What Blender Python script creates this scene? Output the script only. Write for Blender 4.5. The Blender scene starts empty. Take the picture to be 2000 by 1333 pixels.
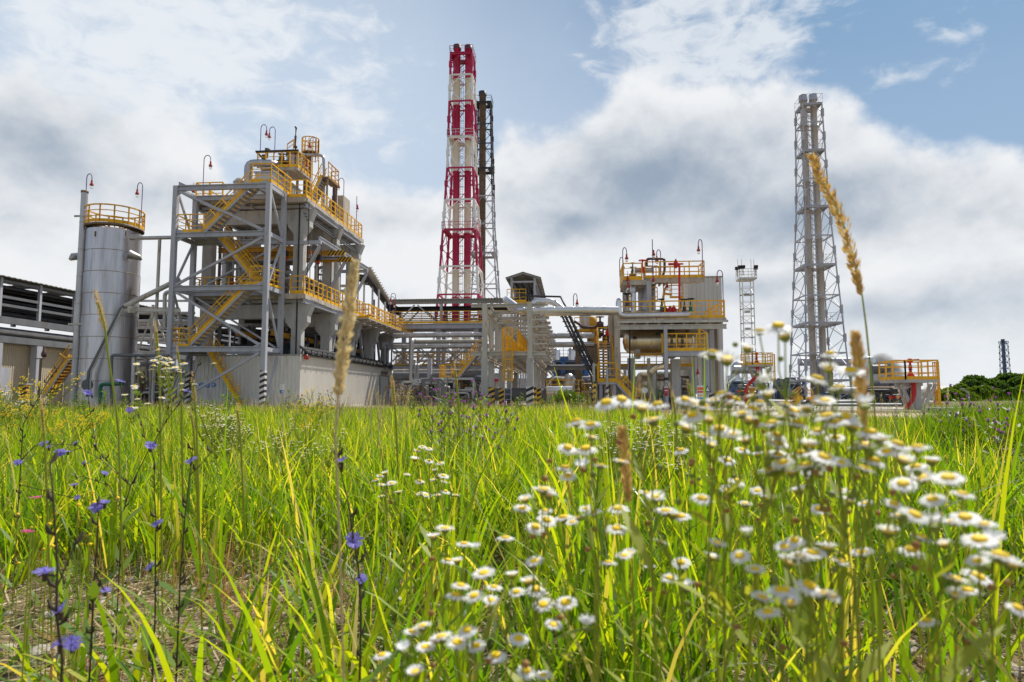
import bpy, math, random
import numpy as np
from mathutils import Vector, Matrix
random.seed(7)
S = bpy.context.scene
COL = S.collection
PI = math.pi

# ------------------------------------------------------------------ camera
FPX = 1300.0
CAMH = 0.80
PITCH = math.atan(108.5/FPX)
YAW = math.atan(115*math.cos(PITCH)/FPX)
cam_d = bpy.data.cameras.new('camera')
cam = bpy.data.objects.new('camera', cam_d)
COL.objects.link(cam)
cam.location = (0, 0, CAMH)
cam.rotation_euler = (PI/2+PITCH, 0, YAW)
cam_d.sensor_width = 36.0
cam_d.lens = 36.0*FPX/2000.0
cam_d.clip_start = 0.02
cam_d.clip_end = 4000
cam_d.dof.use_dof = True
cam_d.dof.focus_distance = 6.5
cam_d.dof.aperture_fstop = 7.0
S.camera = cam
_R = cam.rotation_euler.to_matrix()

def P(px, py, Y):
    """point of the place that lies at depth Y (metres north of the camera)"""
    r = _R @ Vector(((px-1000)/FPX, (666.5-py)/FPX, -1.0))
    k = Y/r.y
    return Vector((r.x*k, Y, CAMH+r.z*k))
def X(px, Y, py=700): return P(px, py, Y).x
def Z(py, Y, px=1000): return P(px, py, Y).z

# ------------------------------------------------------------------ light and sky
SUN_EL, SUN_AZ = math.radians(52), math.radians(33)      # azimuth from +Y towards +X
sd = Vector((math.sin(SUN_AZ)*math.cos(SUN_EL), math.cos(SUN_AZ)*math.cos(SUN_EL), math.sin(SUN_EL)))
sun_d = bpy.data.lights.new('sun', 'SUN')
sun_d.energy = 5.0
sun_d.angle = math.radians(0.5)
sun_d.color = (1.0, 0.94, 0.84)
sun = bpy.data.objects.new('sun', sun_d)
sun.rotation_euler = (-sd).to_track_quat('-Z', 'Y').to_euler()
sun.location = (0, 0, 60)
COL.objects.link(sun)
S.view_settings.view_transform = 'Standard'
S.view_settings.look = 'None'
S.view_settings.gamma = 1
S.view_settings.exposure = 0.12

W = bpy.data.worlds.new('World')
S.world = W
W.use_nodes = True
wn, wl = W.node_tree.nodes, W.node_tree.links
wn.clear()
def _in(sock, v):
    if isinstance(v, bpy.types.NodeSocket): wl.new(v, sock)
    else: sock.default_value = v
def wm(op, a, b=0.0, c=0.0, clamp=False):
    n = wn.new('ShaderNodeMath'); n.operation = op; n.use_clamp = clamp
    _in(n.inputs[0], a); _in(n.inputs[1], b); _in(n.inputs[2], c)
    return n.outputs[0]
def wmix(f, a, b):
    n = wn.new('ShaderNodeMix'); n.data_type = 'RGBA'
    _in(n.inputs[0], f); _in(n.inputs[6], a); _in(n.inputs[7], b)
    return n.outputs[2]
def wss(x, lo, hi):
    n = wn.new('ShaderNodeMapRange'); n.interpolation_type = 'SMOOTHSTEP'
    _in(n.inputs[0], x); n.inputs[1].default_value = lo; n.inputs[2].default_value = hi
    return n.outputs[0]
tc = wn.new('ShaderNodeTexCoord')
sep = wn.new('ShaderNodeSeparateXYZ'); wl.new(tc.outputs['Generated'], sep.inputs[0])
AZ = wm('ARCTAN2', sep.outputs[0], sep.outputs[1])
EL = wm('ARCSINE', sep.outputs[2])
def ell(px, py, rx, ry, pw=1.0):
    """soft round cloud mass round a compass bearing and a height above the horizon: 1 in its heart, 0 at its rim"""
    d = Vector(_R @ Vector(((px-1000)/FPX, (666.5-py)/FPX, -1.0))).normalized()
    a0, e0 = math.atan2(d.x, d.y), math.asin(d.z)
    u = wm('DIVIDE', wm('SUBTRACT', AZ, a0), rx/FPX*0.93)
    v = wm('DIVIDE', wm('SUBTRACT', EL, e0), ry/FPX*0.93)
    q = wm('ADD', wm('MULTIPLY', u, u), wm('MULTIPLY', v, v))
    return wm('MULTIPLY', wm('SUBTRACT', 1.0, wm('SQRT', q), clamp=True), pw)
def wnoise(sx, sy, scale, detail, rough, off, dist=0.0, dv=0.0):
    c = wn.new('ShaderNodeCombineXYZ')
    _in(c.inputs[0], wm('MULTIPLY', AZ, sx)); _in(c.inputs[1], wm('ADD', wm('MULTIPLY', EL, sy), dv)); c.inputs[2].default_value = off
    n = wn.new('ShaderNodeTexNoise'); n.inputs['Scale'].default_value = scale
    n.inputs['Detail'].default_value = detail; n.inputs['Roughness'].default_value = rough
    n.inputs['Distortion'].default_value = dist
    wl.new(c.outputs[0], n.inputs['Vector'])
    return n.outputs[0]
def wsum(*a):
    r = a[0]
    for b in a[1:]: r = wm('ADD', r, b)
    return r
def wmax(*a):
    r = a[0]
    for b in a[1:]: r = wm('MAXIMUM', r, b)
    return r
sky = wn.new('ShaderNodeTexSky'); sky.sky_type = 'NISHITA'; sky.sun_disc = False
sky.sun_elevation = SUN_EL; sky.sun_rotation = SUN_AZ
sky.air_density = 1.0; sky.dust_density = 1.3; sky.ozone_density = 1.6; sky.altitude = 120
hsv = wn.new('ShaderNodeHueSaturation'); hsv.inputs['Saturation'].default_value = 1.28; hsv.inputs['Value'].default_value = 0.62
wl.new(sky.outputs[0], hsv.inputs['Color'])
tintn = wn.new('ShaderNodeMix'); tintn.data_type = 'RGBA'; tintn.blend_type = 'MULTIPLY'; tintn.inputs[0].default_value = 1.0
wl.new(hsv.outputs[0], tintn.inputs[6]); tintn.inputs[7].default_value = (0.66, 1.02, 1.14, 1)
blue = wmix(wm('MULTIPLY', wss(EL, 0.60, 0.30), 0.55), tintn.outputs[2], (4.5, 5.6, 7.2, 1))
def skyline(points):
    """height of the cloud tops by compass bearing"""
    n = wn.new('ShaderNodeFloatCurve'); cv = n.mapping.curves[0]
    pp = []
    for px, py in points:
        d = Vector(_R @ Vector(((px-1000)/FPX, (666.5-py)/FPX, -1.0))).normalized()
        pp.append(((math.atan2(d.x, d.y)+1.6)/3.2, math.asin(d.z)/0.8))
    pp.sort()
    for i, (x_, y_) in enumerate(pp):
        if i < 2: cv.points[i].location = (x_, y_)
        else: cv.points.new(x_, y_)
    n.mapping.update()
    wl.new(wm('MULTIPLY_ADD', AZ, 1/3.2, 0.5), n.inputs['Value'])
    return wm('MULTIPLY', n.outputs[0], 0.8)
# thin veil of high cloud, thick in the north-west, gone in the north-east
n_big = wnoise(1, 1.5, 3.2, 7, 0.55, 1.7)
veil = wss(wsum(ell(350, 200, 1500, 900, 1.0), wm('MULTIPLY', n_big, 0.22)), 0.10, 0.95)
skyc = wmix(wm('MULTIPLY', veil, 0.9), blue, (5.9, 6.9, 8.2, 1))
# broken small cloud
n_alto = wnoise(1, 2.0, 17, 7, 0.60, 4.3, 0.45)
n_alto2 = wnoise(1, 1.3, 5.5, 5, 0.55, 9.1, 0.3)
alto_zone = wmax(ell(300, 60, 640, 330, 1.25), ell(620, 190, 260, 190, 0.9), ell(1380, 60, 330, 200, 1.5), ell(1880, 70, 120, 90, 0.62), ell(1800, 140, 190, 50, 0.62), ell(-500, 0, 700, 600, 1.0))
alto_d = wsum(wm('MULTIPLY', n_alto, 0.95), wm('MULTIPLY', n_alto2, 0.50), wm('MULTIPLY', wm('MINIMUM', alto_zone, 1.0), 0.42))
alto = wm('MULTIPLY', wss(alto_d, 0.86, 1.22), wss(alto_zone, 0.02, 0.3))
skyc = wmix(wm('MULTIPLY', alto, 0.74), skyc, (8.5, 8.75, 9.0, 1))
# cumulus masses under a billowing skyline
n_c = wnoise(1, 1.2, 7.5, 9, 0.55, 2.2, 0.15)
n_cs = wnoise(1, 1.2, 7.5, 9, 0.55, 2.2, 0.15, dv=0.035)
n_f = wnoise(1, 1.2, 24, 6, 0.6, 6.0, 0.2)
top = skyline([(-900,200),(-300,60),(0,95),(90,100),(180,128),(260,160),(330,185),(400,235),(450,330),(520,350),(600,300),(700,310),(800,335),(880,330),(940,320),
               (975,255),(1010,225),(1080,215),(1150,200),(1210,150),(1260,118),(1330,112),(1400,118),(1450,142),(1500,152),(1580,162),(1640,190),(1700,215),(1760,238),(1840,254),(1920,266),(2000,300),(2300,380),(2700,250)])
below = wm('SUBTRACT', top, EL)
dens = wsum(wm('DIVIDE', below, 0.050), wm('MULTIPLY', wm('SUBTRACT', n_c, 0.5), 3.1), wm('MULTIPLY', wm('SUBTRACT', n_f, 0.5), 0.9))
back = wm('MULTIPLY', wss(sep.outputs[1], 0.25, -0.25), wss(n_c, 0.35, 0.65))
cover = wm('MULTIPLY', wss(dens, -0.15, 0.85), wm('SUBTRACT', 1.0, wm('MULTIPLY', wss(sep.outputs[1], 0.25, -0.25), 1.0)))
cover = wm('MAXIMUM', cover, wm('MULTIPLY', back, 0.8))
# thin places low in the cloud field let the pale sky through
gap = wm('MULTIPLY', wss(below, 0.12, 0.30), wss(n_big, 0.50, 0.64))
cover = wm('MULTIPLY', cover, wm('SUBTRACT', 1.0, wm('MULTIPLY', gap, 0.35)))
core = wmax(ell(1290, 355, 460, 175, 1.05), ell(1560, 420, 430, 140, 0.95), ell(1120, 430, 260, 90, 0.75), ell(1840, 600, 480, 90, 0.65), ell(1900, 420, 240, 90, 0.5), ell(90, 290, 230, 150, 0.85), ell(40, 430, 330, 90, 0.4), ell(300, 380, 200, 80, 0.55), ell(750, 430, 220, 70, 0.55), ell(1450, 560, 300, 60, 0.6))
relief = wm('MULTIPLY', wm('SUBTRACT', n_cs, n_c), 1.25)
dark = wss(wsum(core, wm('MULTIPLY', wm('SUBTRACT', n_c, 0.5), 0.24), wm('MULTIPLY', wm('SUBTRACT', n_f, 0.5), 0.12), relief), -0.05, 1.10)
cl = wmix(dark, (8.5, 8.65, 8.85, 1), (3.1, 3.85, 4.85, 1))
skyc = wmix(cover, skyc, cl)
# pale air low over the horizon
low = wss(EL, 0.16, -0.02)
skyc = wmix(wm('MULTIPLY', low, 0.38), skyc, (7.4, 8.0, 8.6, 1))
bg = wn.new('ShaderNodeBackground'); wl.new(skyc, bg.inputs[0]); bg.inputs[1].default_value = 0.095
wo = wn.new('ShaderNodeOutputWorld'); wl.new(bg.outputs[0], wo.inputs[0])

# ------------------------------------------------------------------ materials
def nmat(name):
    m = bpy.data.materials.new(name); m.use_nodes = True
    nt = m.node_tree; b = nt.nodes['Principled BSDF']
    return m, nt, b
def pmat(name, col, rough=0.55, metal=0.0, var=0.14, scale=1.2, rust=0.0, rustcol=(0.16, 0.06, 0.02), bump=0.0, streak=1.0, spec=0.4):
    """paint / concrete / metal with uneven tone, vertical weather streaks and patches of rust or dirt"""
    m, nt, b = nmat(name)
    N, L = nt.nodes, nt.links
    t = N.new('ShaderNodeTexCoord')
    mp = N.new('ShaderNodeMapping'); mp.inputs['Scale'].default_value = (1, 1, 1.0/(1+2.5*streak)); L.new(t.outputs['Object'], mp.inputs[0])
    n1 = N.new('ShaderNodeTexNoise'); n1.inputs['Scale'].default_value = scale; n1.inputs['Detail'].default_value = 6; n1.inputs['Roughness'].default_value = 0.65
    L.new(mp.outputs[0], n1.inputs['Vector'])
    mr = N.new('ShaderNodeMapRange'); mr.inputs[1].default_value = 0.3; mr.inputs[2].default_value = 0.7
    mr.inputs[3].default_value = 1-var; mr.inputs[4].default_value = 1+var
    L.new(n1.outputs[0], mr.inputs[0])
    mx = N.new('ShaderNodeMix'); mx.data_type = 'RGBA'; mx.blend_type = 'MULTIPLY'; mx.inputs[0].default_value = 1
    mx.inputs[6].default_value = (*col, 1); L.new(mr.outputs[0], mx.inputs[7])
    out = mx.outputs[2]
    if rust > 0:
        n2 = N.new('ShaderNodeTexNoise'); n2.inputs['Scale'].default_value = scale*2.3; n2.inputs['Detail'].default_value = 8; n2.inputs['Roughness'].default_value = 0.7
        L.new(mp.outputs[0], n2.inputs['Vector'])
        r2 = N.new('ShaderNodeMapRange'); r2.interpolation_type = 'SMOOTHSTEP'; r2.inputs[1].default_value = 0.66-rust*0.3; r2.inputs[2].default_value = 0.80-rust*0.2
        r2.inputs[4].default_value = 0.8
        L.new(n2.outputs[0], r2.inputs[0])
        m2 = N.new('ShaderNodeMix'); m2.data_type = 'RGBA'; L.new(r2.outputs[0], m2.inputs[0]); L.new(out, m2.inputs[6]); m2.inputs[7].default_value = (*rustcol, 1)
        out = m2.outputs[2]
    L.new(out, b.inputs['Base Color'])
    b.inputs['Roughness'].default_value = rough; b.inputs['Metallic'].default_value = metal
    b.inputs['Specular IOR Level'].default_value = spec
    if bump > 0:
        bp = N.new('ShaderNodeBump'); bp.inputs['Strength'].default_value = bump; bp.inputs['Distance'].default_value = 0.02
        L.new(n1.outputs[0], bp.inputs['Height']); L.new(bp.outputs[0], b.inputs['Normal'])
    return m
def stripemat(name, a, c, period=0.42, slope=0.55):
    """hazard banding: slanting stripes round a post"""
    m, nt, b = nmat(name); N, L = nt.nodes, nt.links
    t = N.new('ShaderNodeTexCoord'); s = N.new('ShaderNodeSeparateXYZ'); L.new(t.outputs['Object'], s.inputs[0])
    m1 = N.new('ShaderNodeMath'); m1.operation = 'MULTIPLY_ADD'; L.new(s.outputs[0], m1.inputs[0]); m1.inputs[1].default_value = slope; 
    neg = N.new('ShaderNodeMath'); neg.operation = 'MULTIPLY'; L.new(s.outputs[2], neg.inputs[0]); neg.inputs[1].default_value = -1.0
    L.new(neg.outputs[0], m1.inputs[2])
    m2 = N.new('ShaderNodeMath'); m2.operation = 'DIVIDE'; L.new(m1.outputs[0], m2.inputs[0]); m2.inputs[1].default_value = period
    fr = N.new('ShaderNodeMath'); fr.operation = 'FRACT'; L.new(m2.outputs[0], fr.inputs[0])
    gt = N.new('ShaderNodeMath'); gt.operation = 'GREATER_THAN'; L.new(fr.outputs[0], gt.inputs[0]); gt.inputs[1].default_value = 0.5
    mx = N.new('ShaderNodeMix'); mx.data_type = 'RGBA'; L.new(gt.outputs[0], mx.inputs[0]); mx.inputs[6].default_value = (*a, 1); mx.inputs[7].default_value = (*c, 1)
    L.new(mx.outputs[2], b.inputs['Base Color']); b.inputs['Roughness'].default_value = 0.6
    return m
def leafmat(name, col, col2, trans=0.45, rough=0.45, third=None, tint=(2.1, 1.8, 0.5), mid=None):
    """thin leaf: light passes through it; each leaf its own tone"""
    m, nt, b = nmat(name); N, L = nt.nodes, nt.links
    g = N.new('ShaderNodeNewGeometry')
    rp = N.new('ShaderNodeValToRGB'); rp.color_ramp.elements[0].color = (*col, 1); rp.color_ramp.elements[1].color = (*col2, 1)
    if mid:
        e = rp.color_ramp.elements.new(0.45); e.color = (*mid, 1)
    if third:
        rp.color_ramp.elements[-1].position = 0.86
        e = rp.color_ramp.elements.new(0.95); e.color = (*third, 1)
    L.new(g.outputs['Random Per Island'], rp.inputs[0])
    L.new(rp.outputs[0], b.inputs['Base Color']); b.inputs['Roughness'].default_value = rough
    b.inputs['Specular IOR Level'].default_value = 0.22
    tr = N.new('ShaderNodeBsdfTranslucent')
    mt = N.new('ShaderNodeMix'); mt.data_type = 'RGBA'; mt.blend_type = 'MULTIPLY'; mt.inputs[0].default_value = 1
    L.new(rp.outputs[0], mt.inputs[6]); mt.inputs[7].default_value = (*tint, 1)
    L.new(mt.outputs[2], tr.inputs[0])
    ms = N.new('ShaderNodeMixShader'); ms.inputs[0].default_value = trans
    L.new(b.outputs[0], ms.inputs[1]); L.new(tr.outputs[0], ms.inputs[2])
    L.new(ms.outputs[0], nt.nodes['Material Output'].inputs[0])
    return m
M = {}
M['steel'] = pmat('grey_painted_steel', (0.41, 0.42, 0.47), 0.5, 0, 0.15, 1.3, 0.34, (0.24, 0.15, 0.10))
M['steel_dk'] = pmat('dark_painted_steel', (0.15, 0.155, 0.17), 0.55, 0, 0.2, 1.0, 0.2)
M['steel_lt'] = pmat('pale_painted_steel', (0.50, 0.48, 0.44), 0.5, 0, 0.18, 1.4, 0.46, (0.30, 0.19, 0.10))
M['yellow'] = pmat('yellow_paint', (0.80, 0.43, 0.006), 0.45, 0, 0.16, 1.7, 0.40, (0.28, 0.11, 0.02))
M['yellow_dk'] = pmat('worn_yellow_paint', (0.55, 0.27, 0.012), 0.5, 0, 0.2, 1.2, 0.25, (0.2, 0.08, 0.02))
M['concrete'] = pmat('concrete', (0.46, 0.45, 0.44), 0.8, 0, 0.20, 1.0, 0.42, (0.28, 0.2, 0.13), 0.3)
M['concrete_stain'] = pmat('stained_concrete', (0.44, 0.39, 0.33), 0.8, 0, 0.30, 1.6, 0.48, (0.25, 0.13, 0.05), 0.3)
M['alu'] = pmat('aluminium_cladding', (0.66, 0.66, 0.67), 0.34, 0.92, 0.14, 1.1, 0.05, (0.3, 0.2, 0.12))
M['alu_dull'] = pmat('dull_aluminium', (0.46, 0.45, 0.45), 0.42, 0.8, 0.22, 1.3, 0.18, (0.25, 0.17, 0.1))
M['alu_gold'] = pmat('tarnished_cladding', (0.74, 0.62, 0.43), 0.34, 0.9, 0.2, 1.6, 0.12, (0.22, 0.11, 0.04))
M['seam'] = pmat('rusty_seam', (0.30, 0.22, 0.15), 0.7, 0.2, 0.3, 2.0, 0.3)
M['tank'] = pmat('brushed_tank_steel', (0.55, 0.54, 0.57), 0.38, 0.9, 0.26, 2.2, 0.40, (0.34, 0.24, 0.14), 0, 5.0)
M['red'] = pmat('red_paint', (0.55, 0.02, 0.018), 0.45, 0, 0.12, 1.5)
M['crimson'] = pmat('crimson_chimney_paint', (0.44, 0.012, 0.075), 0.5, 0, 0.2, 0.6, 0.08, (0.25, 0.05, 0.06))
M['white'] = pmat('white_paint', (0.78, 0.77, 0.74), 0.5, 0, 0.08, 0.8, 0.06, (0.4, 0.32, 0.22))
M['cream'] = pmat('cream_stack_paint', (0.74, 0.68, 0.57), 0.55, 0, 0.12, 0.5, 0.10, (0.45, 0.33, 0.2))
M['purple'] = pmat('violet_lamp_post', (0.17, 0.09, 0.20), 0.5, 0, 0.2, 2.0)
M['lampred'] = pmat('lamp_red_enamel', (0.40, 0.04, 0.028), 0.4, 0, 0.1, 3.0)
M['black'] = pmat('black_coating', (0.022, 0.022, 0.026), 0.5, 0, 0.25, 2.0)
M['brownpipe'] = pmat('brown_pipe', (0.09, 0.05, 0.045), 0.5, 0, 0.3, 2.0)
M['stackbrown'] = pmat('weathered_stack', (0.50, 0.45, 0.41), 0.5, 0.3, 0.25, 0.35, 0.2)
M['rustpipe'] = pmat('rusty_brown_steel', (0.20, 0.145, 0.10), 0.7, 0.2, 0.35, 0.9, 0.4)
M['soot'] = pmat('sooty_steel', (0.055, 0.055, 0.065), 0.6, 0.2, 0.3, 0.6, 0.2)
M['shed'] = pmat('shed_sheet_metal', (0.64, 0.62, 0.59), 0.5, 0, 0.08, 0.9, 0.36, (0.44, 0.38, 0.30))
M['shed_lt'] = pmat('cream_lit_sheet_metal', (0.66, 0.63, 0.58), 0.5, 0, 0.09, 0.6, 0.36, (0.5, 0.42, 0.3))  # cream sheet, also the painted-in lit tone of the shed and box sides
M['cabinet'] = pmat('grey_sheet_metal', (0.49, 0.50, 0.50), 0.5, 0, 0.07, 0.6, 0.06)
M['beige'] = pmat('beige_cladding', (0.50, 0.44, 0.33), 0.6, 0, 0.08, 0.6)
M['roof'] = pmat('grey_roof_sheet', (0.30, 0.30, 0.29), 0.6, 0.1, 0.15, 0.8, 0.1)
M['blue'] = pmat('blue_machine_paint', (0.03, 0.12, 0.36), 0.45, 0, 0.2, 0.7)
M['bluegrey'] = pmat('blue_grey_steel', (0.09, 0.14, 0.24), 0.5, 0, 0.2, 0.7)
M['green'] = pmat('green_valve_paint', (0.02, 0.16, 0.09), 0.45)
M['lightplate'] = pmat('pale_sign_plate', (0.75, 0.76, 0.78), 0.4, 0, 0.03)
M['signblue'] = pmat('sign_blue', (0.02, 0.17, 0.55), 0.4, 0, 0.03)
M['signred'] = pmat('sign_red', (0.70, 0.03, 0.08), 0.4, 0, 0.03)
M['signorange'] = pmat('sign_orange', (0.80, 0.18, 0.06), 0.4, 0, 0.03)
M['stripe_bw'] = stripemat('black_white_banding', (0.02, 0.02, 0.02), (0.66, 0.62, 0.64), 0.36, 0.45)
M['stripe_by'] = stripemat('black_yellow_banding', (0.02, 0.02, 0.02), (0.70, 0.42, 0.04), 0.36, 0.45)
M['chev'] = stripemat('hoist_end_banding', (0.70, 0.39, 0.012), (0.015, 0.015, 0.015), 0.34, 1.3)
gm, gnt, gb = nmat('lamp_glass'); gb.inputs['Transmission Weight'].default_value = 0.9; gb.inputs['Roughness'].default_value = 0.1; gb.inputs['Base Color'].default_value = (0.95, 0.95, 0.93, 1); gb.inputs['IOR'].default_value = 1.3
M['glass'] = gm
# ------------------------------------------------------------------ builders
ORG = {}
def V(*a): return Vector(a)
class MB:
    """collects shapes in world coordinates; build() links them as one mesh object under its thing"""
    def __init__(s): s.v = []; s.f = []; s.m = []; s.s = []; s.cuts = []
    def cut(s):
        """what follows is a part of its own"""
        if s.f and (not s.cuts or s.cuts[-1] != (len(s.v), len(s.f))): s.cuts.append((len(s.v), len(s.f)))
    def add(s, vs, fs, m=0, smooth=False):
        b = len(s.v); s.v += [tuple(v) for v in vs]
        for f in fs: s.f.append(tuple(i+b for i in f)); s.m.append(m); s.s.append(smooth)
    def box(s, x0, x1, y0, y1, z0, z1, m=0):
        if x0 > x1: x0, x1 = x1, x0
        if y0 > y1: y0, y1 = y1, y0
        if z0 > z1: z0, z1 = z1, z0
        s.add([(x0,y0,z0),(x1,y0,z0),(x1,y1,z0),(x0,y1,z0),(x0,y0,z1),(x1,y0,z1),(x1,y1,z1),(x0,y1,z1)],
              [(0,3,2,1),(4,5,6,7),(0,1,5,4),(1,2,6,5),(2,3,7,6),(3,0,4,7)], m)
    def beam(s, p, q, w=0.1, h=0.1, m=0):
        p, q = Vector(p), Vector(q); d = (q-p)
        if d.length < 1e-5: return
        d.normalize()
        side = V(1,0,0) if abs(d.z) > 0.97 else d.cross(V(0,0,1)).normalized()
        up = side.cross(d).normalized()
        a, b = side*w/2, up*h/2
        vs = [p-a-b, p+a-b, p+a+b, p-a+b, q-a-b, q+a-b, q+a+b, q-a+b]
        s.add(vs, [(0,3,2,1),(4,5,6,7),(0,1,5,4),(1,2,6,5),(2,3,7,6),(3,0,4,7)], m)
    def ibeam(s, p, q, w=0.2, h=0.3, m=0, t=0.03):
        p, q = Vector(p), Vector(q); d = (q-p).normalized()
        side = V(1,0,0) if abs(d.z) > 0.97 else d.cross(V(0,0,1)).normalized()
        up = side.cross(d).normalized(); o = up*(h/2-t/2)
        s.beam(p+o, q+o, w, t, m); s.beam(p-o, q-o, w, t, m); s.beam(p, q, t, h-2*t, m)
    def tube(s, pts, r, n=8, m=0, caps=True):
        pts = [Vector(p) for p in pts]
        k = len(pts); rr = r if isinstance(r, (list, tuple)) else [r]*k
        d0 = (pts[1]-pts[0]).normalized()
        u = d0.cross(V(0,0,1)) if abs(d0.z) < 0.95 else d0.cross(V(0,1,0))
        u.normalize(); rings = []
        for i in range(k):
            din = (pts[i]-pts[i-1]).normalized() if i else (pts[1]-pts[0]).normalized()
            dout = (pts[i+1]-pts[i]).normalized() if i < k-1 else din
            t = (din+dout)
            t = t.normalized() if t.length > 1e-6 else din
            c = max(0.35, t.dot(din))
            u = (u - t*u.dot(t)).normalized(); w = t.cross(u)
            bend = (dout-din)
            bn = bend.normalized() if bend.length > 1e-4 else None
            ring = []
            for j in range(n):
                a = 2*PI*j/n; o = (u*math.cos(a)+w*math.sin(a))*rr[i]
                if bn is not None:
                    o = o + bn*(o.dot(bn))*(1/c-1)
                ring.append(pts[i]+o)
            rings.append(ring)
        vs = [v for rg in rings for v in rg]
        fs = [(i*n+j, i*n+(j+1)%n, (i+1)*n+(j+1)%n, (i+1)*n+j) for i in range(k-1) for j in range(n)]
        s.add(vs, fs, m, True)
        if caps:
            s.add(rings[0], [tuple(reversed(range(n)))], m); s.add(rings[-1], [tuple(range(n))], m)
    def pipe(s, pts, r, n=10, m=0, bend=2.2):
        """pipe with swept elbows"""
        pts = [Vector(p) for p in pts]; out = [pts[0]]
        for i in range(1, len(pts)-1):
            a, b, c = pts[i-1], pts[i], pts[i+1]
            d1, d2 = (a-b), (c-b); e = min(r*bend, d1.length*0.45, d2.length*0.45)
            p1, p2 = b+d1.normalized()*e, b+d2.normalized()*e
            for t in (0, .25, .5, .75, 1): out.append(p1*(1-t)**2 + b*2*t*(1-t) + p2*t*t)
        out.append(pts[-1]); s.tube(out, r, n, m)
    def lathe(s, c, prof, n=20, m=0, axis='z', caps=True):
        c = Vector(c); vs = []; k = len(prof)
        for r, z in prof:
            for j in range(n):
                a = 2*PI*j/n
                if axis == 'z': vs.append(c+V(r*math.cos(a), r*math.sin(a), z))
                elif axis == 'x': vs.append(c+V(z, r*math.cos(a), r*math.sin(a)))
                else: vs.append(c+V(-r*math.cos(a), z, r*math.sin(a)))
        fs = [(i*n+j, i*n+(j+1)%n, (i+1)*n+(j+1)%n, (i+1)*n+j) for i in range(k-1) for j in range(n)]
        s.add(vs, fs, m, True)
        if caps:
            if prof[0][0] > 1e-3: s.add(vs[:n], [tuple(reversed(range(n)))], m)
            if prof[-1][0] > 1e-3: s.add(vs[-n:], [tuple(range(n))], m)
    def prism(s, poly, vec, m=0):
        vec = Vector(vec); a = [Vector(p) for p in poly]; b = [p+vec for p in a]; n = len(a)
        s.add(a+b, [tuple(reversed(range(n))), tuple(range(n, 2*n))]+[(i, (i+1)%n, n+(i+1)%n, n+i) for i in range(n)], m)
    def corr(s, p, q, z0, z1, pitch=0.25, depth=0.04, m=0, thick=0.06, out=None):
        """corrugated sheet wall from p to q with a back face"""
        p, q = Vector(p), Vector(q); d = q-p; L = d.length; d.normalize()
        nrm = Vector(out) if out else d.cross(V(0,0,1))
        n = max(2, int(L/pitch)); step = L/n; pts = []
        for i in range(n):
            for t, o in ((0, 0), (0.42, 0), (0.52, depth), (0.90, depth)):
                pts.append(p+d*(i+t)*step+nrm*o)
        pts.append(q)
        k = len(pts); vs = []
        for a in pts: vs += [V(a.x, a.y, z0), V(a.x, a.y, z1)]
        s.add(vs, [(2*i, 2*i+2, 2*i+3, 2*i+1) for i in range(k-1)], m)
        b0, b1 = p-nrm*thick, q-nrm*thick
        s.add([V(b0.x,b0.y,z0), V(b1.x,b1.y,z0), V(b1.x,b1.y,z1), V(b0.x,b0.y,z1)], [(0,3,2,1)], m)
    def sheet_roof(s, a, b, c, d, n=30, amp=0.05, m=0, thick=0.04):
        """corrugated roof sheet on corners a-b (eave) and d-c (other eave); ribs run a->d"""
        a, b, c, d = map(Vector, (a, b, c, d)); top = []
        for i in range(2*n+1):
            t = i/(2*n); o = V(0,0,amp if i % 2 else 0)
            top.append((a.lerp(b, t)+o, d.lerp(c, t)+o))
        vs = [];
        for p, q in top: vs += [p, q, p-V(0,0,thick), q-V(0,0,thick)]
        fs = []
        for i in range(2*n):
            k = 4*i
            fs += [(k, k+4, k+5, k+1), (k+2, k+3, k+7, k+6), (k, k+2, k+6, k+4), (k+1, k+5, k+7, k+3)]
        s.add(vs, fs, m)
    def build(s, name, mats, parent=None, loc=None):
        if s.cuts:
            ends = [c for c in s.cuts if c[1] < len(s.f)]+[(len(s.v), len(s.f))]; a = (0, 0); r = None
            for e in ends:
                p = MB(); p.v = s.v[a[0]:e[0]]; p.f = [tuple(i-a[0] for i in f) for f in s.f[a[1]:e[1]]]; p.m = s.m[a[1]:e[1]]; p.s = s.s[a[1]:e[1]]
                o = p.build(name, mats, parent, loc); r = r or o; a = e
            return r
        me = bpy.data.meshes.new(name)
        o = bpy.data.objects.new(name, me); COL.objects.link(o)
        if parent is not None:
            org = ORG[parent.name]; o.parent = parent
        else:
            xs = np.array(s.v)
            org = Vector(loc) if loc is not None else V((xs[:,0].min()+xs[:,0].max())/2, (xs[:,1].min()+xs[:,1].max())/2, xs[:,2].min())
            o.location = org
        ORG[o.name] = Vector(org)
        me.from_pydata([(v[0]-org[0], v[1]-org[1], v[2]-org[2]) for v in s.v], [], s.f)
        if not isinstance(mats, (list, tuple)): mats = [mats]
        for k in mats: me.materials.append(M[k] if isinstance(k, str) else k)
        me.polygons.foreach_set('material_index', s.m)
        me.polygons.foreach_set('use_smooth', s.s)
        me.update()
        return o
def tag(o, label=None, cat=None, group=None, kind=None):
    if label: o['label'] = label
    if cat: o['category'] = cat
    if group: o['group'] = group
    if kind: o['kind'] = kind
    return o
def thing(name, label, cat, loc, group=None):
    o = bpy.data.objects.new(name, None); COL.objects.link(o); o.location = loc
    o.empty_display_size = 0.3
    ORG[o.name] = Vector(loc)
    return tag(o, label, cat, group)
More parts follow.
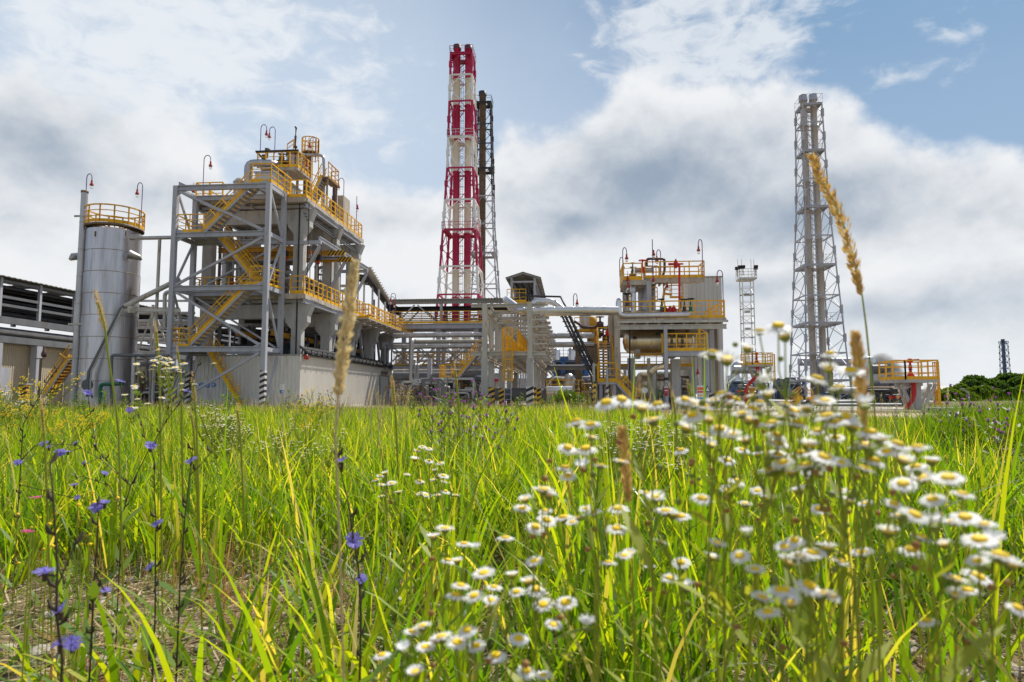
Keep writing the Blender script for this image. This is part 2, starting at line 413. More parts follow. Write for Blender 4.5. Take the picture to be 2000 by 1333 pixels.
def copy_thing(o, loc, label=None, rotz=0.0, scale=1.0):
    c = o.copy(); COL.objects.link(c); c.location = loc; c.rotation_euler = (0, 0, rotz); c.scale = (scale,)*3
    if label: c['label'] = label
    for ch in o.children:
        d = ch.copy(); COL.objects.link(d); d.parent = c
        for g in ch.children:
            e = g.copy(); COL.objects.link(e); e.parent = d
    return c

def railing(mb, pts, h=1.12, sp=1.0, m=0, mids=(0.36, 0.72), toe=0.16, closed=False, post=0.055, rail=0.05, solid=False, ends=True):
    """guard rail along a polyline at floor level"""
    pts = [Vector(p) for p in pts]
    if closed: pts.append(pts[0])
    for i in range(len(pts)-1):
        p, q = pts[i], pts[i+1]; d = q-p; L = d.length
        n = max(1, int(round(L/sp)))
        for k in range(n+1):
            if k == n and i < len(pts)-2: continue
            a = p.lerp(q, k/n); mb.beam(a, a+V(0,0,h), post, post, m)
        up = V(0,0,1)
        mb.beam(p+up*(h+rail/2), q+up*(h+rail/2), rail*1.5, rail*1.3, m)
        for t in mids: mb.beam(p+up*h*t, q+up*h*t, rail*0.7, rail*0.85, m)
        if toe: mb.beam(p+up*toe/2, q+up*toe/2, 0.012, toe, m)
def stair_flight(root, name, a, b, width, n=None, rails=(True, True), mat_st='yellow', mat_tr='steel', h=1.0, wdir=None):
    """a = foot, b = head of the near stringer; width vector across; parts: stringers, treads, handrails"""
    a, b = Vector(a), Vector(b); w = Vector(wdir if wdir else (0, width, 0))
    n = n or max(4, int(abs(b.z-a.z)/0.21))
    st = MB()
    for o in (V(0,0,0), w):
        st.beam(a+o+V(0,0,0.12), b+o+V(0,0,0.12), 0.06, 0.20, 0)
        st.beam(a+o-V(0,0,0.08), b+o-V(0,0,0.08), 0.05, 0.18, 1)
    f = st.build(name, [mat_st, 'steel'], root)
    tr = MB(); run = (b-a); run.z = 0; run.normalize()
    for k in range(n):
        c = a.lerp(b, (k+0.6)/n); e = w.normalized()*0.04
        p, q = c+e, c+w-e
        tr.beam(p, q, 0.24, 0.035, 0); tr.beam(p-V(0,0,0.05)-run*0.11, q-V(0,0,0.05)-run*0.11, 0.02, 0.10, 0); tr.beam(p.lerp(q,.35)-V(0,0,0.07)-run*0.125, p.lerp(q,.65)-V(0,0,0.07)-run*0.125, 0.008, 0.13, 1)
    tr.build('tread', [mat_tr, 'yellow'], f)
    hr = MB()
    for o, on in zip((V(0,0,0), w), rails):
        if not on: continue
        for t in (0.38, 0.70): hr.beam(a+o+V(0,0,h*t), b+o+V(0,0,h*t), 0.025, 0.035)
        hr.beam(a+o+V(0,0,h), b+o+V(0,0,h), 0.06, 0.05)
        L = (b-a).length; k = max(2, int(L/1.1))
        nrm = run.cross(w.normalized()); 
        perp = (b-a).normalized().cross(w.normalized()); perp = perp if perp.z > 0 else -perp
        for i in range(k+1):
            c = a.lerp(b, 0.04+0.92*i/k)+o; mb_q = c+perp*h*0.80
            hr.beam(c, mb_q, 0.05, 0.05)
    hr.build('handrail', mat_st, f)
    return f
def lattice(mb, c0, c1, nlev, size, m=0, brace=True, zs=None, rs=None, mfun=None):
    """square tapering lattice: c0/c1 lists of four corner points (bottom, top)"""
    pass
def xbrace(mb, a, b, c, d, w=0.08, m=0):
    mb.beam(a, c, w, w, m); mb.beam(b, d, w, w, m)

LAMPS = []
def lamp(px, py, side, py_base, Y, label, armlen=0.55, plain=False):
    """gooseneck post with a red well-glass lamp"""
    top = P(px, py, Y); base = P(px, py_base, Y); base.x = top.x
    t = thing('lamp_post', label, 'lamp', base, 'red lamps on slender gooseneck posts')
    mb = MB(); r = 0.03
    L = armlen*.9
    neck = [base, V(top.x, Y, top.z-0.30)]
    if not plain:
        for k in range(1, 9):
            a = PI*k/8
            neck.append(V(top.x+side*(L/2-L/2*math.cos(a)), Y, top.z-0.30+0.30*math.sin(a)))
        neck.append(V(top.x+side*L, Y, top.z-0.48))
    else: neck[-1] = top
    mb.tube(neck, r, 6); mb.build('post', 'purple', t)
    hx = top.x+side*L if not plain else top.x+0.07
    hz = top.z-0.45 if not plain else top.z-0.75
    hd = MB(); hd.lathe((hx, Y, hz), [(0.035, 0.02), (0.06, -0.06), (0.065, -0.19), (0.125, -0.31), (0.13, -0.37), (0.10, -0.38)], 12); hd.build('lamp_housing', 'lampred', t)
    gl = MB(); gl.lathe((hx, Y, hz), [(0.095, -0.385), (0.10, -0.48), (0.07, -0.57), (0.01, -0.60)], 10); gl.build('lamp_glass', 'glass', t)
    return t
def hanging(px, py, Y, label):
    p = P(px, py, Y)
    t = thing('hanging_lamp', label, 'lamp', p, 'red lamps hung under the platforms')
    hd = MB(); hd.lathe(p, [(0.03, 0.23), (0.05, 0.18), (0.06, 0.05), (0.12, -0.09), (0.13, -0.15), (0.1, -0.16)], 10)
    hd.beam(p+V(0,0,0.2), p+V(0,0,0.55), 0.03, 0.03); hd.build('lamp_housing', 'lampred', t)
    gl = MB(); gl.lathe(p, [(0.09, -0.165), (0.09, -0.26), (0.05, -0.33), (0.01, -0.35)], 8); gl.build('lamp_glass', 'glass', t)
    return t
# ------------------------------------------------------------------ ground, road
def gmat():
    m, nt, b = nmat('soil_and_gravel'); N, L = nt.nodes, nt.links
    t = N.new('ShaderNodeTexCoord')
    n1 = N.new('ShaderNodeTexNoise'); n1.inputs['Scale'].default_value = 0.9; n1.inputs['Detail'].default_value = 6; L.new(t.outputs['Object'], n1.inputs[0])
    n2 = N.new('ShaderNodeTexNoise'); n2.inputs['Scale'].default_value = 28; n2.inputs['Detail'].default_value = 5; n2.inputs['Roughness'].default_value = 0.7; L.new(t.outputs['Object'], n2.inputs[0])
    vo = N.new('ShaderNodeTexVoronoi'); vo.inputs['Scale'].default_value = 45; L.new(t.outputs['Object'], vo.inputs[0])
    r = N.new('ShaderNodeValToRGB'); e = r.color_ramp.elements
    e[0].position = 0.3; e[0].color = (0.14, 0.10, 0.065, 1); e[1].position = 0.72; e[1].color = (0.37, 0.315, 0.22, 1)
    L.new(n2.outputs[0], r.inputs[0])
    r2 = N.new('ShaderNodeValToRGB'); e = r2.color_ramp.elements
    e[0].position = 0.35; e[0].color = (0.6, 0.62, 0.45, 1); e[1].position = 0.7; e[1].color = (1.05, 1.0, 0.95, 1); L.new(n1.outputs[0], r2.inputs[0])
    mx = N.new('ShaderNodeMix'); mx.data_type = 'RGBA'; mx.blend_type = 'MULTIPLY'; mx.inputs[0].default_value = 1
    L.new(r.outputs[0], mx.inputs[6]); L.new(r2.outputs[0], mx.inputs[7]); L.new(mx.outputs[2], b.inputs['Base Color'])
    b.inputs['Roughness'].default_value = 0.95; b.inputs['Specular IOR Level'].default_value = 0.1
    bp = N.new('ShaderNodeBump'); bp.inputs['Strength'].default_value = 0.8; bp.inputs['Distance'].default_value = 0.02
    L.new(vo.outputs[0], bp.inputs['Height']); L.new(bp.outputs[0], b.inputs['Normal'])
    return m
M['ground'] = gmat()
M['sand'] = pmat('sandy_track', (0.50, 0.40, 0.28), 0.95, 0, 0.2, 0.7, 0.1, (0.3, 0.25, 0.15), 0.3, 0.0, 0.1)
M['paving'] = pmat('concrete_paving', (0.36, 0.33, 0.28), 0.9, 0, 0.2, 0.4, 0.2, (0.22, 0.18, 0.13), 0.2, 0.0, 0.1)
mb = MB(); mb.add([(-2600,-400,0),(2600,-400,0),(2600,3200,0),(-2600,3200,0)], [(0,1,2,3)])
tag(mb.build('ground', 'ground', loc=(0,0,0)), kind='structure')
mb = MB(); mb.add([(-34,40.2,.004),(24,40.2,.004),(24,120,.004),(-34,120,.004)], [(0,1,2,3)])
tag(mb.build('pavement', 'paving', loc=(0,0,0)), kind='structure')
mb = MB()
a = [(-6,29.5),(2,27),(10,24.5),(20,23.2),(34,23),(60,24),(90,26)]; b = [(-6,33),(2,32.5),(10,33),(20,33.5),(34,34),(60,36),(90,38)]
vs = [(x,y,.008) for x,y in a]+[(x,y,.008) for x,y in b]; n = len(a)
mb.add(vs, [(i,i+1,n+i+1,n+i) for i in range(n-1)])
tag(mb.build('dirt_road', 'sand', loc=(0,0,0)), kind='structure')
# ------------------------------------------------------------------ silver tank
YT = 42.5
def tank():
    c = P(215, 600, YT); cx = P(211, 700, YT).x; R = (P(267, 600, YT).x-P(160, 600, YT).x)*.425
    zt = P(216, 443, YT-R).z
    t = thing('storage_tank', 'tall cylindrical silver metal tank with riveted bands and a yellow railed roof', 'tank', (cx, YT, 0))
    mb = MB(); bands = 8; prof = [(R, 0)]
    zb = [zt*(0.03+0.97*k/bands) for k in range(bands+1)]
    for z in zb[1:-1]:
        pass
    mb.lathe((cx, YT, 0), [(R, 0), (R, zt)], 64, caps=False); mb.lathe((cx, YT, 0), [(R, zt), (0.001, zt+0.30)], 64, caps=False)
    sm_ = MB()
    for z in zb[1:-1]: sm_.lathe((cx, YT, 0), [(R+.002, z-0.018), (R+.010, z-0.018), (R+.010, z+0.018), (R+.002, z+.018)], 64, caps=False)
    # standing seams of the cladding
    rs = random.Random(3)
    for k in range(bands):
        z0, z1 = zb[k]+0.04, zb[k+1]-0.04
        for j in range(7):
            a = 2*PI*(j+0.5*(k % 2)+0.1*rs.random())/7
            p = V(cx+(R+.004)*math.cos(a), YT+(R+.004)*math.sin(a), z0); mb.beam(p, V(p.x, p.y, z1), 0.02, 0.02)
    mb.build('shell', 'tank', t); sm_.build('seam', 'seam', t)
    zp = zt+0.32; Rp = R+0.10
    pl = MB()
    for j in range(20):
        a = 2*PI*j/20; pl.beam((cx+R*0.55*math.cos(a), YT+R*0.55*math.sin(a), zp-0.06), (cx+Rp*math.cos(a), YT+Rp*math.sin(a), zp-0.06), 0.06, 0.10)
    for rr in (Rp, R*0.85): pl.lathe((cx, YT, zp-0.14), [(rr-0.03, 0), (rr+0.03, 0), (rr+0.03, 0.12), (rr-0.03, 0.12)], 40, caps=False)
    pl.lathe((cx, YT, zp-.02), [(R*0.6, 0), (Rp, 0), (Rp, 0.03), (R*0.6, 0.03)], 40, caps=False)
    pl.build('roof_platform', 'rustpipe', t)
    r = MB(); n = 26; pts = [V(cx+Rp*math.cos(2*PI*j/n), YT+Rp*math.sin(2*PI*j/n), zp+0.03) for j in range(n)]
    railing(r, pts, 1.15, 3.0, toe=0.22, closed=True, post=0.001, rail=0.06, mids=(0.36, 0.7))
    r.build('railing', 'yellow', t)
    po = MB()
    for j in range(0, n, 2): po.cut(); po.beam(pts[j], pts[j]+V(0,0,1.15), 0.07, 0.07)
    po.build('railing_post', 'yellow_dk', t)
    n_ = MB()
    p = P(276, 505, YT); n_.tube([P(252, 497, YT-R*0.55), P(270, 503, YT-R*0.4), P(275, 507, YT-R*0.2)], [0.32, 0.2, 0.1], 12)
    n_.tube([P(160, 500, YT+.3), P(143, 502, YT-.1), P(137, 507, YT-.3)], [0.25, 0.25, 0.12], 12)
    n_.build('nozzle', 'alu_dull', t)
    # bottom manway
    mw = MB(); q = P(176, 752, YT-R*0.85); mw.lathe((q.x, q.y-0.35, q.z), [(0.28, 0), (0.36, 0.02), (0.36, 0.10), (0.26, 0.12), (0.26, 0.45)], 18, axis='y'); mw.build('manway', 'steel_dk', t)
    rs = MB()
    for px_ in (186, 246):
        q = P(px_, 452, YT-R-0.02); rs.beam(q, V(q.x, q.y, q.z-0.35), 0.07, 0.05)
    rs.build('lug', 'rustpipe', t)
    v = thing('vent_pipe', 'tall upright grey duct pipe standing at the left side of the silver tank', 'pipe', (P(150, 700, YT-1.2).x, YT-1.2, 0))
    vx = P(162, 440, YT-1.2).x; vz = P(162, 374, YT-1.2).z
    a = MB(); a.tube([(vx, YT-1.2, 0), (vx, YT-1.2, vz)], 0.21, 16)
    for k in range(7): a.lathe((vx, YT-1.2, vz*(0.1+0.125*k)), [(0.212, 0), (0.225, 0.01), (0.225, 0.04), (0.212, 0.05)], 16, caps=False)
    a.build('duct', 'alu_dull', v)
    b = MB(); b.lathe((vx, YT-1.2, vz), [(0.22, -0.12), (0.235, -0.12), (0.235, 0.02), (0.19, 0.02), (0.19, -0.1)], 16); b.build('outlet', 'rustpipe', v)
    k = MB()
    for py in (424, 634): q = P(150, py, YT-1.2); k.box(vx-0.5, vx+0.75, YT-1.42, YT-1.34, q.z-0.06, q.z+0.06)
    k.build('clamp', 'steel_lt', v)
tank()
lamp(170, 340, 1, 440, YT-0.9, 'red gooseneck lamp beside the top of the upright duct on the silver tank', 0.42)
lamp(279, 357, -1, 436, YT, 'red gooseneck lamp at the right edge of the silver tank railing', 0.42)
# pipe from the tank to the stair tower, with its prop
t = thing('transfer_pipe', 'straight grey pipe running from the silver tank to the stair tower on a thin prop', 'pipe', (P(300, 700, YT).x, YT, 0))
mb = MB(); mb.tube([P(254, 466, YT-1), P(352, 464, YT-1)], 0.13, 12); mb.build('pipe_run', 'alu_dull', t)
mb = MB(); q = P(312, 468, YT-1); mb.beam(q, V(q.x, q.y, 0), 0.15, 0.15); mb.build('prop', 'steel_lt', t)
# the sloping cable way
t = thing('cable_way', 'sloping dark cable tray that comes down beside the silver tank', 'cable tray', (P(200, 775, 40.4).x, 40.4, 0))
mb = MB(); pts = [P(352, 545, 41.8), P(310, 566, 41.3), P(243, 599, 40.4), P(236, 603, 40.4), P(174, 727, 40.2), P(172, 745, 40.2), P(172, 775, 40.2)]
mb.tube(pts[:3], 0.17, 4, 1); mb.tube(pts[2:], 0.11, 6, 0)
mb.tube([p+V(.18, -.03, .05) for p in pts[3:]], 0.05, 6, 1); mb.build('tray', ['steel_dk', 'steel_lt'], t)
mb = MB(); q = P(262, 605, 40.6); mb.beam(P(243, 606, 40.5), P(352, 607, 41.2), 0.16, 0.20); mb.box(q.x-.25, q.x+.1, 40.3, 40.8, q.z-.25, q.z+.2); mb.build('bracket', 'steel_lt', t)
# small pipes at the tank foot
for i, (a, lab, mat, r) in enumerate([
    ([(240,750),(196,751),(196,800)], 'green elbow pipe close to the foot of the silver tank', 'green', 0.12),
    ([(330,695),(218,694),(218,790)], 'dark grey bent pipe running to the right from the foot of the silver tank', 'steel_dk', 0.10),
    ([(330,712),(262,690),(258,800)], 'light grey pipe rising beside the silver tank towards the shed', 'alu_dull', 0.14)]):
    mb = MB(); pts = [P(x, y, 40.0+0.3*i) for x, y in a]; pts[-1].z = 0
    mb.pipe(pts, r, 10); tag(mb.build('ground_pipe', mat), lab, 'pipe')
# slim post with a valve box left of the tank
t = thing('valve_post', 'thin brown pipe post with a small valve head left of the tank', 'post', (P(80, 775, 38).x, 38, 0))
mb = MB(); q = P(80, 700, 38); mb.tube([V(q.x, 38, 0), q], 0.07, 8); mb.beam(P(68, 701, 38), P(87, 701, 38), 0.06, 0.06); mb.build('post', 'rustpipe', t)
mb = MB(); q = P(86, 692, 38); mb.lathe(q, [(0.05,-.2),(.14,-.15),(.16,0.05),(.1,.16),(.03,.5)], 10); mb.build('valve', 'brownpipe', t)
# steps at the left edge of the tank
t = thing('access_steps', 'short yellow stair with handrails left of the silver tank', 'stairs', P(100, 790, 44))
stair_flight(t, 'flight', P(84, 775, 44), P(135, 700, 44), 0.8, mat_tr='yellow_dk')

# ------------------------------------------------------------------ long covered pipe rack and beige hall on the left
XR = P(0, 539.5, 50).x
def rackY(px):    # depth at which the rack front passes under bearing px
    r = P(px, 775, 1.0); return XR/r.x
def zr(py0): return P(0, py0, 50).z            # heights read where the rack leaves the frame (depth 50)
ys = [46+4.1*k for k in range(19)]
r = thing('covered_pipe_rack', 'long roofed pipe rack carrying bundles of dark pipes left of the silver tank', 'pipe rack', (XR, 60, 0))
mb = MB(); zR = zr(540)
mb.sheet_roof((XR+0.5, 40, zR), (XR+0.5, 124, zR), (XR-7, 124, zR+0.9), (XR-7, 40, zR+0.9), 150, 0.06); mb.build('roof', 'roof', r)
mb = MB()
for y in ys:
    mb.cut(); mb.box(XR-0.12, XR+0.12, y-0.12, y+0.12, zr(617), zR-0.05); mb.box(XR-6.2, XR-5.9, y-0.15, y+0.15, zr(617), zR+.7)
    mb.beam((XR-6, y, zR-0.2), (XR, y, zR-0.2), .2, .3)
    mb.box(XR-0.3, XR+0.3, y-0.3, y+0.3, 0, zr(669)-0.02, 0)
mb.build('column', 'steel', r)
mb = MB()
for py in (547, 578, 594):
    mb.cut(); mb.box(XR-0.08, XR+0.08, 40, 124, zr(py)-0.11, zr(py)+0.11)
mb.cut(); mb.box(XR-0.22, XR+0.22, 40, 124, zr(630), zr(617)); mb.cut(); mb.box(XR-0.22, XR+0.22, 40, 124, zr(668), zr(655))
mb.build('beam', 'steel_dk', r)
mb = MB()
rs = random.Random(5)
for k in range(44):
    x = XR-0.4-5.2*rs.random(); z = zr(rs.choice((560, 566, 570, 584, 588, 600, 604, 608)))+rs.uniform(-.25, .25)
    mb.tube([(x, 40, z), (x, 124, z)], rs.uniform(0.08, 0.22), 8)
mb.build('pipe_bundle', 'black', r)
mb = MB()
for k in range(3): mb.tube([(XR-0.6-1.1*k, 40, zr(648)+.2), (XR-0.6-1.1*k, 124, zr(648)+.2)], 0.3, 8)
mb.build('silver_pipe', 'alu_dull', r)
h = thing('pump_hall', 'low beige ribbed hall under the covered pipe rack at the left edge', 'building', (XR-3, 60, 0))
mb = MB(); mb.corr((XR-0.6, 40, 0), (XR-0.6, 124, 0), 0.15, zr(669)-.02, 0.22, 0.03); mb.build('wall', 'beige', h)
mb = MB(); mb.box(XR-7, XR-0.5, 40, 124, zr(669), zr(669)+0.12); mb.build('roof', 'roof', h)
mb = MB()
for y in (50.5, 58.5):
    mb.cut(); mb.box(XR-0.50, XR-0.44, y, y+1.6, 0.15, 3.2)
mb.build('door', 'steel', h)
t = thing('guard_post', 'yellow and black banded concrete post before the beige hall', 'bollard', (P(48, 775, 47).x, 47, 0))
q = P(48, 752, 47); mb = MB(); mb.box(q.x-.32, q.x+.32, 46.8, 47.2, 0, q.z); mb.build('post', 'stripe_by', t); mb = MB(); mb.box(q.x-.36, q.x+.36, 46.76, 47.24, q.z+.002, q.z+.1); mb.build('cap', 'concrete', t)

# rack stretches on behind the tank: low steel trestle between tank and stair tower
t = thing('pipe_trestle', 'low grey steel trestle with small pipes between the tank and the stair tower', 'pipe rack', (P(300, 775, 48).x, 48, 0))
mb = MB()
for px in (268, 300, 332):
    for Y in (47.5, 50): q = P(px, 596, Y); mb.beam(V(q.x, Y, 0), q, .2, .2)
for py in (604, 640, 690): mb.beam(P(256, py, 47.5), P(350, py, 47.5), .18, .24); mb.beam(P(256, py, 50), P(350, py, 50), .18, .24)
mb.beam(P(268, 690, 47.5), P(300, 606, 47.5), .1, .1); mb.beam(P(332, 690, 47.5), P(300, 606, 47.5), .1, .1); mb.build('frame', 'steel_lt', t)
mb = MB()
for k, py in enumerate((588, 612, 628, 634, 655, 664)): mb.tube([P(256, py, 48.2+.2*k), P(380, py, 48.2+.2*k)], 0.09+.03*(k % 3), 8)
mb.pipe([P(345, 570, 47), P(322, 571, 47), P(322, 640, 47)], 0.15, 8)
mb.build('pipe_run', 'alu_dull', t)
mb = MB(); mb.sheet_roof(P(340,572,52), P(420,572,52), P(420,560,55), P(340,560,55), 20, .05); mb.build('canopy', 'roof', t)
# ------------------------------------------------------------------ stair tower
YA, YB = 41.0, 43.3
t = thing('stair_tower', 'grey steel stair tower with yellow zigzag stairs and cross braces', 'stair tower', (P(430, 775, 42).x, 42, 0))
xl, xr = P(345, 360, YA).x, P(526, 360, YA).x
zt = P(345, 364, YA).z
zL = {3: P(345, 460, YA).z, 2: P(345, 564, YA).z, 1: P(345, 683, YA).z}
fr = MB(); pw = 0.30
for x in (xl, xr):
    fr.box(x-pw/2, x+pw/2, YA-pw/2, YA+pw/2, 0, zt)
    fr.box(x-pw/2, x+pw/2, YB-pw/2, YB+pw/2, 0, zt)
for Y in (YA, YB):
    for z in (zt-0.15, zL[3], zL[2], zL[1]):
        fr.ibeam((xl+pw/2, Y, z), (xr-pw/2, Y, z), .24, .34, 0, .05)
        if Y == YA:
            for x, sg in ((xl, 1), (xr, -1)):
                fr.prism([(x+sg*.16, YA-.03, z-.45), (x+sg*.7, YA-.03, z-.2), (x+sg*.7, YA-.03, z+.2), (x+sg*.16, YA-.03, z+.45)], (0, .06, 0))
for x in (xl, xr):
    for z in (zt-.15, zL[3], zL[2], zL[1]): fr.beam((x, YA+pw/2, z), (x, YB-pw/2, z), .2, .28)
fr.build('frame', 'steel', t)
br = MB(); bw = .15
zz = [(zt-.4, zL[3]+.25, 0), (zL[3]-.25, zL[2]+.25, 1), (zL[2]-.25, zL[1]+.25, 0), (zL[1]-.25, 0.3, 1)]
for hi, lo, k in zz:
    br.cut()
    a, b = (xl+.3, xr-.3) if k == 0 else (xr-.3, xl+.3)
    br.beam((a, YA-.02, hi), (b, YA-.02, lo), bw, bw)
    br.beam((a, YB+.02, hi), (b, YB+.02, lo), bw*.8, bw*.8)
    ya, yb = (YA+.2, YB-.2) if k == 0 else (YB-.2, YA+.2)
    br.beam((xr, ya, hi), (xr, yb, lo), bw*.8, bw*.8); br.beam((xl, ya, hi), (xl, yb, lo), bw*.8, bw*.8)
br.build('cross_brace', 'steel', t)
bd = MB()
for x, Y in ((xl, YA), (xr, YA), (xr, YB), (xl, YB)): bd.cut(); bd.box(x-pw/2-.012, x+pw/2+.012, Y-pw/2-.012, Y+pw/2+.012, 0.02, P(516, 724, YA).z)
bd.build('banded_post_foot', 'stripe_bw', t)
w = 0.95
yf, yb = YA+.12, YA+1.25
def FX(px, z, Y=YA):   # x at bearing px
    return P(px, 600, Y).x
# landings
ld = MB(); rl = MB()
x3 = P(396, 455, YA).x; ld.cut(); rl.cut(); ld.box(xl+.16, x3+.5, YA+.1, YB-.1, zL[3]+.17, zL[3]+.22)
railing(rl, [V(x3, YA+.05, zL[3]+.22), V(xl+.05, YA+.05, zL[3]+.22), V(xl+.05, YB-.05, zL[3]+.22)], 1.15, 1.0)
x1 = P(365, 679, YA).x; ld.cut(); rl.cut(); ld.box(xl-.1, x1+.6, YA+.1, YB-.1, zL[1]+.17, zL[1]+.22)
railing(rl, [V(x1+.1, YA+.05, zL[1]+.22), V(xl-.1, YA+.05, zL[1]+.22), V(xl-.1, YB-.05, zL[1]+.22)], 1.15, .7)
x2 = P(487, 552, YA).x; ld.cut(); rl.cut(); ld.box(x2-.4, xr-.16, YA+.1, YB+.6, zL[2]+.17, zL[2]+.22)
railing(rl, [V(x2, YA+.05, zL[2]+.22), V(xr-.1, YA+.05, zL[2]+.22), V(xr+.1, YB-.05, zL[2]+.22)], 1.15, 1.0)
xt = P(495, 360, YA).x; zp = zt+.12; ld.cut(); rl.cut(); ld.box(xt-.3, xr+.12, YA+.02, YB+.9, zt+.004, zp)
railing(rl, [V(xt-.1, YA, zp), V(xr+.1, YA, zp), V(xr+.1, YB+.8, zp)], 1.2, 1.0, toe=.2)
ld.build('landing', 'steel', t); rl.build('railing', 'yellow', t)
stair_flight(t, 'stair_flight', (x3+.05, yf, zL[3]+.3), (xt-.1, yf, zp), w)
stair_flight(t, 'stair_flight', (x2+.1, yb, zL[2]+.3), (x3+.35, yb, zL[3]+.22), w)
stair_flight(t, 'stair_flight', (x1+.05, yf, zL[1]+.3), (x2-.1, yf, zL[2]+.22), w)
stair_flight(t, 'stair_flight', (P(466, 790, YA+1).x, yb, 0.05), (x1+.55, yb, zL[1]+.22), w)

# ------------------------------------------------------------------ concrete frame building behind it
Y0, DY = 44.5, 5.45
xc, xw = P(585, 520, Y0).x, P(408, 520, Y0).x
zU, zLo = P(585, 386, Y0-.8).z, P(585, 574, Y0-.8).z       # deck tops
b = thing('concrete_process_frame', 'two storey open concrete frame with yellow railed decks behind the stair tower', 'process building', ((xc+xw)/2, 55, 0))
cw = .72
def tcol(mb, x, y, z0, z1):
    mb.box(x-cw/2, x+cw/2, y-.3, y+.3, z0, z1)
    for zc, hw, hh in ((z1, 1.25, 1.5),):     # stepped capital with chamfers
        pr = [(x-cw/2, 0, z1-1.75), (x-cw/2-.42, 0, z1-1.25), (x-cw/2-.42, 0, z1-.85), (x-cw/2, 0, z1-.85)]
        mb.prism([(p[0], y-.32, p[2]) for p in pr], (0, .64, 0))
        pr = [(x+cw/2, 0, z1-1.75), (x+cw/2+.42, 0, z1-1.25), (x+cw/2+.42, 0, z1-.85), (x+cw/2+.75, 0, z1), (x+cw/2, 0, z1)]
        mb.prism([(p[0], y-.32, p[2]) for p in reversed(pr)], (0, .64, 0))
bzU, bzL = P(585, 409, Y0-.3).z, P(585, 594, Y0-.3).z       # top of cross beams
hB = P(585, 409, Y0).z-P(585, 436, Y0).z
for k in range(5):
    for x in (xc, xw):
        mb = MB(); tcol(mb, x, Y0+DY*k, 0, bzL)
        if k < 3: mb.box(x-cw/2+.03, x+cw/2-.03, Y0+DY*k-.28, Y0+DY*k+.28, bzL, zLo+.003); tcol(mb, x, Y0+DY*k, zLo+.003, bzU)
        mb.build('column', 'concrete', b)
mb = MB()
for k in range(5):
    y = Y0+DY*k
    mb.cut(); mb.box(xw+cw/2, xc-cw/2, y-.25, y+.25, bzL-hB, bzL-.01)
    if k < 3: mb.cut(); mb.box(xw+cw/2-.6, xc-cw/2, y-.25, y+.25, bzU-hB, bzU-.01)
mb.build('cross_beam', 'concrete', b)
mb = MB()
yE = Y0+DY*4+.6; yU = Y0+DY*2+.5; ov = .62
for x0 in (xc+ov, xw-ov, (xc+xw)/2):
    mb.ibeam((x0, Y0-.7, bzL+.17), (x0, yE, bzL+.17), .3, .34, 0, .05); mb.ibeam((x0, Y0-.7, bzU+.17), (x0, yU, bzU+.17), .3, .34, 0, .05)
for k in range(16):
    y = Y0-.3+k*1.37
    mb.beam((xw-.5, y, bzL+.2), (xc+.5, y, bzL+.2), .16, .22)
    if y < yU: mb.beam((xw-.5, y, bzU+.2), (xc+.5, y, bzU+.2), .16, .22)
mb.build('deck_joist', 'steel', b)
mb = MB()
n = 5
for (zz0, ye) in ((zLo, yE), (zU, yU)):
    mb.cut(); mb.box(xw-ov-.1, xc+ov+.12, Y0-.85, ye, zz0-.3, zz0)
mb.build('deck_slab', 'concrete_stain', b)
mb = MB(); rng = random.Random(2)
for (zz0, ye) in ((zLo, yE), (zU, yU)):       # worn precast edge blocks on the front edge and the east edge
    x = xw-ov
    mb.cut()
    while x < xc+ov-.3:
        l = rng.uniform(.8, 1.6); l = min(l, xc+ov+.1-x); mb.box(x, x+l-.03, Y0-1.0, Y0-.853, zz0-.34+rng.uniform(-.04,.04), zz0-.02); x += l
    y = Y0-.8; mb.cut()
    while y < ye-.3:
        l = rng.uniform(.7, 1.5); mb.box(xc+ov+.123, xc+ov+.2, y, y+l-.04, zz0-.32+rng.uniform(-.05,.04), zz0-.03); y += l
mb.build('edge_block', 'concrete_stain', b)
mb = MB()
xe = xc+ov+.1
railing(mb, [V(xc-1.6, Y0-.9, zU), V(xe, Y0-.9, zU), V(xe, yU, zU), V(xw-ov, yU, zU), V(xw-ov, Y0-.9, zU), V(xr+.6-5.2, Y0-.9, zU)], 1.18, .95, toe=.22, post=.085)
mb.cut()
railing(mb, [V(xr+.5, Y0-.9, zLo), V(xe, Y0-.9, zLo), V(xe, yE, zLo), V(xw-ov, yE, zLo), V(xw-ov, Y0-.9, zLo), V(xr-.4, Y0-.9, zLo)], 1.18, .85, toe=.22, post=.085)
mb.build('railing', 'yellow', b)
mb = MB()      # yellow hoist rails with banded ends, sticking out on the east side
for y, px_e in ((Y0+3.2, 674), (Y0+5.0, 693)):
    mb.cut(); z = P(px_e, 494 if px_e < 680 else 507, y).z; x1_ = P(px_e, 500, y).x
    mb.ibeam((xw, y, z), (x1_-1.3, y, z), .2, .36, 0, .07)
mb.ibeam((xw, Y0+1.2, P(560, 487, Y0+1.2).z), (xc-.4, Y0+1.2, P(560, 487, Y0+1.2).z), .2, .36, 0, .07)
for k in range(2): mb.ibeam((xw+2+2.5*k, Y0+.5, bzL-1.9), (xw+2+2.5*k, yE, bzL-1.9), .2, .36, 0, .07)
hb = mb.build('hoist_rail', 'yellow_dk', b)
mb = MB()
for y, px_e in ((Y0+3.2, 674), (Y0+5.0, 693)):
    mb.cut(); z = P(px_e, 494 if px_e < 680 else 507, y).z; x1_ = P(px_e, 500, y).x
    mb.box(x1_-1.297, x1_, y-.11, y+.11, z-.18, z+.18)
mb.build('banded_end', 'chev', hb)
mb = MB()      # brackets carrying the hoist rails and the outer frame
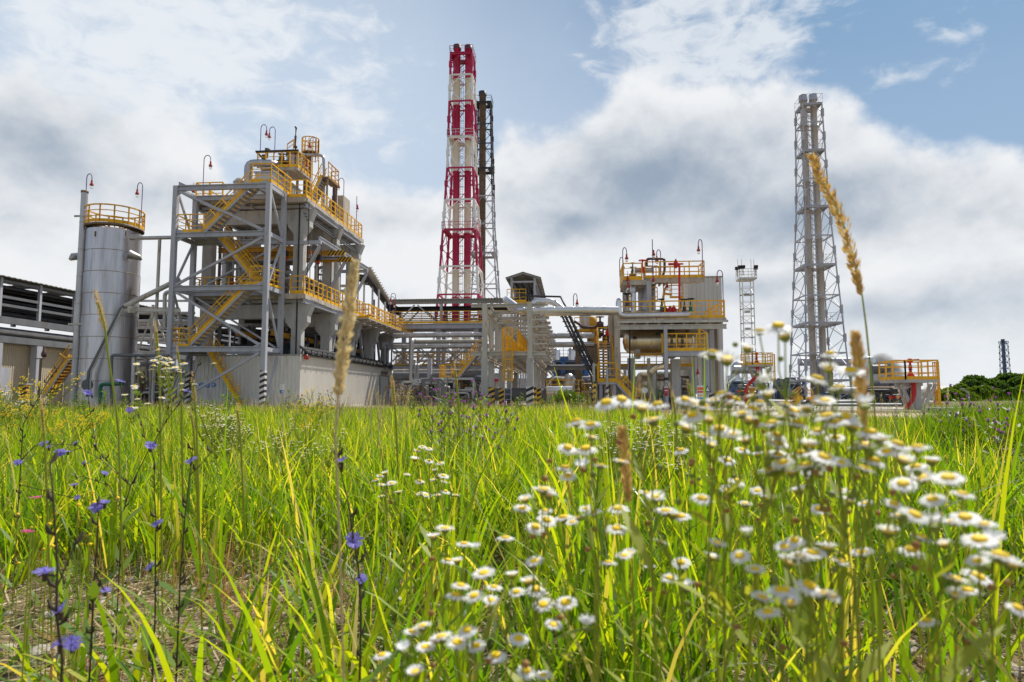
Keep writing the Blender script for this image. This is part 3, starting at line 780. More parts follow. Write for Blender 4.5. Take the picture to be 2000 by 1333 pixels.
for y in (Y0+.2, Y0+DY, Y0+2*DY):
    z = P(600, 476, Y0).z; xo = P(632, 476, Y0+.2).x
    mb.beam((xc-1.2, y-.45, z), (xo, y-.45, z), .2, .26); mb.beam((xc+.3, y-.45, z-2.5), (xo-.1, y-.45, z-.15), .13, .13); mb.beam((xc+.3, y-.25, z-2.6), (xo-.1, y-.25, z-.25), .1, .1)
z = P(600, 470, Y0).z; mb.ibeam((xo-.15, Y0-.3, z+.05), (xo-.15, Y0+2*DY, z+.05), .2, .3, 0, .05)
mb.build('bracket', 'steel', b)
mb = MB()      # standpipes and rain pipe on the front column
mb.tube([V(xc+.05, Y0-.36, zU), V(xc+.05, Y0-.36, 3)], .05, 6); mb.tube([V(xc+.9, Y0-.8, zU-.3), V(xc+.9, Y0-.8, zLo)], .03, 6); mb.build('rain_pipe', 'black', b)
# process equipment under the upper deck
for i, (px, py0, py1, r, dy, mat, lab) in enumerate([
    (443, 442, 540, .38, 3.0, 'alu_dull', 'leftmost upright grey vessel under the upper concrete deck'),
    (470, 442, 550, .34, 3.5, 'alu_dull', 'second upright grey vessel from the left under the upper concrete deck'),
    (496, 442, 560, .3, 2.5, 'steel_lt', 'slim pale upright vessel under the upper concrete deck near the tower post'),
    (540, 470, 560, .42, 5.5, 'alu', 'bright upright vessel between the front column and the tower on the lower deck'),
    (652, 470, 560, .5, 8.0, 'steel_lt', 'pale upright vessel between the second and third columns on the lower deck')]):
    Y = Y0+dy; p0 = P(px, py1, Y); z1 = P(px, py0, Y).z; z0 = zLo+.003
    v = thing('upright_vessel', lab, 'vessel', (p0.x, Y, z0))
    mb = MB(); mb.lathe((p0.x, Y, z0), [(r*.8, 0), (r*.8, .4), (r, .7), (r, z1-z0-.5), (r*.7, z1-z0-.15), (.05, z1-z0)], 16); mb.build('shell', mat, v)
    mb = MB()
    for z in (.9, (z1-z0)*.5, (z1-z0)*.8): mb.lathe((p0.x, Y, z0+z), [(r+.005, -.05), (r+.05, -.05), (r+.05, .05), (r+.005, .05)], 16, caps=False)
    mb.build('band', 'steel', v)
rng = random.Random(11)
labs = ['upper deck', 'lower deck', 'ground floor']
for i in range(6):       # tangled pipe runs on the lower deck
    mb = MB(); y = Y0+1+i*3.3; z = zLo+.4+rng.random()*2.2; r = rng.uniform(.08, .2)
    xa, xb = xw+rng.random()*2, xc-rng.random()*1.4
    mb.pipe([V(xa, y, zLo), V(xa, y, z), V(xb, y, z), V(xb, y+.6, z), V(xb, y+.6, z+1.6)], r, 10)
    mb.pipe([V(xa+1, y+.5, zLo), V(xa+1, y+.5, z+.6), V(xb-.5, y+.5, z+.6), V(xb-.5, y+.5, zLo)], r*.7, 8)
    for k in range(4): mb.lathe((xa+1+k*.9, y, z), [(r*1.7, -.04), (r*1.7, .04)], 12, axis='x')
    mb.lathe(V(xa+1.6, y, z+.3), [(.05, -.3), (.16, -.2), (.16, 0), (.05, .1), (.03, .4), (.2, .42), (.2, .46), (.02, .47)], 12)
    tag(mb.build('process_pipe', ['alu_dull', 'steel_lt', 'brownpipe'][i % 3]), ['silver', 'pale', 'brown'][i % 3]+' bent process pipe with flanges on the lower concrete deck, '+['front', 'second', 'third', 'fourth', 'fifth', 'rearmost'][i]+' row', 'pipe')
# dark panels standing in for the deep shade under the decks
mb = MB(); mb.box(xw+.4, xw+.5, Y0+4, yE-.5, 3.7, bzL-hB); mb.box(xw+.4, xc-1, yE-.6, yE-.5, 3.7, bzL-.5); mb.build('shade_panel', 'steel_dk', b)
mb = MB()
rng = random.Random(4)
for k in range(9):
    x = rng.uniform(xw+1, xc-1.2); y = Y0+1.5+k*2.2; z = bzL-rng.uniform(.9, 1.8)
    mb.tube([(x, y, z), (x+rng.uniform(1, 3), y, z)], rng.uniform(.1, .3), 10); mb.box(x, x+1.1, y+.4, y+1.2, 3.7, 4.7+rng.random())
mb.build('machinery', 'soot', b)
# braces between lower columns
mb = MB()
for k in range(4):
    y = Y0+DY*k
    if k in (1, 2, 3): mb.cut(); mb.beam((xc-.1, y+1.2, 3.7), (xc-.1, y+2.6, bzL-.3), .2, .2); mb.beam((xc-.1, y+4.2, 3.7), (xc-.1, y+2.8, bzL-.3), .2, .2); mb.beam((xc-.1, y+1.1, bzL-.2), (xc-.1, y+4.4, bzL-.2), .2, .2)
mb.build('brace', 'steel', b)

# ------------------------------------------------------------------ shed at its foot
ys0, ys1 = 43.0, 66.0
sx0, sx1 = P(380, 740, ys0).x, P(585, 740, ys0).x; sz = P(585, 695, ys0).z
s = thing('sheet_metal_shed', 'long low ribbed metal shed under the concrete frame', 'shed', ((sx0+sx1)/2, 54, 0))
mb = MB(); mb.corr((sx1, ys0, 0), (sx0, ys0, 0), 0.12, sz, 0.27, 0.045, out=(0, -1, 0)); 
mb.build('wall', 'shed', s)
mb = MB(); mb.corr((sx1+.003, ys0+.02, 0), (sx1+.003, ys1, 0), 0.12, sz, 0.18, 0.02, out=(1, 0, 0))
d = mb.build('side_wall', 'shed_lt', s); d['label'] = 'cream east wall of the shed'  # sunlit side put into a lighter, warmer sheet colour than the front
mb = MB(); mb.box(sx0, sx1+.06, ys0-.06, ys1, sz+.003, sz+.10); mb.build('roof', 'roof', s)
mb = MB(); mb.box(sx1+.03, sx1+.07, ys0-.08, ys0-.03, 0.1, sz+.08); mb.box(sx0-.1, sx1+.05, ys0-.02, ys1, 0, .12); mb.build('trim', 'shed_lt', s)
dy0 = sx1/P(741, 760, 1.0).x; dy1 = sx1/P(757, 760, 1.0).x
mb = MB(); mb.box(sx1+.03, sx1+.08, dy0, dy1, .15, P(741, 735, dy0).z); dr = mb.build('door', 'cabinet', s)
mb = MB(); mb.box(sx1+.083, sx1+.12, dy1-.35, dy1-.25, 1.1, 1.2); mb.build('handle', 'black', dr)
mb = MB(); zd = P(741, 735, dy0).z
mb.box(sx1+.03, sx1+.1, dy0-.12, dy0-.003, .1, zd+.1); mb.box(sx1+.03, sx1+.1, dy1+.003, dy1+.12, .1, zd+.1); mb.box(sx1+.03, sx1+.1, dy0-.003, dy1+.003, zd+.003, zd+.1); mb.build('door_frame', 'steel_dk', s)
mb = MB(); mb.box(sx1+.03, sx1+.06, dy0+.3, dy1-.2, zd+.2, zd+.5); tag(mb.build('door_sign', 'rustpipe'), 'small dark red plate above the shed door', 'sign')
mb = MB(); mb.box(sx1+.03, sx1+.06, dy1+.4, dy1+1.0, 1.6, 2.3, 0); mb.box(sx1+.03, sx1+.06, dy1+.4, dy1+1.0, .9, 1.597, 1); tag(mb.build('wall_sign', ['signorange', 'lightplate']), 'orange and white notice on the wall right of the shed door', 'sign')
# cable trays along the shed roof
c = thing('cable_bundle', 'thick black cable trays along the top edge of the shed', 'cable tray', (sx1, 54, sz))
mb = MB(); rng = random.Random(8)
for k in range(7):
    z = sz+.13+.16*k*(.55) ; x = sx1+.42-.11*k
    mb.tube([(x, ys0+.4, z), (x, ys1+.3, z)], .045+.02*(k % 3), 6)
for k in range(22):
    y = ys0+.6+k*1.02; mb.box(sx1-.4, sx1+.55, y, y+.07, sz+.1, sz+.145); mb.box(sx1+.5, sx1+.55, y, y+.07, sz+.1, sz+.42); mb.beam((sx1-.3, y, sz+.75), (sx1+.5, y, sz+.14), .05, .05)
mb.build('cables', 'black', c)
mb = MB(); 
for k in range(5): mb.tube([(sx1-5.5, ys0+1.5+k*.12, sz+.5+.1*k), (sx1-.2, ys0+1.5+k*.12, sz+.5+.1*k)], .05, 6)
mb.build('cables', 'black', c)
for y, lab in ((ys0+.35, 'small red lamp box on the front corner of the shed roof'), (ys0+8.2, 'small red lamp box halfway along the shed roof edge')):
    mb = MB(); mb.lathe((sx1+.3, y, sz-.12), [(.05, .22), (.15, .12), (.17, -.1), (.1, -.14)], 10); mb.beam((sx1+.05, y, sz+.02), (sx1+.3, y, sz+.02), .05, .05); tag(mb.build('wall_lamp', 'lampred'), lab, 'lamp')
# signs on the shed
def pic(px, py, kind, lab):
    q = P(px, py, ys0-.06); r = 4.6/FPX*ys0
    mb = MB(); mb.lathe((q.x, ys0-.06, q.z), [(r, 0), (r, .02)], 24, 0, 'y')
    y0 = ys0-.07
    if kind == 0:      # running figure, simple
        mb.box(q.x-.02, q.x+.02, y0, y0+.005, q.z-.06, q.z+.05, 1); mb.lathe((q.x, y0, q.z+.08), [(.03, 0), (.03, .005)], 10, 1, 'y'); mb.beam((q.x, y0+.002, q.z-.05), (q.x-.05, y0+.002, q.z-.12), .005, .03, 1); mb.beam((q.x, y0+.002, q.z-.05), (q.x+.05, y0+.002, q.z-.12), .005, .03, 1)
    elif kind == 1:    # head with earmuffs / face
        mb.lathe((q.x, y0, q.z), [(.075, 0), (.075, .005)], 16, 1, 'y'); mb.lathe((q.x, y0-.004, q.z), [(.035, 0), (.035, .003)], 12, 0, 'y')
    else:              # head with hard hat
        mb.lathe((q.x, y0, q.z-.02), [(.06, 0), (.06, .005)], 16, 1, 'y'); mb.box(q.x-.1, q.x+.1, y0-.002, y0+.004, q.z+.02, q.z+.04, 1); mb.lathe((q.x, y0, q.z+.04), [(.055, 0), (.055, .005)], 16, 1, 'y')
    tag(mb.build('safety_sign', ['signblue', 'lightplate']), lab, 'sign')
pic(393, 752, 0, 'round blue safety sign with a white figure, leftmost on the ribbed shed wall')
pic(405, 753, 1, 'round blue safety sign with a white ring, middle of three on the shed wall')
pic(417, 752, 2, 'round blue safety sign with a helmeted head, rightmost of three on the shed wall')
q = P(551, 760, ys0-.06); mb = MB(); mb.box(q.x-.17, q.x+.17, ys0-.08, ys0-.05, q.z-.32, q.z+.32, 0); mb.box(q.x-.15, q.x+.15, ys0-.085, ys0-.081, q.z-.30, q.z-.08, 1); mb.lathe((q.x+.03, ys0-.09, q.z-.2), [(.06, 0), (.06, .004)], 12, 0, 'y')
tag(mb.build('notice_board', ['lightplate', 'signblue']), 'white notice board with a blue lower panel by the rear tower post', 'sign')

# inner gallery, cable trays and many thin lines inside the concrete frame
mb = MB(); zg = zLo+2.9
mb.box(xw+.3, xc-.6, Y0+1.4, Y0+2.6, zg-.1, zg); 
for x in (xw+1, xc-2.2): mb.beam((x, Y0+1.5, zLo), (x, Y0+1.5, zg-.1), .12, .12)
g = thing('inner_gallery', 'narrow yellow railed gallery hung inside the upper storey of the concrete frame', 'walkway', ((xw+xc)/2, Y0+2, zLo)); mb.build('deck', 'steel', g)
mb = MB(); railing(mb, [V(xw+.3, Y0+1.4, zg), V(xc-.6, Y0+1.4, zg)], 1.1, .8, toe=.2); mb.build('railing', 'yellow_dk', g)
rng = random.Random(61)
for i, (z0, z1, n, mat, lab) in enumerate(((zLo, bzU-hB, 26, 'steel', 'bundle of upright grey pipes in the upper storey of the concrete frame'), (zLo, bzU-hB-.6, 18, 'rustpipe', 'rusty small pipes and fittings in the upper storey of the concrete frame'), (3.7, bzL-hB, 18, 'steel_dk', 'dark upright pipes in the lower storey of the concrete frame'))):
    t = thing('pipe_bank', lab, 'pipes', ((xw+xc)/2, Y0+6, z0)); mb = MB()
    for k in range(n):
        x = rng.uniform(xw+.4, xc-.7); y = Y0+rng.uniform(.6, 10.5); r_ = rng.uniform(.05, .15); zt_ = rng.uniform(z0+1.0, z1)
        if k % 3 == 0: zt_ = z1
        L = rng.uniform(.6, 2.4)*rng.choice((-1, 1)); xe2 = min(max(x+L, xw+.4), xc-.6)
        if zt_ < z1-.4 and abs(xe2-x) > .3: mb.pipe([V(x, y, z0), V(x, y, zt_), V(xe2, y, zt_), V(xe2, y, z0)], r_, 8)
        else: mb.tube([V(x, y, z0), V(x, y, zt_)], r_, 8)
        for f in (.3, .6, .85): mb.lathe((x, y, z0+(zt_-z0)*f), [(r_*1.7, -.04), (r_*1.7, .04)], 8)
    mb.build('pipes', mat, t)
    mb = MB()
    for k in range(8):
        q = V(rng.uniform(xw+.6, xc-.8), Y0+rng.uniform(.8, 6), z0+rng.uniform(.6, 2.0)); mb.lathe(q, [(.05,-.25),(.17,-.2),(.2,0),(.06,.1),(.04,.4),(.2,.42),(.2,.46),(.02,.47)], 10); mb.tube([q, V(q.x, q.y, z0)], .05, 6)
    mb.build('valves', ['brownpipe', 'lampred', 'soot'][i], t)
t = thing('cable_tray', 'grey cable trays with drop lines under the upper deck edge', 'cable tray', (xc, Y0+6, zU-1)); mb = MB()
for k in range(3): mb.beam((xc+.45+.1*k, Y0-.5, bzU-.35-.22*k), (xc+.45+.1*k, yU-.3, bzU-.35-.22*k), .12, .05)
for k in range(5): mb.tube([(xc+.4, Y0+.9+2.1*k, bzU-.4), (xc+.4, Y0+.9+2.1*k, zLo+.2)], .03, 5)
mb.build('tray', 'steel_dk', t)
# ------------------------------------------------------------------ equipment on the upper deck
zu = zU+.003
# grey cabin
mb = MB(); Yc = 46.2
x0, x1 = P(498, 350, Yc).x, P(538, 350, Yc).x; zc = P(538, 337, Yc).z
t = thing('equipment_cabin', 'dark grey sheet metal housing standing on the upper deck below the drum platform', 'housing', ((x0+x1)/2, 48, zu))
mb.box(x0, x1, Yc, Yc+4.6, zu, zc); mb.build('housing', 'cabinet', t)
mb = MB(); mb.box(x0-.1, x1+.1, Yc-.1, Yc+4.7, zc+.002, zc+.1)
for k in range(6): mb.box(x1+.003, x1+.05, Yc+.3+k*.75, Yc+.38+k*.75, zu, zc)
mb.build('trim', 'steel', t)
# drum platform
Yp = 47.0; zp = P(581, 326, Yp).z
x0, x1 = P(503, 326, Yp).x, P(581.5, 326, Yp).x
t = thing('drum_platform', 'small yellow railed platform with a black top rail above the upper deck', 'platform', ((x0+x1)/2, Yp+1, zu))
mb = MB(); mb.box(x0+1.2, x1, Yp, Yp+2.5, zp-.22, zp-.02)
for x in (x0+1.3, x1-.9):
    for y in (Yp+.3, Yp+2.1): mb.beam((x, y, zu), (x, y, zp-.23), .16, .16)
mb.box(x0+.2, x0+1.19, Yp, Yp+2.5, zp-.12, zp-.02); mb.build('deck', 'concrete_stain', t)
mb = MB(); railing(mb, [V(x0, Yp, zp), V(x1, Yp, zp), V(x1, Yp+2.5, zp)], 1.15, .62, toe=.22, post=.08); mb.build('railing', 'yellow', t)
mb = MB(); mb.beam((x0-.15, Yp-.06, zp+1.24), (x1+.05, Yp-.06, zp+1.24), .12, .12)
mb.beam((x0-.1, Yp, zp+1.2), (x0+.5, Yp+1.0, zp+.6), .1, .1); mb.build('cable_duct', 'black', t)
d = thing('storage_drum', 'grey drum with a dark rim on the small platform at the very top', 'vessel', (P(577, 320, 48.2).x, 48.2, zp))
q = P(577, 320, 48.3); R = .68; zt = P(577, 302, 48.3).z
mb = MB(); mb.lathe((q.x, 48.3, zp-.018), [(R, 0), (R, zt-zp-.06), (R-.1, zt-zp+.08), (.02, zt-zp+.16)], 28); mb.build('shell', 'alu_dull', d)
mb = MB(); mb.lathe((q.x, 48.3, zt-.16), [(R+.005, 0), (R+.06, 0), (R+.06, .14), (R+.005, .14)], 28, caps=False); mb.build('rim', 'rustpipe', d)
mb = MB(); mb.lathe((q.x-.75, 47.9, zp+.5), [(.3, 0), (.36, 0), (.36, .15), (.3, .15)], 16, axis='x'); mb.build('manhole', 'rustpipe', d)
s = thing('exhaust_stack', 'thin dark silencer stack at the highest point of the plant frame', 'exhaust', (P(577, 296, 47.6).x, 47.6, zp+1.2))
q = P(577, 294, 47.6); mb = MB(); zs = P(577, 250, 47.6).z; z0 = q.z
mb.lathe((q.x, 47.6, z0), [(.05, -1.3), (.05, .12), (.14, .2), (.14, .33), (.10, .36), (.10, 1.1), (.085, 1.12), (.05, 1.13), (.05, zs-z0-.1)], 12); mb.build('silencer', 'brownpipe', s)
mb = MB(); mb.tube([V(q.x, 47.6, zs-.12), V(q.x+.02, 47.6, zs), V(q.x-.1, 47.6, zs+.1)], [.07, .07, .05], 8); mb.build('tip', 'black', s)
# round caged platform
Yr = 50.0; q = P(606, 300, Yr); zr0 = q.z; Rr = .66
t = thing('caged_platform', 'round yellow guard cage beside the drum at the top of the frame', 'platform', (q.x, Yr, zu))
mb = MB(); n = 14; ring = [V(q.x+Rr*math.cos(2*PI*k/n), Yr+Rr*math.sin(2*PI*k/n), zr0) for k in range(n)]
railing(mb, ring, 1.12, 3, toe=.06, closed=True, post=.05, rail=.045)
ring2 = [p-V(0,0,.45) for p in ring[:7]+ring[11:]]
for p in ring[:6]+ring[11:]: mb.beam(p-V(0,0,.45), p, .03, .03)
for i in range(n): mb.beam(ring[i]-V(0,0,.45), ring[(i+1) % n]-V(0,0,.45), .03, .03)
for p in (ring[1], ring[12]): mb.beam(p-V(0,0,.45), V(p.x, p.y, zu), .06, .06)
mb.build('cage', 'yellow', t)
mb = MB(); mb.lathe((q.x, Yr, zr0-.05), [(Rr, 0), (Rr, .04)], 14); mb.tube([V(q.x-.2, Yr, zu), V(q.x-.2, Yr, zr0-.06)], .3, 12); mb.build('deck', 'rustpipe', t)
t = thing('guard_rail', 'angular yellow railing bay left of the thin silencer stack', 'railing', (P(568, 296, 48.7).x, 48.9, zp))
mb = MB(); a, b_, c_ = P(561, 300, 49), P(573, 297, 48.2), P(575, 297, 49.6); 
for p in (a, b_, c_): p.z = zp+1.45
railing(mb, [a, b_], 1.1, 3, toe=.05); mb.beam(a, V(a.x, a.y, zp), .06, .06); mb.beam(b_, V(b_.x, b_.y, zp), .06, .06); mb.build('railing', 'yellow', t)
# bent silver duct
mb = MB(); mb.pipe([P(484, 372, 46.5), P(484, 319, 46.5), P(526, 319, 46.5), P(545, 322, 47.5)], .27, 16, 0, 2.0)
tag(mb.build('bent_duct', 'alu_dull'), 'fat silver duct bending over at the top of the stair tower', 'duct')
mb = MB(); mb.pipe([P(594, 303, 48.6), P(632, 304, 48.6), P(633, 340, 48.6), V(P(633, 360, 48.6).x, 48.6, zu)], .11, 10, 0, 3)
tag(mb.build('vent_line', 'alu_dull'), 'grey pipe leaving the drum to the right and dropping to the deck', 'pipe')
mb = MB(); mb.tube([P(513, 306, 47.4), P(522, 306, 47.4)], .16, 10); mb.beam(P(519, 293, 47.4), P(526, 294, 47.4), .3, .22); mb.beam(P(522, 305, 47.4), P(522, 294, 47.4), .12, .12)
for px in (547, 553): mb.lathe(P(px, 309, 47.6), [(.03, -.4), (.12, -.3), (.1, .1), (.03, .2), (.17, .3), (.17, .33), (.02, .34)], 10)
for px in (540, 548, 556): mb.tube([P(px, 316, 47.5), P(px+7, 316, 47.5)], .13, 8)
for px in (512, 547, 553): q = P(px, 309, 47.6); mb.beam(q, V(q.x, q.y, zp-.02), .08, .08)
tag(mb.build('valve_group', 'rustpipe'), 'cluster of rusty valves and flanges behind the black top rail', 'valves')
# right hand stair and platform
Ys = 47.5; a = P(596, 383, Ys); b_ = P(628, 345, Ys); a.z = zu
t = thing('roof_stairs', 'steep yellow stair on the upper deck leading up to the right hand landing', 'stairs', a)
stair_flight(t, 'flight', a, b_, 1.0, wdir=(0, 1.0, 0))
x0, x1 = P(616, 344, Ys).x+.4, P(641, 344, Ys).x; z1 = b_.z-.02
mb = MB(); mb.box(x0, x1, Ys, Ys+2.2, z1-.1, z1); mb.beam((x1-.1, Ys+.1, zu), (x1-.1, Ys+.1, z1-.1), .12, .12); mb.beam((x1-.1, Ys+2.1, zu), (x1-.1, Ys+2.1, z1-.1), .12, .12); mb.build('landing', 'rustpipe', t)
mb = MB(); railing(mb, [V(x1, Ys, z1), V(x1, Ys+2.2, z1), V(x0, Ys+2.2, z1)], 1.1, .8); mb.build('railing', 'yellow_dk', t)
# second exhaust + cabinets
s = thing('exhaust_stack', 'stubby brown exhaust stack on grey cabinets near the right end of the upper deck', 'exhaust', (P(653, 390, 52.5).x, 52.5, zu))
q = P(653, 384, 52.5); mb = MB(); mb.lathe((q.x, 52.5, zu), [(.2, 0), (.2, q.z-zu+.0), (.16, q.z-zu+.05), (.16, q.z-zu+1.1), (.1, q.z-zu+1.2), (.1, q.z-zu+1.3), (.13, q.z-zu+1.3), (.13, q.z-zu+1.35)], 14); mb.build('pipe', 'brownpipe', s)
mb = MB(); mb.box(q.x-.5, q.x-.25, 52.6, 54, zu, q.z-.3); mb.box(q.x+.25, q.x+.75, 52.6, 54.2, zu, q.z+.1); mb.box(q.x-1.6, q.x-.55, 52.6, 54, q.z-.9, q.z-.8); mb.build('cabinet', 'concrete_stain', s)
# far left corner vessel heads behind the front railing
mb = MB(); q = P(470, 356, 48); mb.lathe((q.x, 48, zu), [(.5, 0), (.5, q.z-zu), (.3, q.z-zu+.25), (.05, q.z-zu+.3)], 16); mb.lathe((q.x, 48, zu), [(.55, q.z-zu-.1), (.55, q.z-zu-.02)], 16)
tag(mb.build('domed_vessel', 'steel_lt'), 'domed pale vessel top behind the fat silver duct', 'vessel')
lamp(399, 304, 1, 388, 44.0, 'red gooseneck lamp standing alone above the stair tower top beam')
lamp(510, 244, 1, 298, 47.0, 'left one of the two red gooseneck lamps that nod to each other at the top', .5)
lamp(538, 248, -1, 300, 46.9, 'right one of the two red gooseneck lamps that nod to each other at the top', .5)
lamp(617, 268, -1, 318, 48.0, 'red gooseneck lamp in front of the round guard cage', .5)
lamp(672, 348, -1, 424, 52.8, 'red gooseneck lamp beside the stubby brown exhaust stack', .5)
lamp(697, 384, -1, 452, 55.3, 'straight lamp mast at the right end of the upper deck railing', .1, True)
hanging(378, 372, 44.2, 'red lamp hanging under the left part of the tower top beam')
hanging(599, 322, 46.8, 'red lamp on the corner of the drum platform')
hanging(526, 466, 44.2, 'red lamp hanging behind the right tower post below the white beam')
hanging(606, 492, 45.5, 'red lamp hanging under the bracket beside the yellow hoist rail')
# travelling hoist hooks
for px, py, Y, lab in ((558, 493, 45.7, 'dark hoist with orange hook block below the front yellow rail'), (622, 501, 47.7, 'dark chain hoist under the banded yellow rail near the second column')):
    q = P(px, py, Y); h = thing('chain_hoist', lab, 'hoist', q)
    mb = MB(); mb.box(q.x-.18, q.x+.18, Y-.15, Y+.15, q.z-.25, q.z+.1); mb.tube([q, q-V(0,0,1.6)], .03, 6); mb.build('body', 'black', h)
    mb = MB(); mb.lathe(q-V(0,0,.45), [(.02, .2), (.12, .1), (.12, -.1), (.03, -.2)], 10); mb.build('hook_block', 'lampred', h)

# ------------------------------------------------------------------ chimneys
def chimney(name, label, pxc, Yc, prof, levels, stacks, lw, mats, cols=None, top_py=None, plat_every=1, ladder=True, legmul=1.0, yscale=1.0, rw=.05, ov_=.2):
    """prof: (py, half width m) down the tower; levels: py of horizontal frames; stacks: (dx, radius, py_top)"""
    cx = P(pxc, levels[0], Yc).x
    zf = lambda py: max(0.0, P(pxc, py, Yc).z) if py < 790 else 0.0
    def hw(py):
        for (a, wa), (b, wb) in zip(prof[:-1], prof[1:]):
            if a <= py <= b: return wa+(wb-wa)*(py-a)/(b-a)
        return prof[-1][1] if py > prof[-1][0] else prof[0][1]
    t = thing(name, label, 'chimney', (cx, Yc, 0))
    colof = (lambda py: 0) if not cols else (lambda py: next((m for a, b, m in cols if a <= py < b), 1))
    fr = MB(); pl = MB(); hr = MB()
    lv = levels+[800]
    for i in range(len(lv)-1):
        a, b = lv[i], lv[i+1]; m = colof((a+b)/2)
        za, zb_, wa, wb = zf(a), zf(b), hw(a), hw(b)
        ca = [V(cx+sx*wa, Yc+sy*wa*yscale, za) for sx, sy in ((-1,-1),(1,-1),(1,1),(-1,1))]
        cb = [V(cx+sx*wb, Yc+sy*wb*yscale, zb_) for sx, sy in ((-1,-1),(1,-1),(1,1),(-1,1))]
        for k in range(4):
            fr.tube([ca[k], cb[k]], lw*legmul, 8, m)
            j = (k+1) % 4
            fr.beam(ca[k], ca[j], lw*1.3, lw*1.6, m)
            mid = (ca[k]+ca[j])/2; midb = (cb[k]+cb[j])/2
            fr.beam(mid, cb[k].lerp(ca[k], .5), lw*.7, lw*.7, m); fr.beam(mid, cb[j].lerp(ca[j], .5), lw*.7, lw*.7, m)
            fr.beam(midb, cb[k].lerp(ca[k], .5), lw*.7, lw*.7, m); fr.beam(midb, cb[j].lerp(ca[j], .5), lw*.7, lw*.7, m)
            fr.box(ca[k].lerp(cb[k],.5).x-lw*1.6, ca[k].lerp(cb[k],.5).x+lw*1.6, ca[k].lerp(cb[k],.5).y-lw*1.6, ca[k].lerp(cb[k],.5).y+lw*1.6, ca[k].lerp(cb[k],.5).z-.5, ca[k].lerp(cb[k],.5).z+.5, m)
        if i % plat_every == 0 or i == 0:
            o = ov_; pl.cut(); hr.cut()
            e = wa+o; ey = wa*yscale+o
            pl.box(cx-e, cx+e, Yc-ey, Yc-ey+1.1, za+lw, za+lw+.08, m); pl.box(cx-e, cx+e, Yc+ey-1.1, Yc+ey, za+lw, za+lw+.08, m)
            pl.box(cx-e, cx-e+1.0, Yc-ey+1.1, Yc+ey-1.1, za+lw, za+lw+.08, m); pl.box(cx+e-1.0, cx+e, Yc-ey+1.1, Yc+ey-1.1, za+lw, za+lw+.08, m)
            railing(hr, [V(cx-e,Yc-ey,za+lw+.08), V(cx+e,Yc-ey,za+lw+.08), V(cx+e,Yc+ey,za+lw+.08), V(cx-e,Yc+ey,za+lw+.08)], 1.1, 1.5, m if cols else 0, closed=True, toe=.0, post=rw, rail=rw, mids=(.55,))
    fr.build('lattice', mats[0], t); pl.build('platform', mats[0], t); hr.build('railing', mats[0], t)
    for dx, r, ptop in stacks:
        st = MB(); edges = [ptop]
        if cols:
            edges += [c[0] for c in cols if c[0] > ptop+5]
        else: edges += levels[1:]
        edges += [800]; cap = None
        zt = zf(ptop)
        for a, b in zip(edges[:-1], edges[1:]):
            m = colof((a+b)/2)
            za, zb_ = zf(a), zf(b)
            st.lathe((cx+dx, Yc, 0), [(r, zb_), (r, za-.12), (r+.07, za-.12), (r+.07, za), (r, za)], 20, m, caps=False)
        st.lathe((cx+dx, Yc, zt), [(r+.12, -.8), (r+.12, 0), (r*.85, 0), (r*.85, -1.2)], 20, 2, caps=False)
        st.build('stack', mats[1], t)
    if ladder:
        ld = MB(); y = Yc-.3; zt = zf(levels[0])
        for x in (cx-.2, cx+.2): ld.beam((x, y, 0), (x, y, zt), .05, .05)
        z = .5
        while z < zt: ld.beam((cx-.2, y, z), (cx+.2, y, z), .03, .03); z += .45
        z = 3
        while z < zt: ld.lathe((cx, y-.3, z), [(.36, 0), (.36, .06)], 10, caps=False); z += 1.3
        ld.build('ladder', mats[2], t)
    return t
CR = [(80,156,0),(156,207,1),(207,277,0),(277,336,1),(336,398,0),(398,457,1),(457,527,0),(527,581,1),(581,652,0),(652,900,1)]
chimney('twin_chimney', 'tall red and white banded lattice chimney with two stacks', 904, 111.5,
        [(97,1.78),(335,2.2),(456,2.75),(580,3.35),(650,3.8),(800,4.6)], [115,156,207,277,336,398,457,527,581,652,715], [(-1.0,.60,89),(1.0,.60,91)], .16,
        [['crimson','white','soot'], ['crimson','cream','soot'], 'steel_dk'], CR, plat_every=3, legmul=1.25, rw=.045)
chimney('dark_chimney', 'sooty black single stack in a lattice behind the red and white chimney', 946, 128,
        [(200,1.35),(450,2.0),(800,4.4)], [206,248,286,335,388,442,500,560,620,690], [(-.35,.68,180)], .13,
        [['soot','steel','soot'], ['rustpipe','rustpipe','soot'], 'soot'], [(100,388,0),(388,900,1)], plat_every=3)
chimney('grey_chimney', 'grey lattice chimney with two rusty stacks at the right', 1579, 86.5,
        [(212,1.18),(411,1.45),(800,2.75)], [212,247,302,356,411,467,524,582,636,692,745], [(-.62,.41,187),(.62,.41,186)], .095,
        [['steel'], ['stackbrown','stackbrown','steel'], 'steel'], None, plat_every=2, yscale=1.15, rw=.025, ov_=.08)
# flare far off
chimney('flare_stack', 'dark flare stack far behind the trees at the right edge', 1960, 420,
        [(668,1.5),(900,2.6)], [672,684,696,708,720,732,744,758], [(-.3,.9,663)], .16, [['bluegrey'], ['bluegrey','bluegrey','soot'], 'bluegrey'], None, plat_every=20, ladder=False, rw=.2)
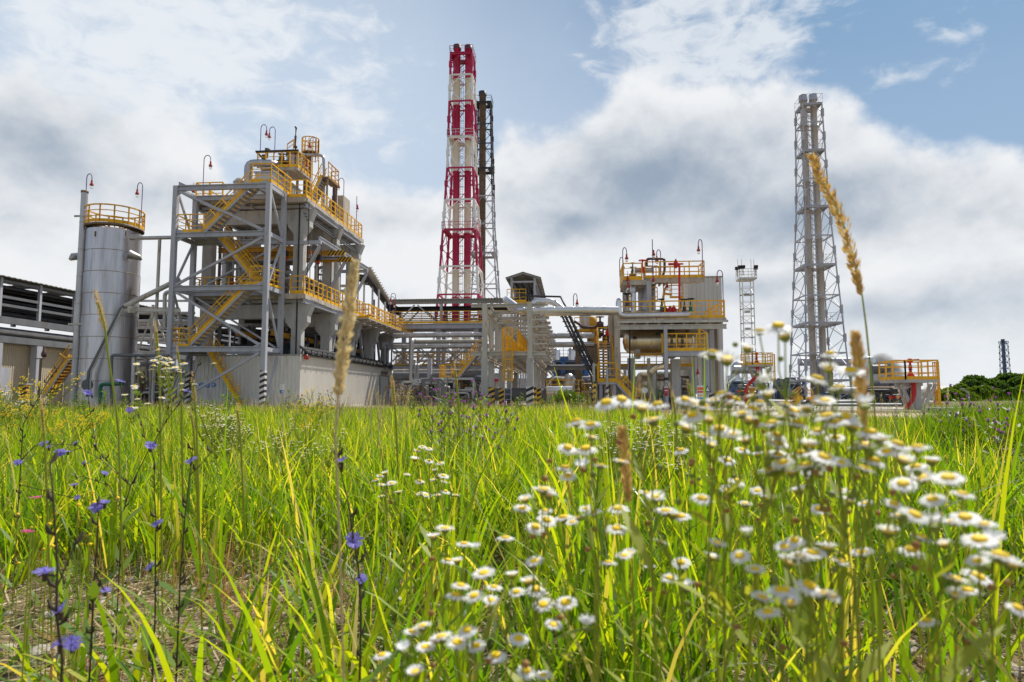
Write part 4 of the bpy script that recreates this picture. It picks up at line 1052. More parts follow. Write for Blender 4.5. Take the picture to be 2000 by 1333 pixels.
# floodlight mast
t = thing('floodlight_mast', 'slender white lattice mast with a lamp platform on top', 'mast', (P(1458, 640, 95).x, 95, 0))
mb = MB(); cx = P(1458, 560, 95).x; zt = P(1458, 548, 95).z; a = .75
for sx in (-1, 1):
    for sy in (-1, 1): mb.beam((cx+sx*a, 95+sy*a, 0), (cx+sx*a, 95+sy*a, zt), .13, .13)
z = 0; i = 0
while z < zt-.5:
    for sx, sy, tx, ty in ((-1,-1,1,-1),(1,-1,1,1),(1,1,-1,1),(-1,1,-1,-1)):
        mb.beam((cx+sx*a, 95+sy*a, z), (cx+tx*a, 95+ty*a, z+1.0 if i % 2 else z), .06, .06); mb.beam((cx+sx*a, 95+sy*a, z if i % 2 else z+1.0), (cx+tx*a, 95+ty*a, z+1.0 if not i % 2 else z), .06, .06)
    z += 1.0; i += 1
mb.build('lattice', 'white', t)
mb = MB(); mb.box(cx-1.15, cx+1.15, 93.9, 96.1, zt, zt+.12); 
for k in range(5): mb.box(cx-.35, cx+.35, 94.7, 95.3, zt-2.2-2.4*k, zt-1.9-2.4*k)
mb.build('platform', 'steel_lt', t)
mb = MB(); railing(mb, [V(cx-1.15,93.9,zt+.12),V(cx+1.15,93.9,zt+.12),V(cx+1.15,96.1,zt+.12),V(cx-1.15,96.1,zt+.12)], 1.3, 1.1, closed=True); 
for x in (cx-1.1, cx-.6, cx+.7, cx+1.1): mb.tube([(x, 95, zt), (x, 95, zt+3.0)], .04, 5)
mb.build('railing', 'white', t)
for x, y in ((cx-1.15, 93.8), (cx-.75, 93.7), (cx+1.0, 93.8), (cx-1.3, 94.8), (cx+1.2, 94.6)):
    mb = MB(); mb.prism([(x-.26, y-.15, zt+1.4), (x+.26, y-.15, zt+1.4), (x+.26, y-.35, zt+1.85), (x-.26, y-.35, zt+1.85)], (0, .35, .1)); mb.beam((x, y, zt+.5), (x, y, zt+1.5), .08, .08); mb.build('floodlight', 'black', t)
# ------------------------------------------------------------------ roofed pipe bridge in the middle distance
YB1 = 67.0
xa, xb = P(752, 600, YB1).x, P(1010, 600, YB1).x
zr_ = P(870, 586, YB1).z; zfl = P(870, 636, YB1).z
t = thing('roofed_pipe_bridge', 'long roofed pipe bridge with a yellow railing in front of the red and white chimney', 'pipe bridge', ((xa+xb)/2, YB1, 0))
mb = MB(); mb.sheet_roof((xa, YB1-.6, zr_), (xb, YB1-.6, zr_), (xb, YB1+3.4, zr_+.35), (xa, YB1+3.4, zr_+.35), 46, .07); mb.box(xa, xb, YB1-.2, YB1-.02, zr_-.42, zr_-.10); mb.build('roof', 'roof', t)
mb = MB()
for px in (768, 862, 960):
    x = P(px, 600, YB1).x
    for y in (YB1, YB1+3): mb.box(x-.13, x+.13, y-.13, y+.13, zfl, zr_-.43)
x_ = [P(p, 600, YB1).x for p in (778, 810, 850)]
for y in (YB1-.05, YB1+3): mb.beam((x_[0], y, zfl+.4), (x_[1], y, zr_-.5), .13, .13); mb.beam((x_[1]+.3, y, zr_-.5), (x_[2]+.3, y, zfl+.2), .13, .13)
mb.build('frame', 'steel', t)
mb = MB(); mb.ibeam((xa, YB1-.3, zfl-.1), (xb, YB1-.3, zfl-.1), .3, .5, 0, .06); mb.ibeam((xa, YB1+3, zfl-.1), (xb, YB1+3, zfl-.1), .3, .5, 0, .06); mb.box(xa, xb, YB1-.1, YB1+2.8, zfl+.15, zfl+.2)
for px in (790, 857, 930): x = P(px, 600, YB1).x; mb.box(x-.2, x+.2, YB1-.2, YB1+.2, 0, zfl-.36); mb.box(x-.2, x+.2, YB1+2.8, YB1+3.2, 0, zfl-.36)
mb.build('girder', 'steel', t)
mb = MB(); railing(mb, [V(xa, YB1-.32, zfl+.2), V(xb, YB1-.32, zfl+.2)], 1.2, .95, toe=.22, post=.06); mb.build('railing', 'yellow', t)
mb = MB()
for py, r_ in ((601, .27), (599, .2)): mb.tube([(xa, YB1+1.2, P(870, py, YB1).z), (xb, YB1+1.2, P(870, py, YB1).z)], r_, 10)
for k, py in enumerate((608, 611.5, 615, 619, 622.5, 626, 629.5)): mb.tube([(xa, YB1+1.6, P(870, py, YB1).z), (xb, YB1+1.6, P(870, py, YB1).z)], .05+.03*(k == 3), 6)
mb.build('pipe_run', 'black', t)
# sloping covered cable gallery at its left end
t = thing('sloping_gallery', 'sloping black pipe gallery with a perforated cover coming down behind the concrete frame', 'pipe gallery', (P(730, 560, 64).x, 64, 0))
mb = MB()
for k, (o, r_) in enumerate(((0, .16), (.35, .12), (.7, .14), (1.05, .1))):
    mb.tube([P(698, 538, 63)+V(0,o,-.2*k), P(716, 541, 63)+V(0,o,-.2*k), P(757, 596, 66)+V(0,o,-.2*k), P(775, 601, 67)+V(0,o,-.2*k)], r_, 8)
mb.build('pipes', 'black', t)
mb = MB(); mb.beam(P(716, 523, 63), P(756, 590, 66), .9, .12, 0)
for k in range(14): q = P(716, 523, 63).lerp(P(756, 590, 66), (k+.5)/14); mb.beam(q+V(-.5,0,.12), q+V(.5,0,.12), .12, .08)
mb.build('cover', 'steel_lt', t)
mb = MB()
for px, py in ((700, 525), (712, 525), (728, 548), (740, 565), (752, 590)): q = P(px, py, 64); mb.beam(q, V(q.x, q.y, zLo), .15, .15)
mb.beam(P(690, 524, 64), P(716, 523, 64), .2, .2); mb.beam(P(690, 545, 64), P(728, 548, 64), .15, .15); mb.build('frame', 'steel', t)
# walkway round the rear of the lower deck
t = thing('side_walkway', 'yellow railed walkway at the rear right corner of the concrete frame', 'walkway', (xe+1, yE-4, zLo))
mb = MB(); mb.box(xe+.2, xe+1.5, Y0+9, yE+3, zLo-.62, zLo-.5)
for k in range(9): mb.beam((xe, Y0+9.5+1.7*k, zLo-1.0), (xe+1.5, Y0+9.5+1.7*k, zLo-.7), .1, .14)
mb.build('deck', 'concrete_stain', t)
mb = MB(); railing(mb, [V(xe+.2, Y0+9, zLo-.5), V(xe+1.5, Y0+9, zLo-.5), V(xe+1.5, yE+3, zLo-.5)], 1.1, .8); mb.build('railing', 'yellow', t)

# ------------------------------------------------------------------ truss bridge and pipes below it
YB2 = 63.0
xa2, xb2 = P(768, 690, YB2).x, P(950, 690, YB2).x
t = thing('truss_bridge', 'grey truss footbridge with yellow railings under the roofed pipe bridge', 'bridge', ((xa2+xb2)/2, YB2, 0))
mb = MB(); z1, z0 = P(860, 672, YB2).z, P(860, 718, YB2).z
for y in (YB2, YB2+2.4):
    for z in (z1, z0): mb.ibeam((xa2, y, z), (xb2, y, z), .22, .3, 0, .05)
    xs = [P(p, 690, YB2).x for p in (752, 805, 857, 912, 962)]
    for k in range(len(xs)-1):
        mb.beam((xs[k], y, z0 if k % 2 == 0 else z0), (xs[k], y, z1), .14, .14)
        mb.beam((xs[k], y, z0), (xs[k+1], y, z1), .12, .12); mb.beam((xs[k], y, z1), (xs[k+1], y, z0), .12, .12)
        mb.box(xs[k]-.3, xs[k]+.3, y-.06, y+.06, z0-.2, z0+.35); mb.box(xs[k]-.3, xs[k]+.3, y-.06, y+.06, z1-.35, z1+.2)
mb.build('truss', 'steel', t)
mb = MB(); mb.box(xa2, xb2, YB2+.3, YB2+2.1, z0+.16, z0+.22); mb.build('deck', 'steel_dk', t)
mb = MB(); railing(mb, [V(xa2, YB2+2.1, z0+.22), V(xb2, YB2+2.1, z0+.22)], 1.15, .7, toe=.2); railing(mb, [V(xa2, YB2+.3, z0+.22), V(xb2, YB2+.3, z0+.22)], 1.15, 1.2, toe=.15); mb.build('railing', 'yellow', t)
mb = MB()
for px in (812, 900): x = P(px, 690, YB2).x; mb.box(x-.2, x+.2, YB2+.3, YB2+.7, 0, z0-.16)
mb.build('pier', 'concrete', t)
def hpipe(py, Y, pa, pb, r, mat, lab, n=12):
    z = P((pa+pb)/2, py, Y).z; xa_, xb_ = P(pa, py, Y).x, P(pb, py, Y).x
    mb = MB(); mb.tube([(xa_, Y, z), (xb_, Y, z)], r, n)
    k = xa_+1.0
    while k < xb_-.5: mb.lathe((k, Y, z), [(r+.001, -.03), (r+.02, -.03), (r+.02, .03), (r+.001, .03)], n, axis='x', caps=False); k += 2.2
    return tag(mb.build('horizontal_pipe', mat), lab, 'pipe')
hpipe(655, 61.5, 768, 950, .24, 'alu_dull', 'thick grey pipe running level just below the roofed bridge girder')
hpipe(667, 62.2, 800, 950, .16, 'steel_lt', 'thinner pale pipe under the thick level pipe left of the central rack')
hpipe(677, 61.8, 768, 935, .22, 'alu_dull', 'dull grey pipe along the upper chord of the truss bridge')
hpipe(735, 58, 768, 950, .38, 'steel_dk', 'fat dark pipe crossing low behind the zigzag stair')
hpipe(724, 60, 768, 950, .12, 'steel_lt', 'thin pale pipe low behind the truss bridge')
hpipe(688, 66, 768, 950, .12, 'steel_lt', 'thin pale pipe seen through the truss bridge')
for px, r_, py0, py1, lab in ((804, .2, 664, 746, 'thickest of three upright grey pipes left of the zigzag stair'), (811, .09, 712, 746, 'thin middle one of three upright grey pipes left of the zigzag stair'), (817, .09, 712, 746, 'thin right one of three upright grey pipes left of the zigzag stair')):
    q = P(px, py0, 56.5); mb = MB(); mb.pipe([V(q.x-.0, 57.5, q.z), V(q.x, 56.5, q.z), V(q.x, 56.5, P(px, py1, 56.5).z), V(q.x+1.6, 56.5, P(px, py1, 56.5).z)], r_, 10); tag(mb.build('upright_pipe', 'alu_dull'), lab, 'pipe')
# zigzag stair
t = thing('zigzag_stairs', 'free standing yellow zigzag stair left of the central pipe rack', 'stairs', (P(895, 775, 55).x, 55, 0))
Yz = 55.0
a = P(893, 739, Yz); b_ = P(930, 692, Yz); stair_flight(t, 'flight', a, b_, .9)
c_ = P(922, 776, Yz+1); c_.z = .05; d_ = P(880, 742, Yz+1.0); stair_flight(t, 'flight', c_, d_, .9)
mb = MB(); x0, x1 = P(859, 741, Yz).x, P(894, 741, Yz).x; zz = a.z-.03; mb.box(x0, x1, Yz-.1, Yz+2, zz-.08, zz)
for x in (x0+.1, x1-.3): mb.beam((x, Yz, 0), (x, Yz, zz-.08), .1, .1)
mb.box(b_.x, b_.x+1.4, Yz-.1, Yz+2, b_.z-.09, b_.z-.01); mb.beam((b_.x+1.2, Yz, 0), (b_.x+1.2, Yz, b_.z-.1), .12, .12); mb.build('landing', 'steel', t)
mb = MB(); railing(mb, [V(x1-.5, Yz-.1, zz), V(x0, Yz-.1, zz), V(x0, Yz+2, zz)], 1.1, .5); railing(mb, [V(b_.x, Yz-.1, b_.z), V(b_.x+1.4, Yz-.1, b_.z)], 1.1, .7); mb.build('railing', 'yellow', t)
# low pipework on the ground
rng = random.Random(21)
labs = ['at the foot of the shed corner', 'below the three upright pipes', 'in front of the zigzag stair foot', 'behind the zigzag stair foot', 'left of the central rack leg', 'under the fat dark pipe']
for i in range(6):
    mb = MB(); px = 778+i*26; Y = 50+i*1.6; q = P(px, 760, Y)
    for k in range(6):
        x = q.x+rng.uniform(-1.3, 1.3); y = Y+rng.uniform(0, 2.5); h = rng.uniform(.7, 2.2); r_ = rng.uniform(.05, .12); L = rng.uniform(.6, 2.0)
        mb.pipe([V(x, y, 0), V(x, y, h), V(x+L, y, h), V(x+L, y, 0)], r_, 8)
        mb.lathe((x+L*.5, y, h), [(r_*1.8, -.06), (r_*2.2, -.05), (r_*2.2, .05), (r_*1.8, .06)], 10, axis='x')
        mb.lathe((x+L*.5, y, h), [(.04, .1), (.04, .35), (.16, .36), (.16, .40), (.03, .41)], 10)
    tag(mb.build('pipe_manifold', ['rustpipe', 'steel_dk', 'alu_dull'][i % 3]), ['rusty', 'dark', 'grey'][i % 3]+' manifold of small pipes and valves '+labs[i], 'pipes')
for i, (px, py, Y, w, lab) in enumerate([(812, 768, 57, .16, 'leftmost yellow black banded post below the upright pipes'), (839, 751, 56, .22, 'yellow black banded post just right of the upright pipes')]):
    q = P(px, py, Y); t = thing('banded_post', lab, 'post', (q.x, Y, 0))
    mb = MB(); mb.box(q.x-w, q.x+w, Y-w, Y+w, 0, q.z); mb.build('foot', 'stripe_by', t); mb = MB(); mb.box(q.x-w*.8, q.x+w*.8, Y-w*.8, Y+w*.8, q.z, q.z+2.2); mb.build('shaft', 'steel', t)
# small block kiosk behind
mb = MB(); q = P(925, 745, 62); mb.box(q.x-2.2, q.x+2, 62.9, 66, 0, q.z); mb.box(q.x-2.4, q.x+2.2, 62.7, 66.2, q.z+.002, q.z+.25, 1); mb.box(q.x-1, q.x+.8, 62.84, 62.898, .3, q.z-.6, 2); tag(mb.build('kiosk', ['shed_lt', 'signred', 'steel_dk']), 'small cream kiosk with a red roof edge behind the zigzag stair', 'building')

# ------------------------------------------------------------------ central pipe rack
YC = 40.0
xl_, xr_ = P(947, 690, YC).x, P(1035, 690, YC).x
zb1, zb2, zc_ = P(990, 691, YC).z, P(990, 597, YC).z, P(990, 701, YC).z
t = thing('central_pipe_rack', 'pale steel pipe rack of many cross frames receding into the plant', 'pipe rack', ((xl_+xr_)/2, 52, 0))
fx0, fx1 = P(920, 690, YC).x, P(1066, 690, YC).x
NF, SP = 9, 3.3
ct = MB(); cn = MB(); bm = MB(); sbw = MB(); sby = MB()
for k in range(NF):
    y = YC+SP*k; e = .0
    for x in (xl_, xr_):
        ct.ibeam((x, y, zc_), (x, y, zb2+.12), .3, .34, 0, .05)
        ct.cut()
        if k in (0, 1, 3, 5, 7):
            w_ = .2; cn.cut(); cn.box(x-w_, x+w_, y-w_, y+w_, 0, zc_-.002)
            zs = P(1035, 755, YC).z
            (sbw if k == 0 else sby).cut()
            if k == 0 and x == xl_: sbw.box(x-w_-.012, x+w_+.012, y-w_-.012, y+w_+.012, P(947, 779, YC).z-.12, P(947, 779, YC).z+.12)
            else: (sbw if k == 0 else sby).box(x-w_-.012, x+w_+.012, y-w_-.012, y+w_+.012, .0, zs)
    for z, h in ((zb2, .2), (zb1, .24)):
        bm.cut(); bm.ibeam((fx0, y-.0, z), (fx1, y, z), .2, h, 0, .04)
    # intermediate short arms on the east side carrying lines
    for f in (.2, .38, .55, .7, .85):
        z = zb1+(zb2-zb1)*f
        bm.beam((xr_-.1, y, z), (xr_+1.0, y, z), .1, .09)
    if k in (1, 2, 3): bm.beam((xl_, y, zb2-.7), (xr_, y, zb2-.7), .1, .12)
    if k < NF-1:
        bm.beam((xl_, y, zb2-.25), (xr_, y+SP, zb2-.25), .09, .09); bm.beam((xr_, y, zb2-.25), (xl_, y+SP, zb2-.25), .09, .09)
for x in (xl_, xr_):
    for z in (zb2-.2, zb1-.2): bm.ibeam((x, YC, z), (x, YC+SP*(NF-1), z), .16, .2, 0, .04)
    bm.beam((x, YC+.2, zb2-.3), (x, YC+SP, zb1+.3), .11, .11)
ct.build('post', 'steel_lt', t); cn.build('concrete_leg', 'concrete', t); bm.build('cross_beam', 'steel_lt', t); sbw.build('banded_foot', 'stripe_bw', t); sby.build('banded_foot', 'stripe_by', t)
pp = MB(); rng = random.Random(9)
for k in range(8):
    x = fx0+.4+(fx1-fx0-.8)*k/7; r_ = rng.uniform(.05, .14); pp.tube([(x, YC+.8+rng.random()*2, zb1-.22-r_-.05), (x, YC+SP*NF, zb1-.22-r_-.05)], r_, 8)
    if k in (0, 1, 6, 7): pp.tube([(x, YC+.8, zb2+.12+r_), (x, YC+SP*NF, zb2+.12+r_)], r_, 8)
for f in (.2, .38, .55, .7, .85):
    z = zb1+(zb2-zb1)*f
    for dx in (.3, .7): pp.tube([(xr_+dx, YC+2+2*dx, z+.12), (xr_+dx, YC+SP*NF, z+.12)], .07, 6)
pp.build('pipe_line', 'concrete_stain', t)
# ladder cage and yellow walkway
lx0, lx1 = P(981, 700, YC-.5).x, P(1001, 700, YC-.5).x
t = thing('caged_ladder', 'yellow safety cage ladder on the front of the central pipe rack', 'ladder', ((lx0+lx1)/2, YC-.5, 0))
mb = MB(); zt_, zb_ = P(990, 641, YC-.5).z, P(990, 744, YC-.5).z; R = (lx1-lx0)/2; cx = (lx0+lx1)/2
n = 9
for k in range(n):
    a = PI+PI*k/(n-1); p = V(cx+R*math.cos(a), YC-.28+R*1.1*math.sin(a), 0); mb.beam(V(p.x, p.y, zb_), V(p.x, p.y, zt_), .035, .035)
for z in [zb_+ (zt_-zb_)*k/5 for k in range(6)]:
    for k in range(n-1):
        a, a2 = PI+PI*k/(n-1), PI+PI*(k+1)/(n-1)
        mb.beam((cx+R*math.cos(a), YC-.28+R*1.1*math.sin(a), z), (cx+R*math.cos(a2), YC-.28+R*1.1*math.sin(a2), z), .03, .05)
mb.build('cage', 'yellow', t)
mb = MB()
for x in (cx-.2, cx+.2): mb.beam((x, YC-.25, 0), (x, YC-.25, zt_), .05, .05)
z = .3
while z < zt_: mb.beam((cx-.2, YC-.25, z), (cx+.2, YC-.25, z), .03, .03); z += .32
mb.build('rungs', 'steel', t)
t = thing('rack_walkway', 'yellow walkway with solid side plates leading into the central pipe rack', 'walkway', (cx, YC+5, zb1))
mb = MB(); mb.box(lx0-.05, lx1+.25, YC+.15, YC+14, zb1+.13, zb1+.18); mb.build('deck', 'yellow_dk', t)
mb = MB()
for x in (lx0-.05, lx1+.25):
    railing(mb, [V(x, YC+.15, zb1+.18), V(x, YC+14, zb1+.18)], 1.25, .45, toe=.35, post=.07)
mb.build('railing', 'yellow', t)
# roofed gallery high behind
YG = 62.0
gx0, gx1 = P(999, 560, YG).x, P(1044, 560, YG).x; gz = P(1020, 541, YG).z; gr = P(1020, 531, YG).z; g0 = P(1020, 592, YG).z
t = thing('roofed_gallery', 'narrow high gallery with a gabled sheet roof behind the central rack', 'pipe gallery', ((gx0+gx1)/2, YG+9, 0))
gxm = (gx0+gx1)/2
mb = MB()
mb.sheet_roof((gx0-.6, YG, gz-.05), (gx0-.6, YG+20, gz-.05), (gxm, YG+20, gr), (gxm, YG, gr), 60, .04)
mb.sheet_roof((gx1+.6, YG, gz-.05), (gx1+.6, YG+20, gz-.05), (gxm, YG+20, gr), (gxm, YG, gr), 60, .04); mb.build('roof', 'roof', t)
mb = MB()
for k in range(6):
    y = YG+.2+3.8*k
    for x in (gx0, gx1): mb.box(x-.1, x+.1, y-.1, y+.1, 0, gz-.1)
    mb.beam((gx0-.55, y, gz-.12), (gxm, y, gr-.1), .1, .14); mb.beam((gx1+.55, y, gz-.12), (gxm, y, gr-.1), .1, .14); mb.beam((gx0, y, gz-.45), (gx1, y, gz-.45), .1, .16); mb.beam((gx0, y, g0), (gx1, y, g0), .15, .25)
for x in (gx0, gx1): mb.beam((x, YG, gz-.2), (x, YG+20, gz-.2), .14, .18)
mb.build('frame', 'steel', t)
mb = MB()
mb.box(gx0+.1, gx1-.1, YG+12, YG+12.1, g0, gz-.3)  # black sheet across the far part, added to darken the gallery inside
for k in range(9): mb.tube([(gx0+.3+.2*k, YG+1.2, gz-.5-.22*(k % 3)), (gx0+.3+.2*k, YG+20, gz-.5-.22*(k % 3))], .09, 6)
for k in range(7): mb.tube([(gx0+.3+.22*k, YG+.5, g0+.4+.25*(k % 4)), (gx0+.3+.22*k, YG+20, g0+.4+.25*(k % 4))], .1, 6)
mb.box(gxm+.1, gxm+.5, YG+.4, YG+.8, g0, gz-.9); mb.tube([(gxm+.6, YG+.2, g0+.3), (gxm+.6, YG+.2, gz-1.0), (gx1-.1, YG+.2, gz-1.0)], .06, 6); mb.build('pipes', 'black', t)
mb = MB(); railing(mb, [V(gx0-.4, YG-.2, g0+.1), V(gx1-.8, YG-.2, g0+.1)], 1.15, .6); mb.box(gx0-.4, gx1, YG-.2, YG+3, g0, g0+.08); mb.build('railing', 'yellow', t)
# big silver overhead pipe
YP = 41.0; r_ = .235
t = thing('overhead_pipe', 'fat shiny silver pipe running level from the central rack to the right hand unit', 'pipe', (P(1100, 607, YP).x, YP, 0))
zz = P(1100, 607, YP).z
mb = MB(); mb.pipe([P(986, 586, 45)+V(0,6,0), P(988, 585, 43.0), P(1018, 607.5, YP), V(P(1140, 607, YP).x, YP, zz)], r_, 18, 0, 1.6)
mb.pipe([V(P(1140, 607, YP).x, YP, zz), V(P(1145, 607, YP).x, YP, zz), V(P(1208, 607, YP).x, YP+.1, zz-.02)], r_*1.08, 18)
for px in (1024, 1042, 1064, 1083, 1100, 1120, 1137, 1160, 1180): mb.lathe((P(px, 607, YP).x, YP, zz), [(r_+.015, -.02), (r_+.035, -.02), (r_+.035, .02), (r_+.015, .02)], 18, axis='x', caps=False)
mb.build('pipe_run', 'alu', t)
mb = MB(); mb.pipe([P(1060, 620, 47), P(1042, 592, 47), P(1048, 589, 47), P(1080, 589, 47), P(1097, 604, 47), P(1150, 612, 49)], .22, 14, 0, 2); tag(mb.build('loop_pipe', 'alu'), 'shiny silver pipe loop above the fat level pipe near the black ladder', 'pipe')
for py, Y, pa, pb, r2, mat, lab in ((613.5, 44, 1060, 1200, .13, 'alu_gold', 'tarnished pipe running right under the fat silver overhead pipe'), (656, 55, 1062, 1160, .24, 'alu_dull', 'grey pipe leaving the central rack to the right, uppermost of two'), (673, 55, 1062, 1160, .2, 'alu_dull', 'grey pipe leaving the central rack to the right, lower of two'),
    (718, 50, 1065, 1165, .2, 'steel_dk', 'dark pipe crossing in front of the blue machinery'), (762, 46, 1068, 1118, .26, 'alu', 'shiny lagged pipe near the ground right of the banded rack feet'), (771, 52, 960, 1066, .5, 'steel_dk', 'big dark pipe lying behind the banded rack feet')):
    hpipe(py, Y, pa, pb, r2, mat, lab)
# black sloping ladder tray
t = thing('black_cable_ladder', 'black cable ladder sloping down from the overhead pipe to the ground', 'cable tray', (P(1140, 700, 46).x, 46, 0))
mb = MB(); a0, a1 = P(1094, 610, 46), P(1158, 742, 46); b0, b1 = P(1111, 612, 46.6), P(1172, 742, 46.6)
for p, q in ((a0, a1), (b0, b1)): mb.beam(p, q, .09, .14)
for k in range(15): mb.beam(a0.lerp(a1, k/14)-V(.15,0,0), b0.lerp(b1, k/14)+V(.1,0,0), .06, .06)
mb.beam(a0.lerp(b0, .5), a1.lerp(b1, .5), .42, .06)
for o in (.25, .75): p = a0.lerp(b0, o); q = a1.lerp(b1, o); mb.tube([p+V(0,-.1,.1), q+V(0,-.1,.1), V(q.x+.1, q.y, 0)], .07, 6)
mb.beam(a1, V(a1.x+.05, 46, 0), .12, .12); mb.beam(b1, V(b1.x, 46.6, 0), .12, .12)
mb.build('tray', 'soot', t)
mb = MB(); mb.tube([P(1020, 578, 48), P(1095, 580, 47), P(1104, 598, 46), P(1150, 700, 45.6)], .07, 6); mb.build('rail', 'black', t)
# blue machinery behind
t = thing('blue_compressor_block', 'blue painted compressor block on frames behind the black cable ladder', 'machinery', (P(1110, 740, 78).x, 78, 0))
mb = MB(); 
z1 = P(1110, 700, 78).z; z2 = P(1110, 705, 78).z
mb.box(P(1080, 700, 78).x, P(1146, 700, 78).x, 77, 82, z2, z1); mb.box(P(1085, 735, 78).x, P(1146, 700, 78).x, 78.5, 82, P(1110, 755, 78).z, P(1110, 722, 78).z)
for px in (1082, 1100, 1134, 1145): x = P(px, 700, 78).x; mb.box(x-.25, x+.25, 77.2, 77.7, 0, z2)
mb.build('block', 'blue', t)
mb = MB(); mb.box(P(1085, 735, 78).x, P(1140, 700, 78).x, 77.6, 78.3, P(1110, 718, 78).z, P(1110, 708, 78).z); 
for k in range(8): q = P(1088+7*k, 730, 77.5); mb.lathe(q, [(.3, -.5), (.36, 0), (.2, .5)], 10)
mb.build('fittings', 'soot', t)
mb = MB(); railing(mb, [V(P(1078, 700, 78).x, 77, z1), V(P(1146, 700, 78).x, 77, z1)], 1.2, 1.2); mb.build('railing', 'steel_dk', t)
mb = MB()
for px, pa in ((1087, 682), (1116, 681)): q = P(px, pa, 77); mb.lathe((q.x, 77, 0), [(.45, P(px, 704, 77).z), (.45, q.z-.3), (.3, q.z), (.05, q.z+.1)], 14)
mb.build('silencer', 'alu', t)
q = P(1112, 736, 52); mb = MB(); mb.lathe((q.x, 52, 0), [(.3, 0), (.3, .8), (.42, .9), (.42, 2.2), (.3, 2.5), (.05, 2.6)], 16); mb.pipe([V(q.x-.2, 52, 2.2), V(q.x-1.3, 52, 2.3), V(q.x-2.0, 52, 1.2)], .1, 8); tag(mb.build('filter_pot', 'alu'), 'shiny upright filter pot behind the low yellow railing', 'vessel')
t = thing('low_walkway', 'low yellow railed walkway with a short stair right of the banded rack feet', 'walkway', (P(1100, 785, 47).x, 47, 0))
x0, x1 = P(1068, 775, 47.5).x, P(1134, 775, 47.5).x; zz = P(1100, 771, 47.5).z
mb = MB(); mb.box(x0, x1, 47.5, 48.5, zz-.12, zz)
for x in (x0+.1, x1-.1): mb.beam((x, 47.6, 0), (x, 47.6, zz-.12), .1, .1)
mb.build('deck', 'steel', t)
mb = MB(); railing(mb, [V(x0, 47.5, zz), V(x1, 47.5, zz)], 1.0, .75); q = P(1150, 785, 47.5); railing(mb, [V(x1, 47.5, zz), V(q.x, 47.5, .1)], 1.0, .6); mb.build('railing', 'yellow', t)
lamp(762, 580, 1, 640, 61, 'red gooseneck lamp at the left end of the roofed bridge, further left', .5)
lamp(773, 573, -1, 640, 60, 'red gooseneck lamp at the left end of the roofed bridge, further right', .5)
lamp(1120, 574, 1, 602, 50, 'red gooseneck lamp above the fat silver overhead pipe', .3)
# ------------------------------------------------------------------ right hand process unit
YU = 45.0
def zz_(py, Y=YU, px=1310): return P(px, py, Y).z
x0, x1 = P(1207, 626, YU).x, P(1419, 626, YU).x
zd = zz_(622); zdb = zz_(640)
t = thing('process_unit', 'right hand process unit of concrete columns with yellow railed decks', 'process unit', ((x0+x1)/2, 48, 0))
mb = MB(); mb.box(x0, x1, YU, YU+6.5, zd-.14, zd); 
for k in range(9): x = x0+.3+(x1-x0-.6)*k/8; mb.beam((x, YU+.1, zd-.28), (x, YU+6.4, zd-.28), .16, .26)
mb.build('deck_slab', 'concrete_stain', t)
mb = MB()
for y in (YU+.06, YU+3, YU+6.3): mb.ibeam((x0-.2, y, zd-.58), (x1, y, zd-.58), .22, .32, 0, .05)
mb.box(x0-.2, x1+.1, YU-.06, YU-.01, zd-.30, zd-.145)
mb.build('deck_beam', 'steel_lt', t)
def col(px, w, ptop, Y, mat, pbot=None):
    q = P(px, 720, Y); mb = MB(); h = w/FPX*Y/2; mb.box(q.x-h, q.x+h, Y-h, Y+h, 0, P(px, ptop, Y).z); return mb.build('column', mat, t)
col(1206, 11, 612, YU+.15, 'concrete_stain'); col(1233, 14, 700, 46.6, 'concrete'); col(1319, 17, 702, 46.6, 'concrete'); col(1267, 6, 700, 46.2, 'concrete_stain')
col(1378, 8, 645, 46.4, 'steel'); col(1391, 9, 645, 48, 'steel'); col(1366, 6, 700, 46.0, 'steel_lt'); col(1206, 9, 640, YU+6, 'concrete'); col(1400, 5, 640, 46.5, 'rustpipe'); col(1280, 6, 720, 48.0, 'concrete')
fp = P(1301, 720, 44.2); mb = MB(); mb.ibeam((fp.x, 44.2, 0), (fp.x, 44.2, zz_(637, 44.2)), .22, .24, 0, .04); mb.box(fp.x-.13, fp.x+.13, 44.05, 44.35, zz_(743, 44.2), zz_(738, 44.2), 1); mb.build('column', ['steel', 'black'], t)
mb = MB(); railing(mb, [V(x0+.2, YU+6.4, zd), V(x0+.2, YU+.1, zd), V(x1-.1, YU+.1, zd), V(x1-.1, YU+6.4, zd)], 1.14, 1.03, toe=.2, post=.075, rail=.06); mb.build('railing', 'yellow', t)
# lower platform
lx0, lx1 = P(1299, 688, 44.6).x, P(1387, 688, 44.6).x; zl = zz_(686, 44.6)
mb = MB(); mb.box(lx0, lx1, 44.6, 46.2, zl-.1, zl); mb.beam((lx0-.05, 44.55, zl-.22), (lx1, 44.55, zl-.22), .1, .22); mb.beam((lx0, 46.1, zl-.22), (lx1, 46.1, zl-.22), .1, .2); mb.build('lower_deck', 'steel', t)
mb = MB(); railing(mb, [V(lx0+.1, 44.6, zl), V(P(1381, 680, 44.6).x, 44.6, zl), V(P(1381, 680, 44.6).x, 46.2, zl)], 1.12, .68, toe=.2, post=.07); 
gx = P(1366, 660, 44.9).x; mb.beam((gx, 44.9, zl), (gx, 44.9, zl+1.5), .12, .08); mb.beam((gx, 44.9, zl+1.5), (gx+.5, 44.9, zl+1.2), .05, .05)
mb.box(P(1292, 680, 44.5).x, P(1296, 680, 44.5).x, 44.45, 44.5, zz_(690, 44.5), zz_(652, 44.5))
mb.build('railing', 'yellow', t)
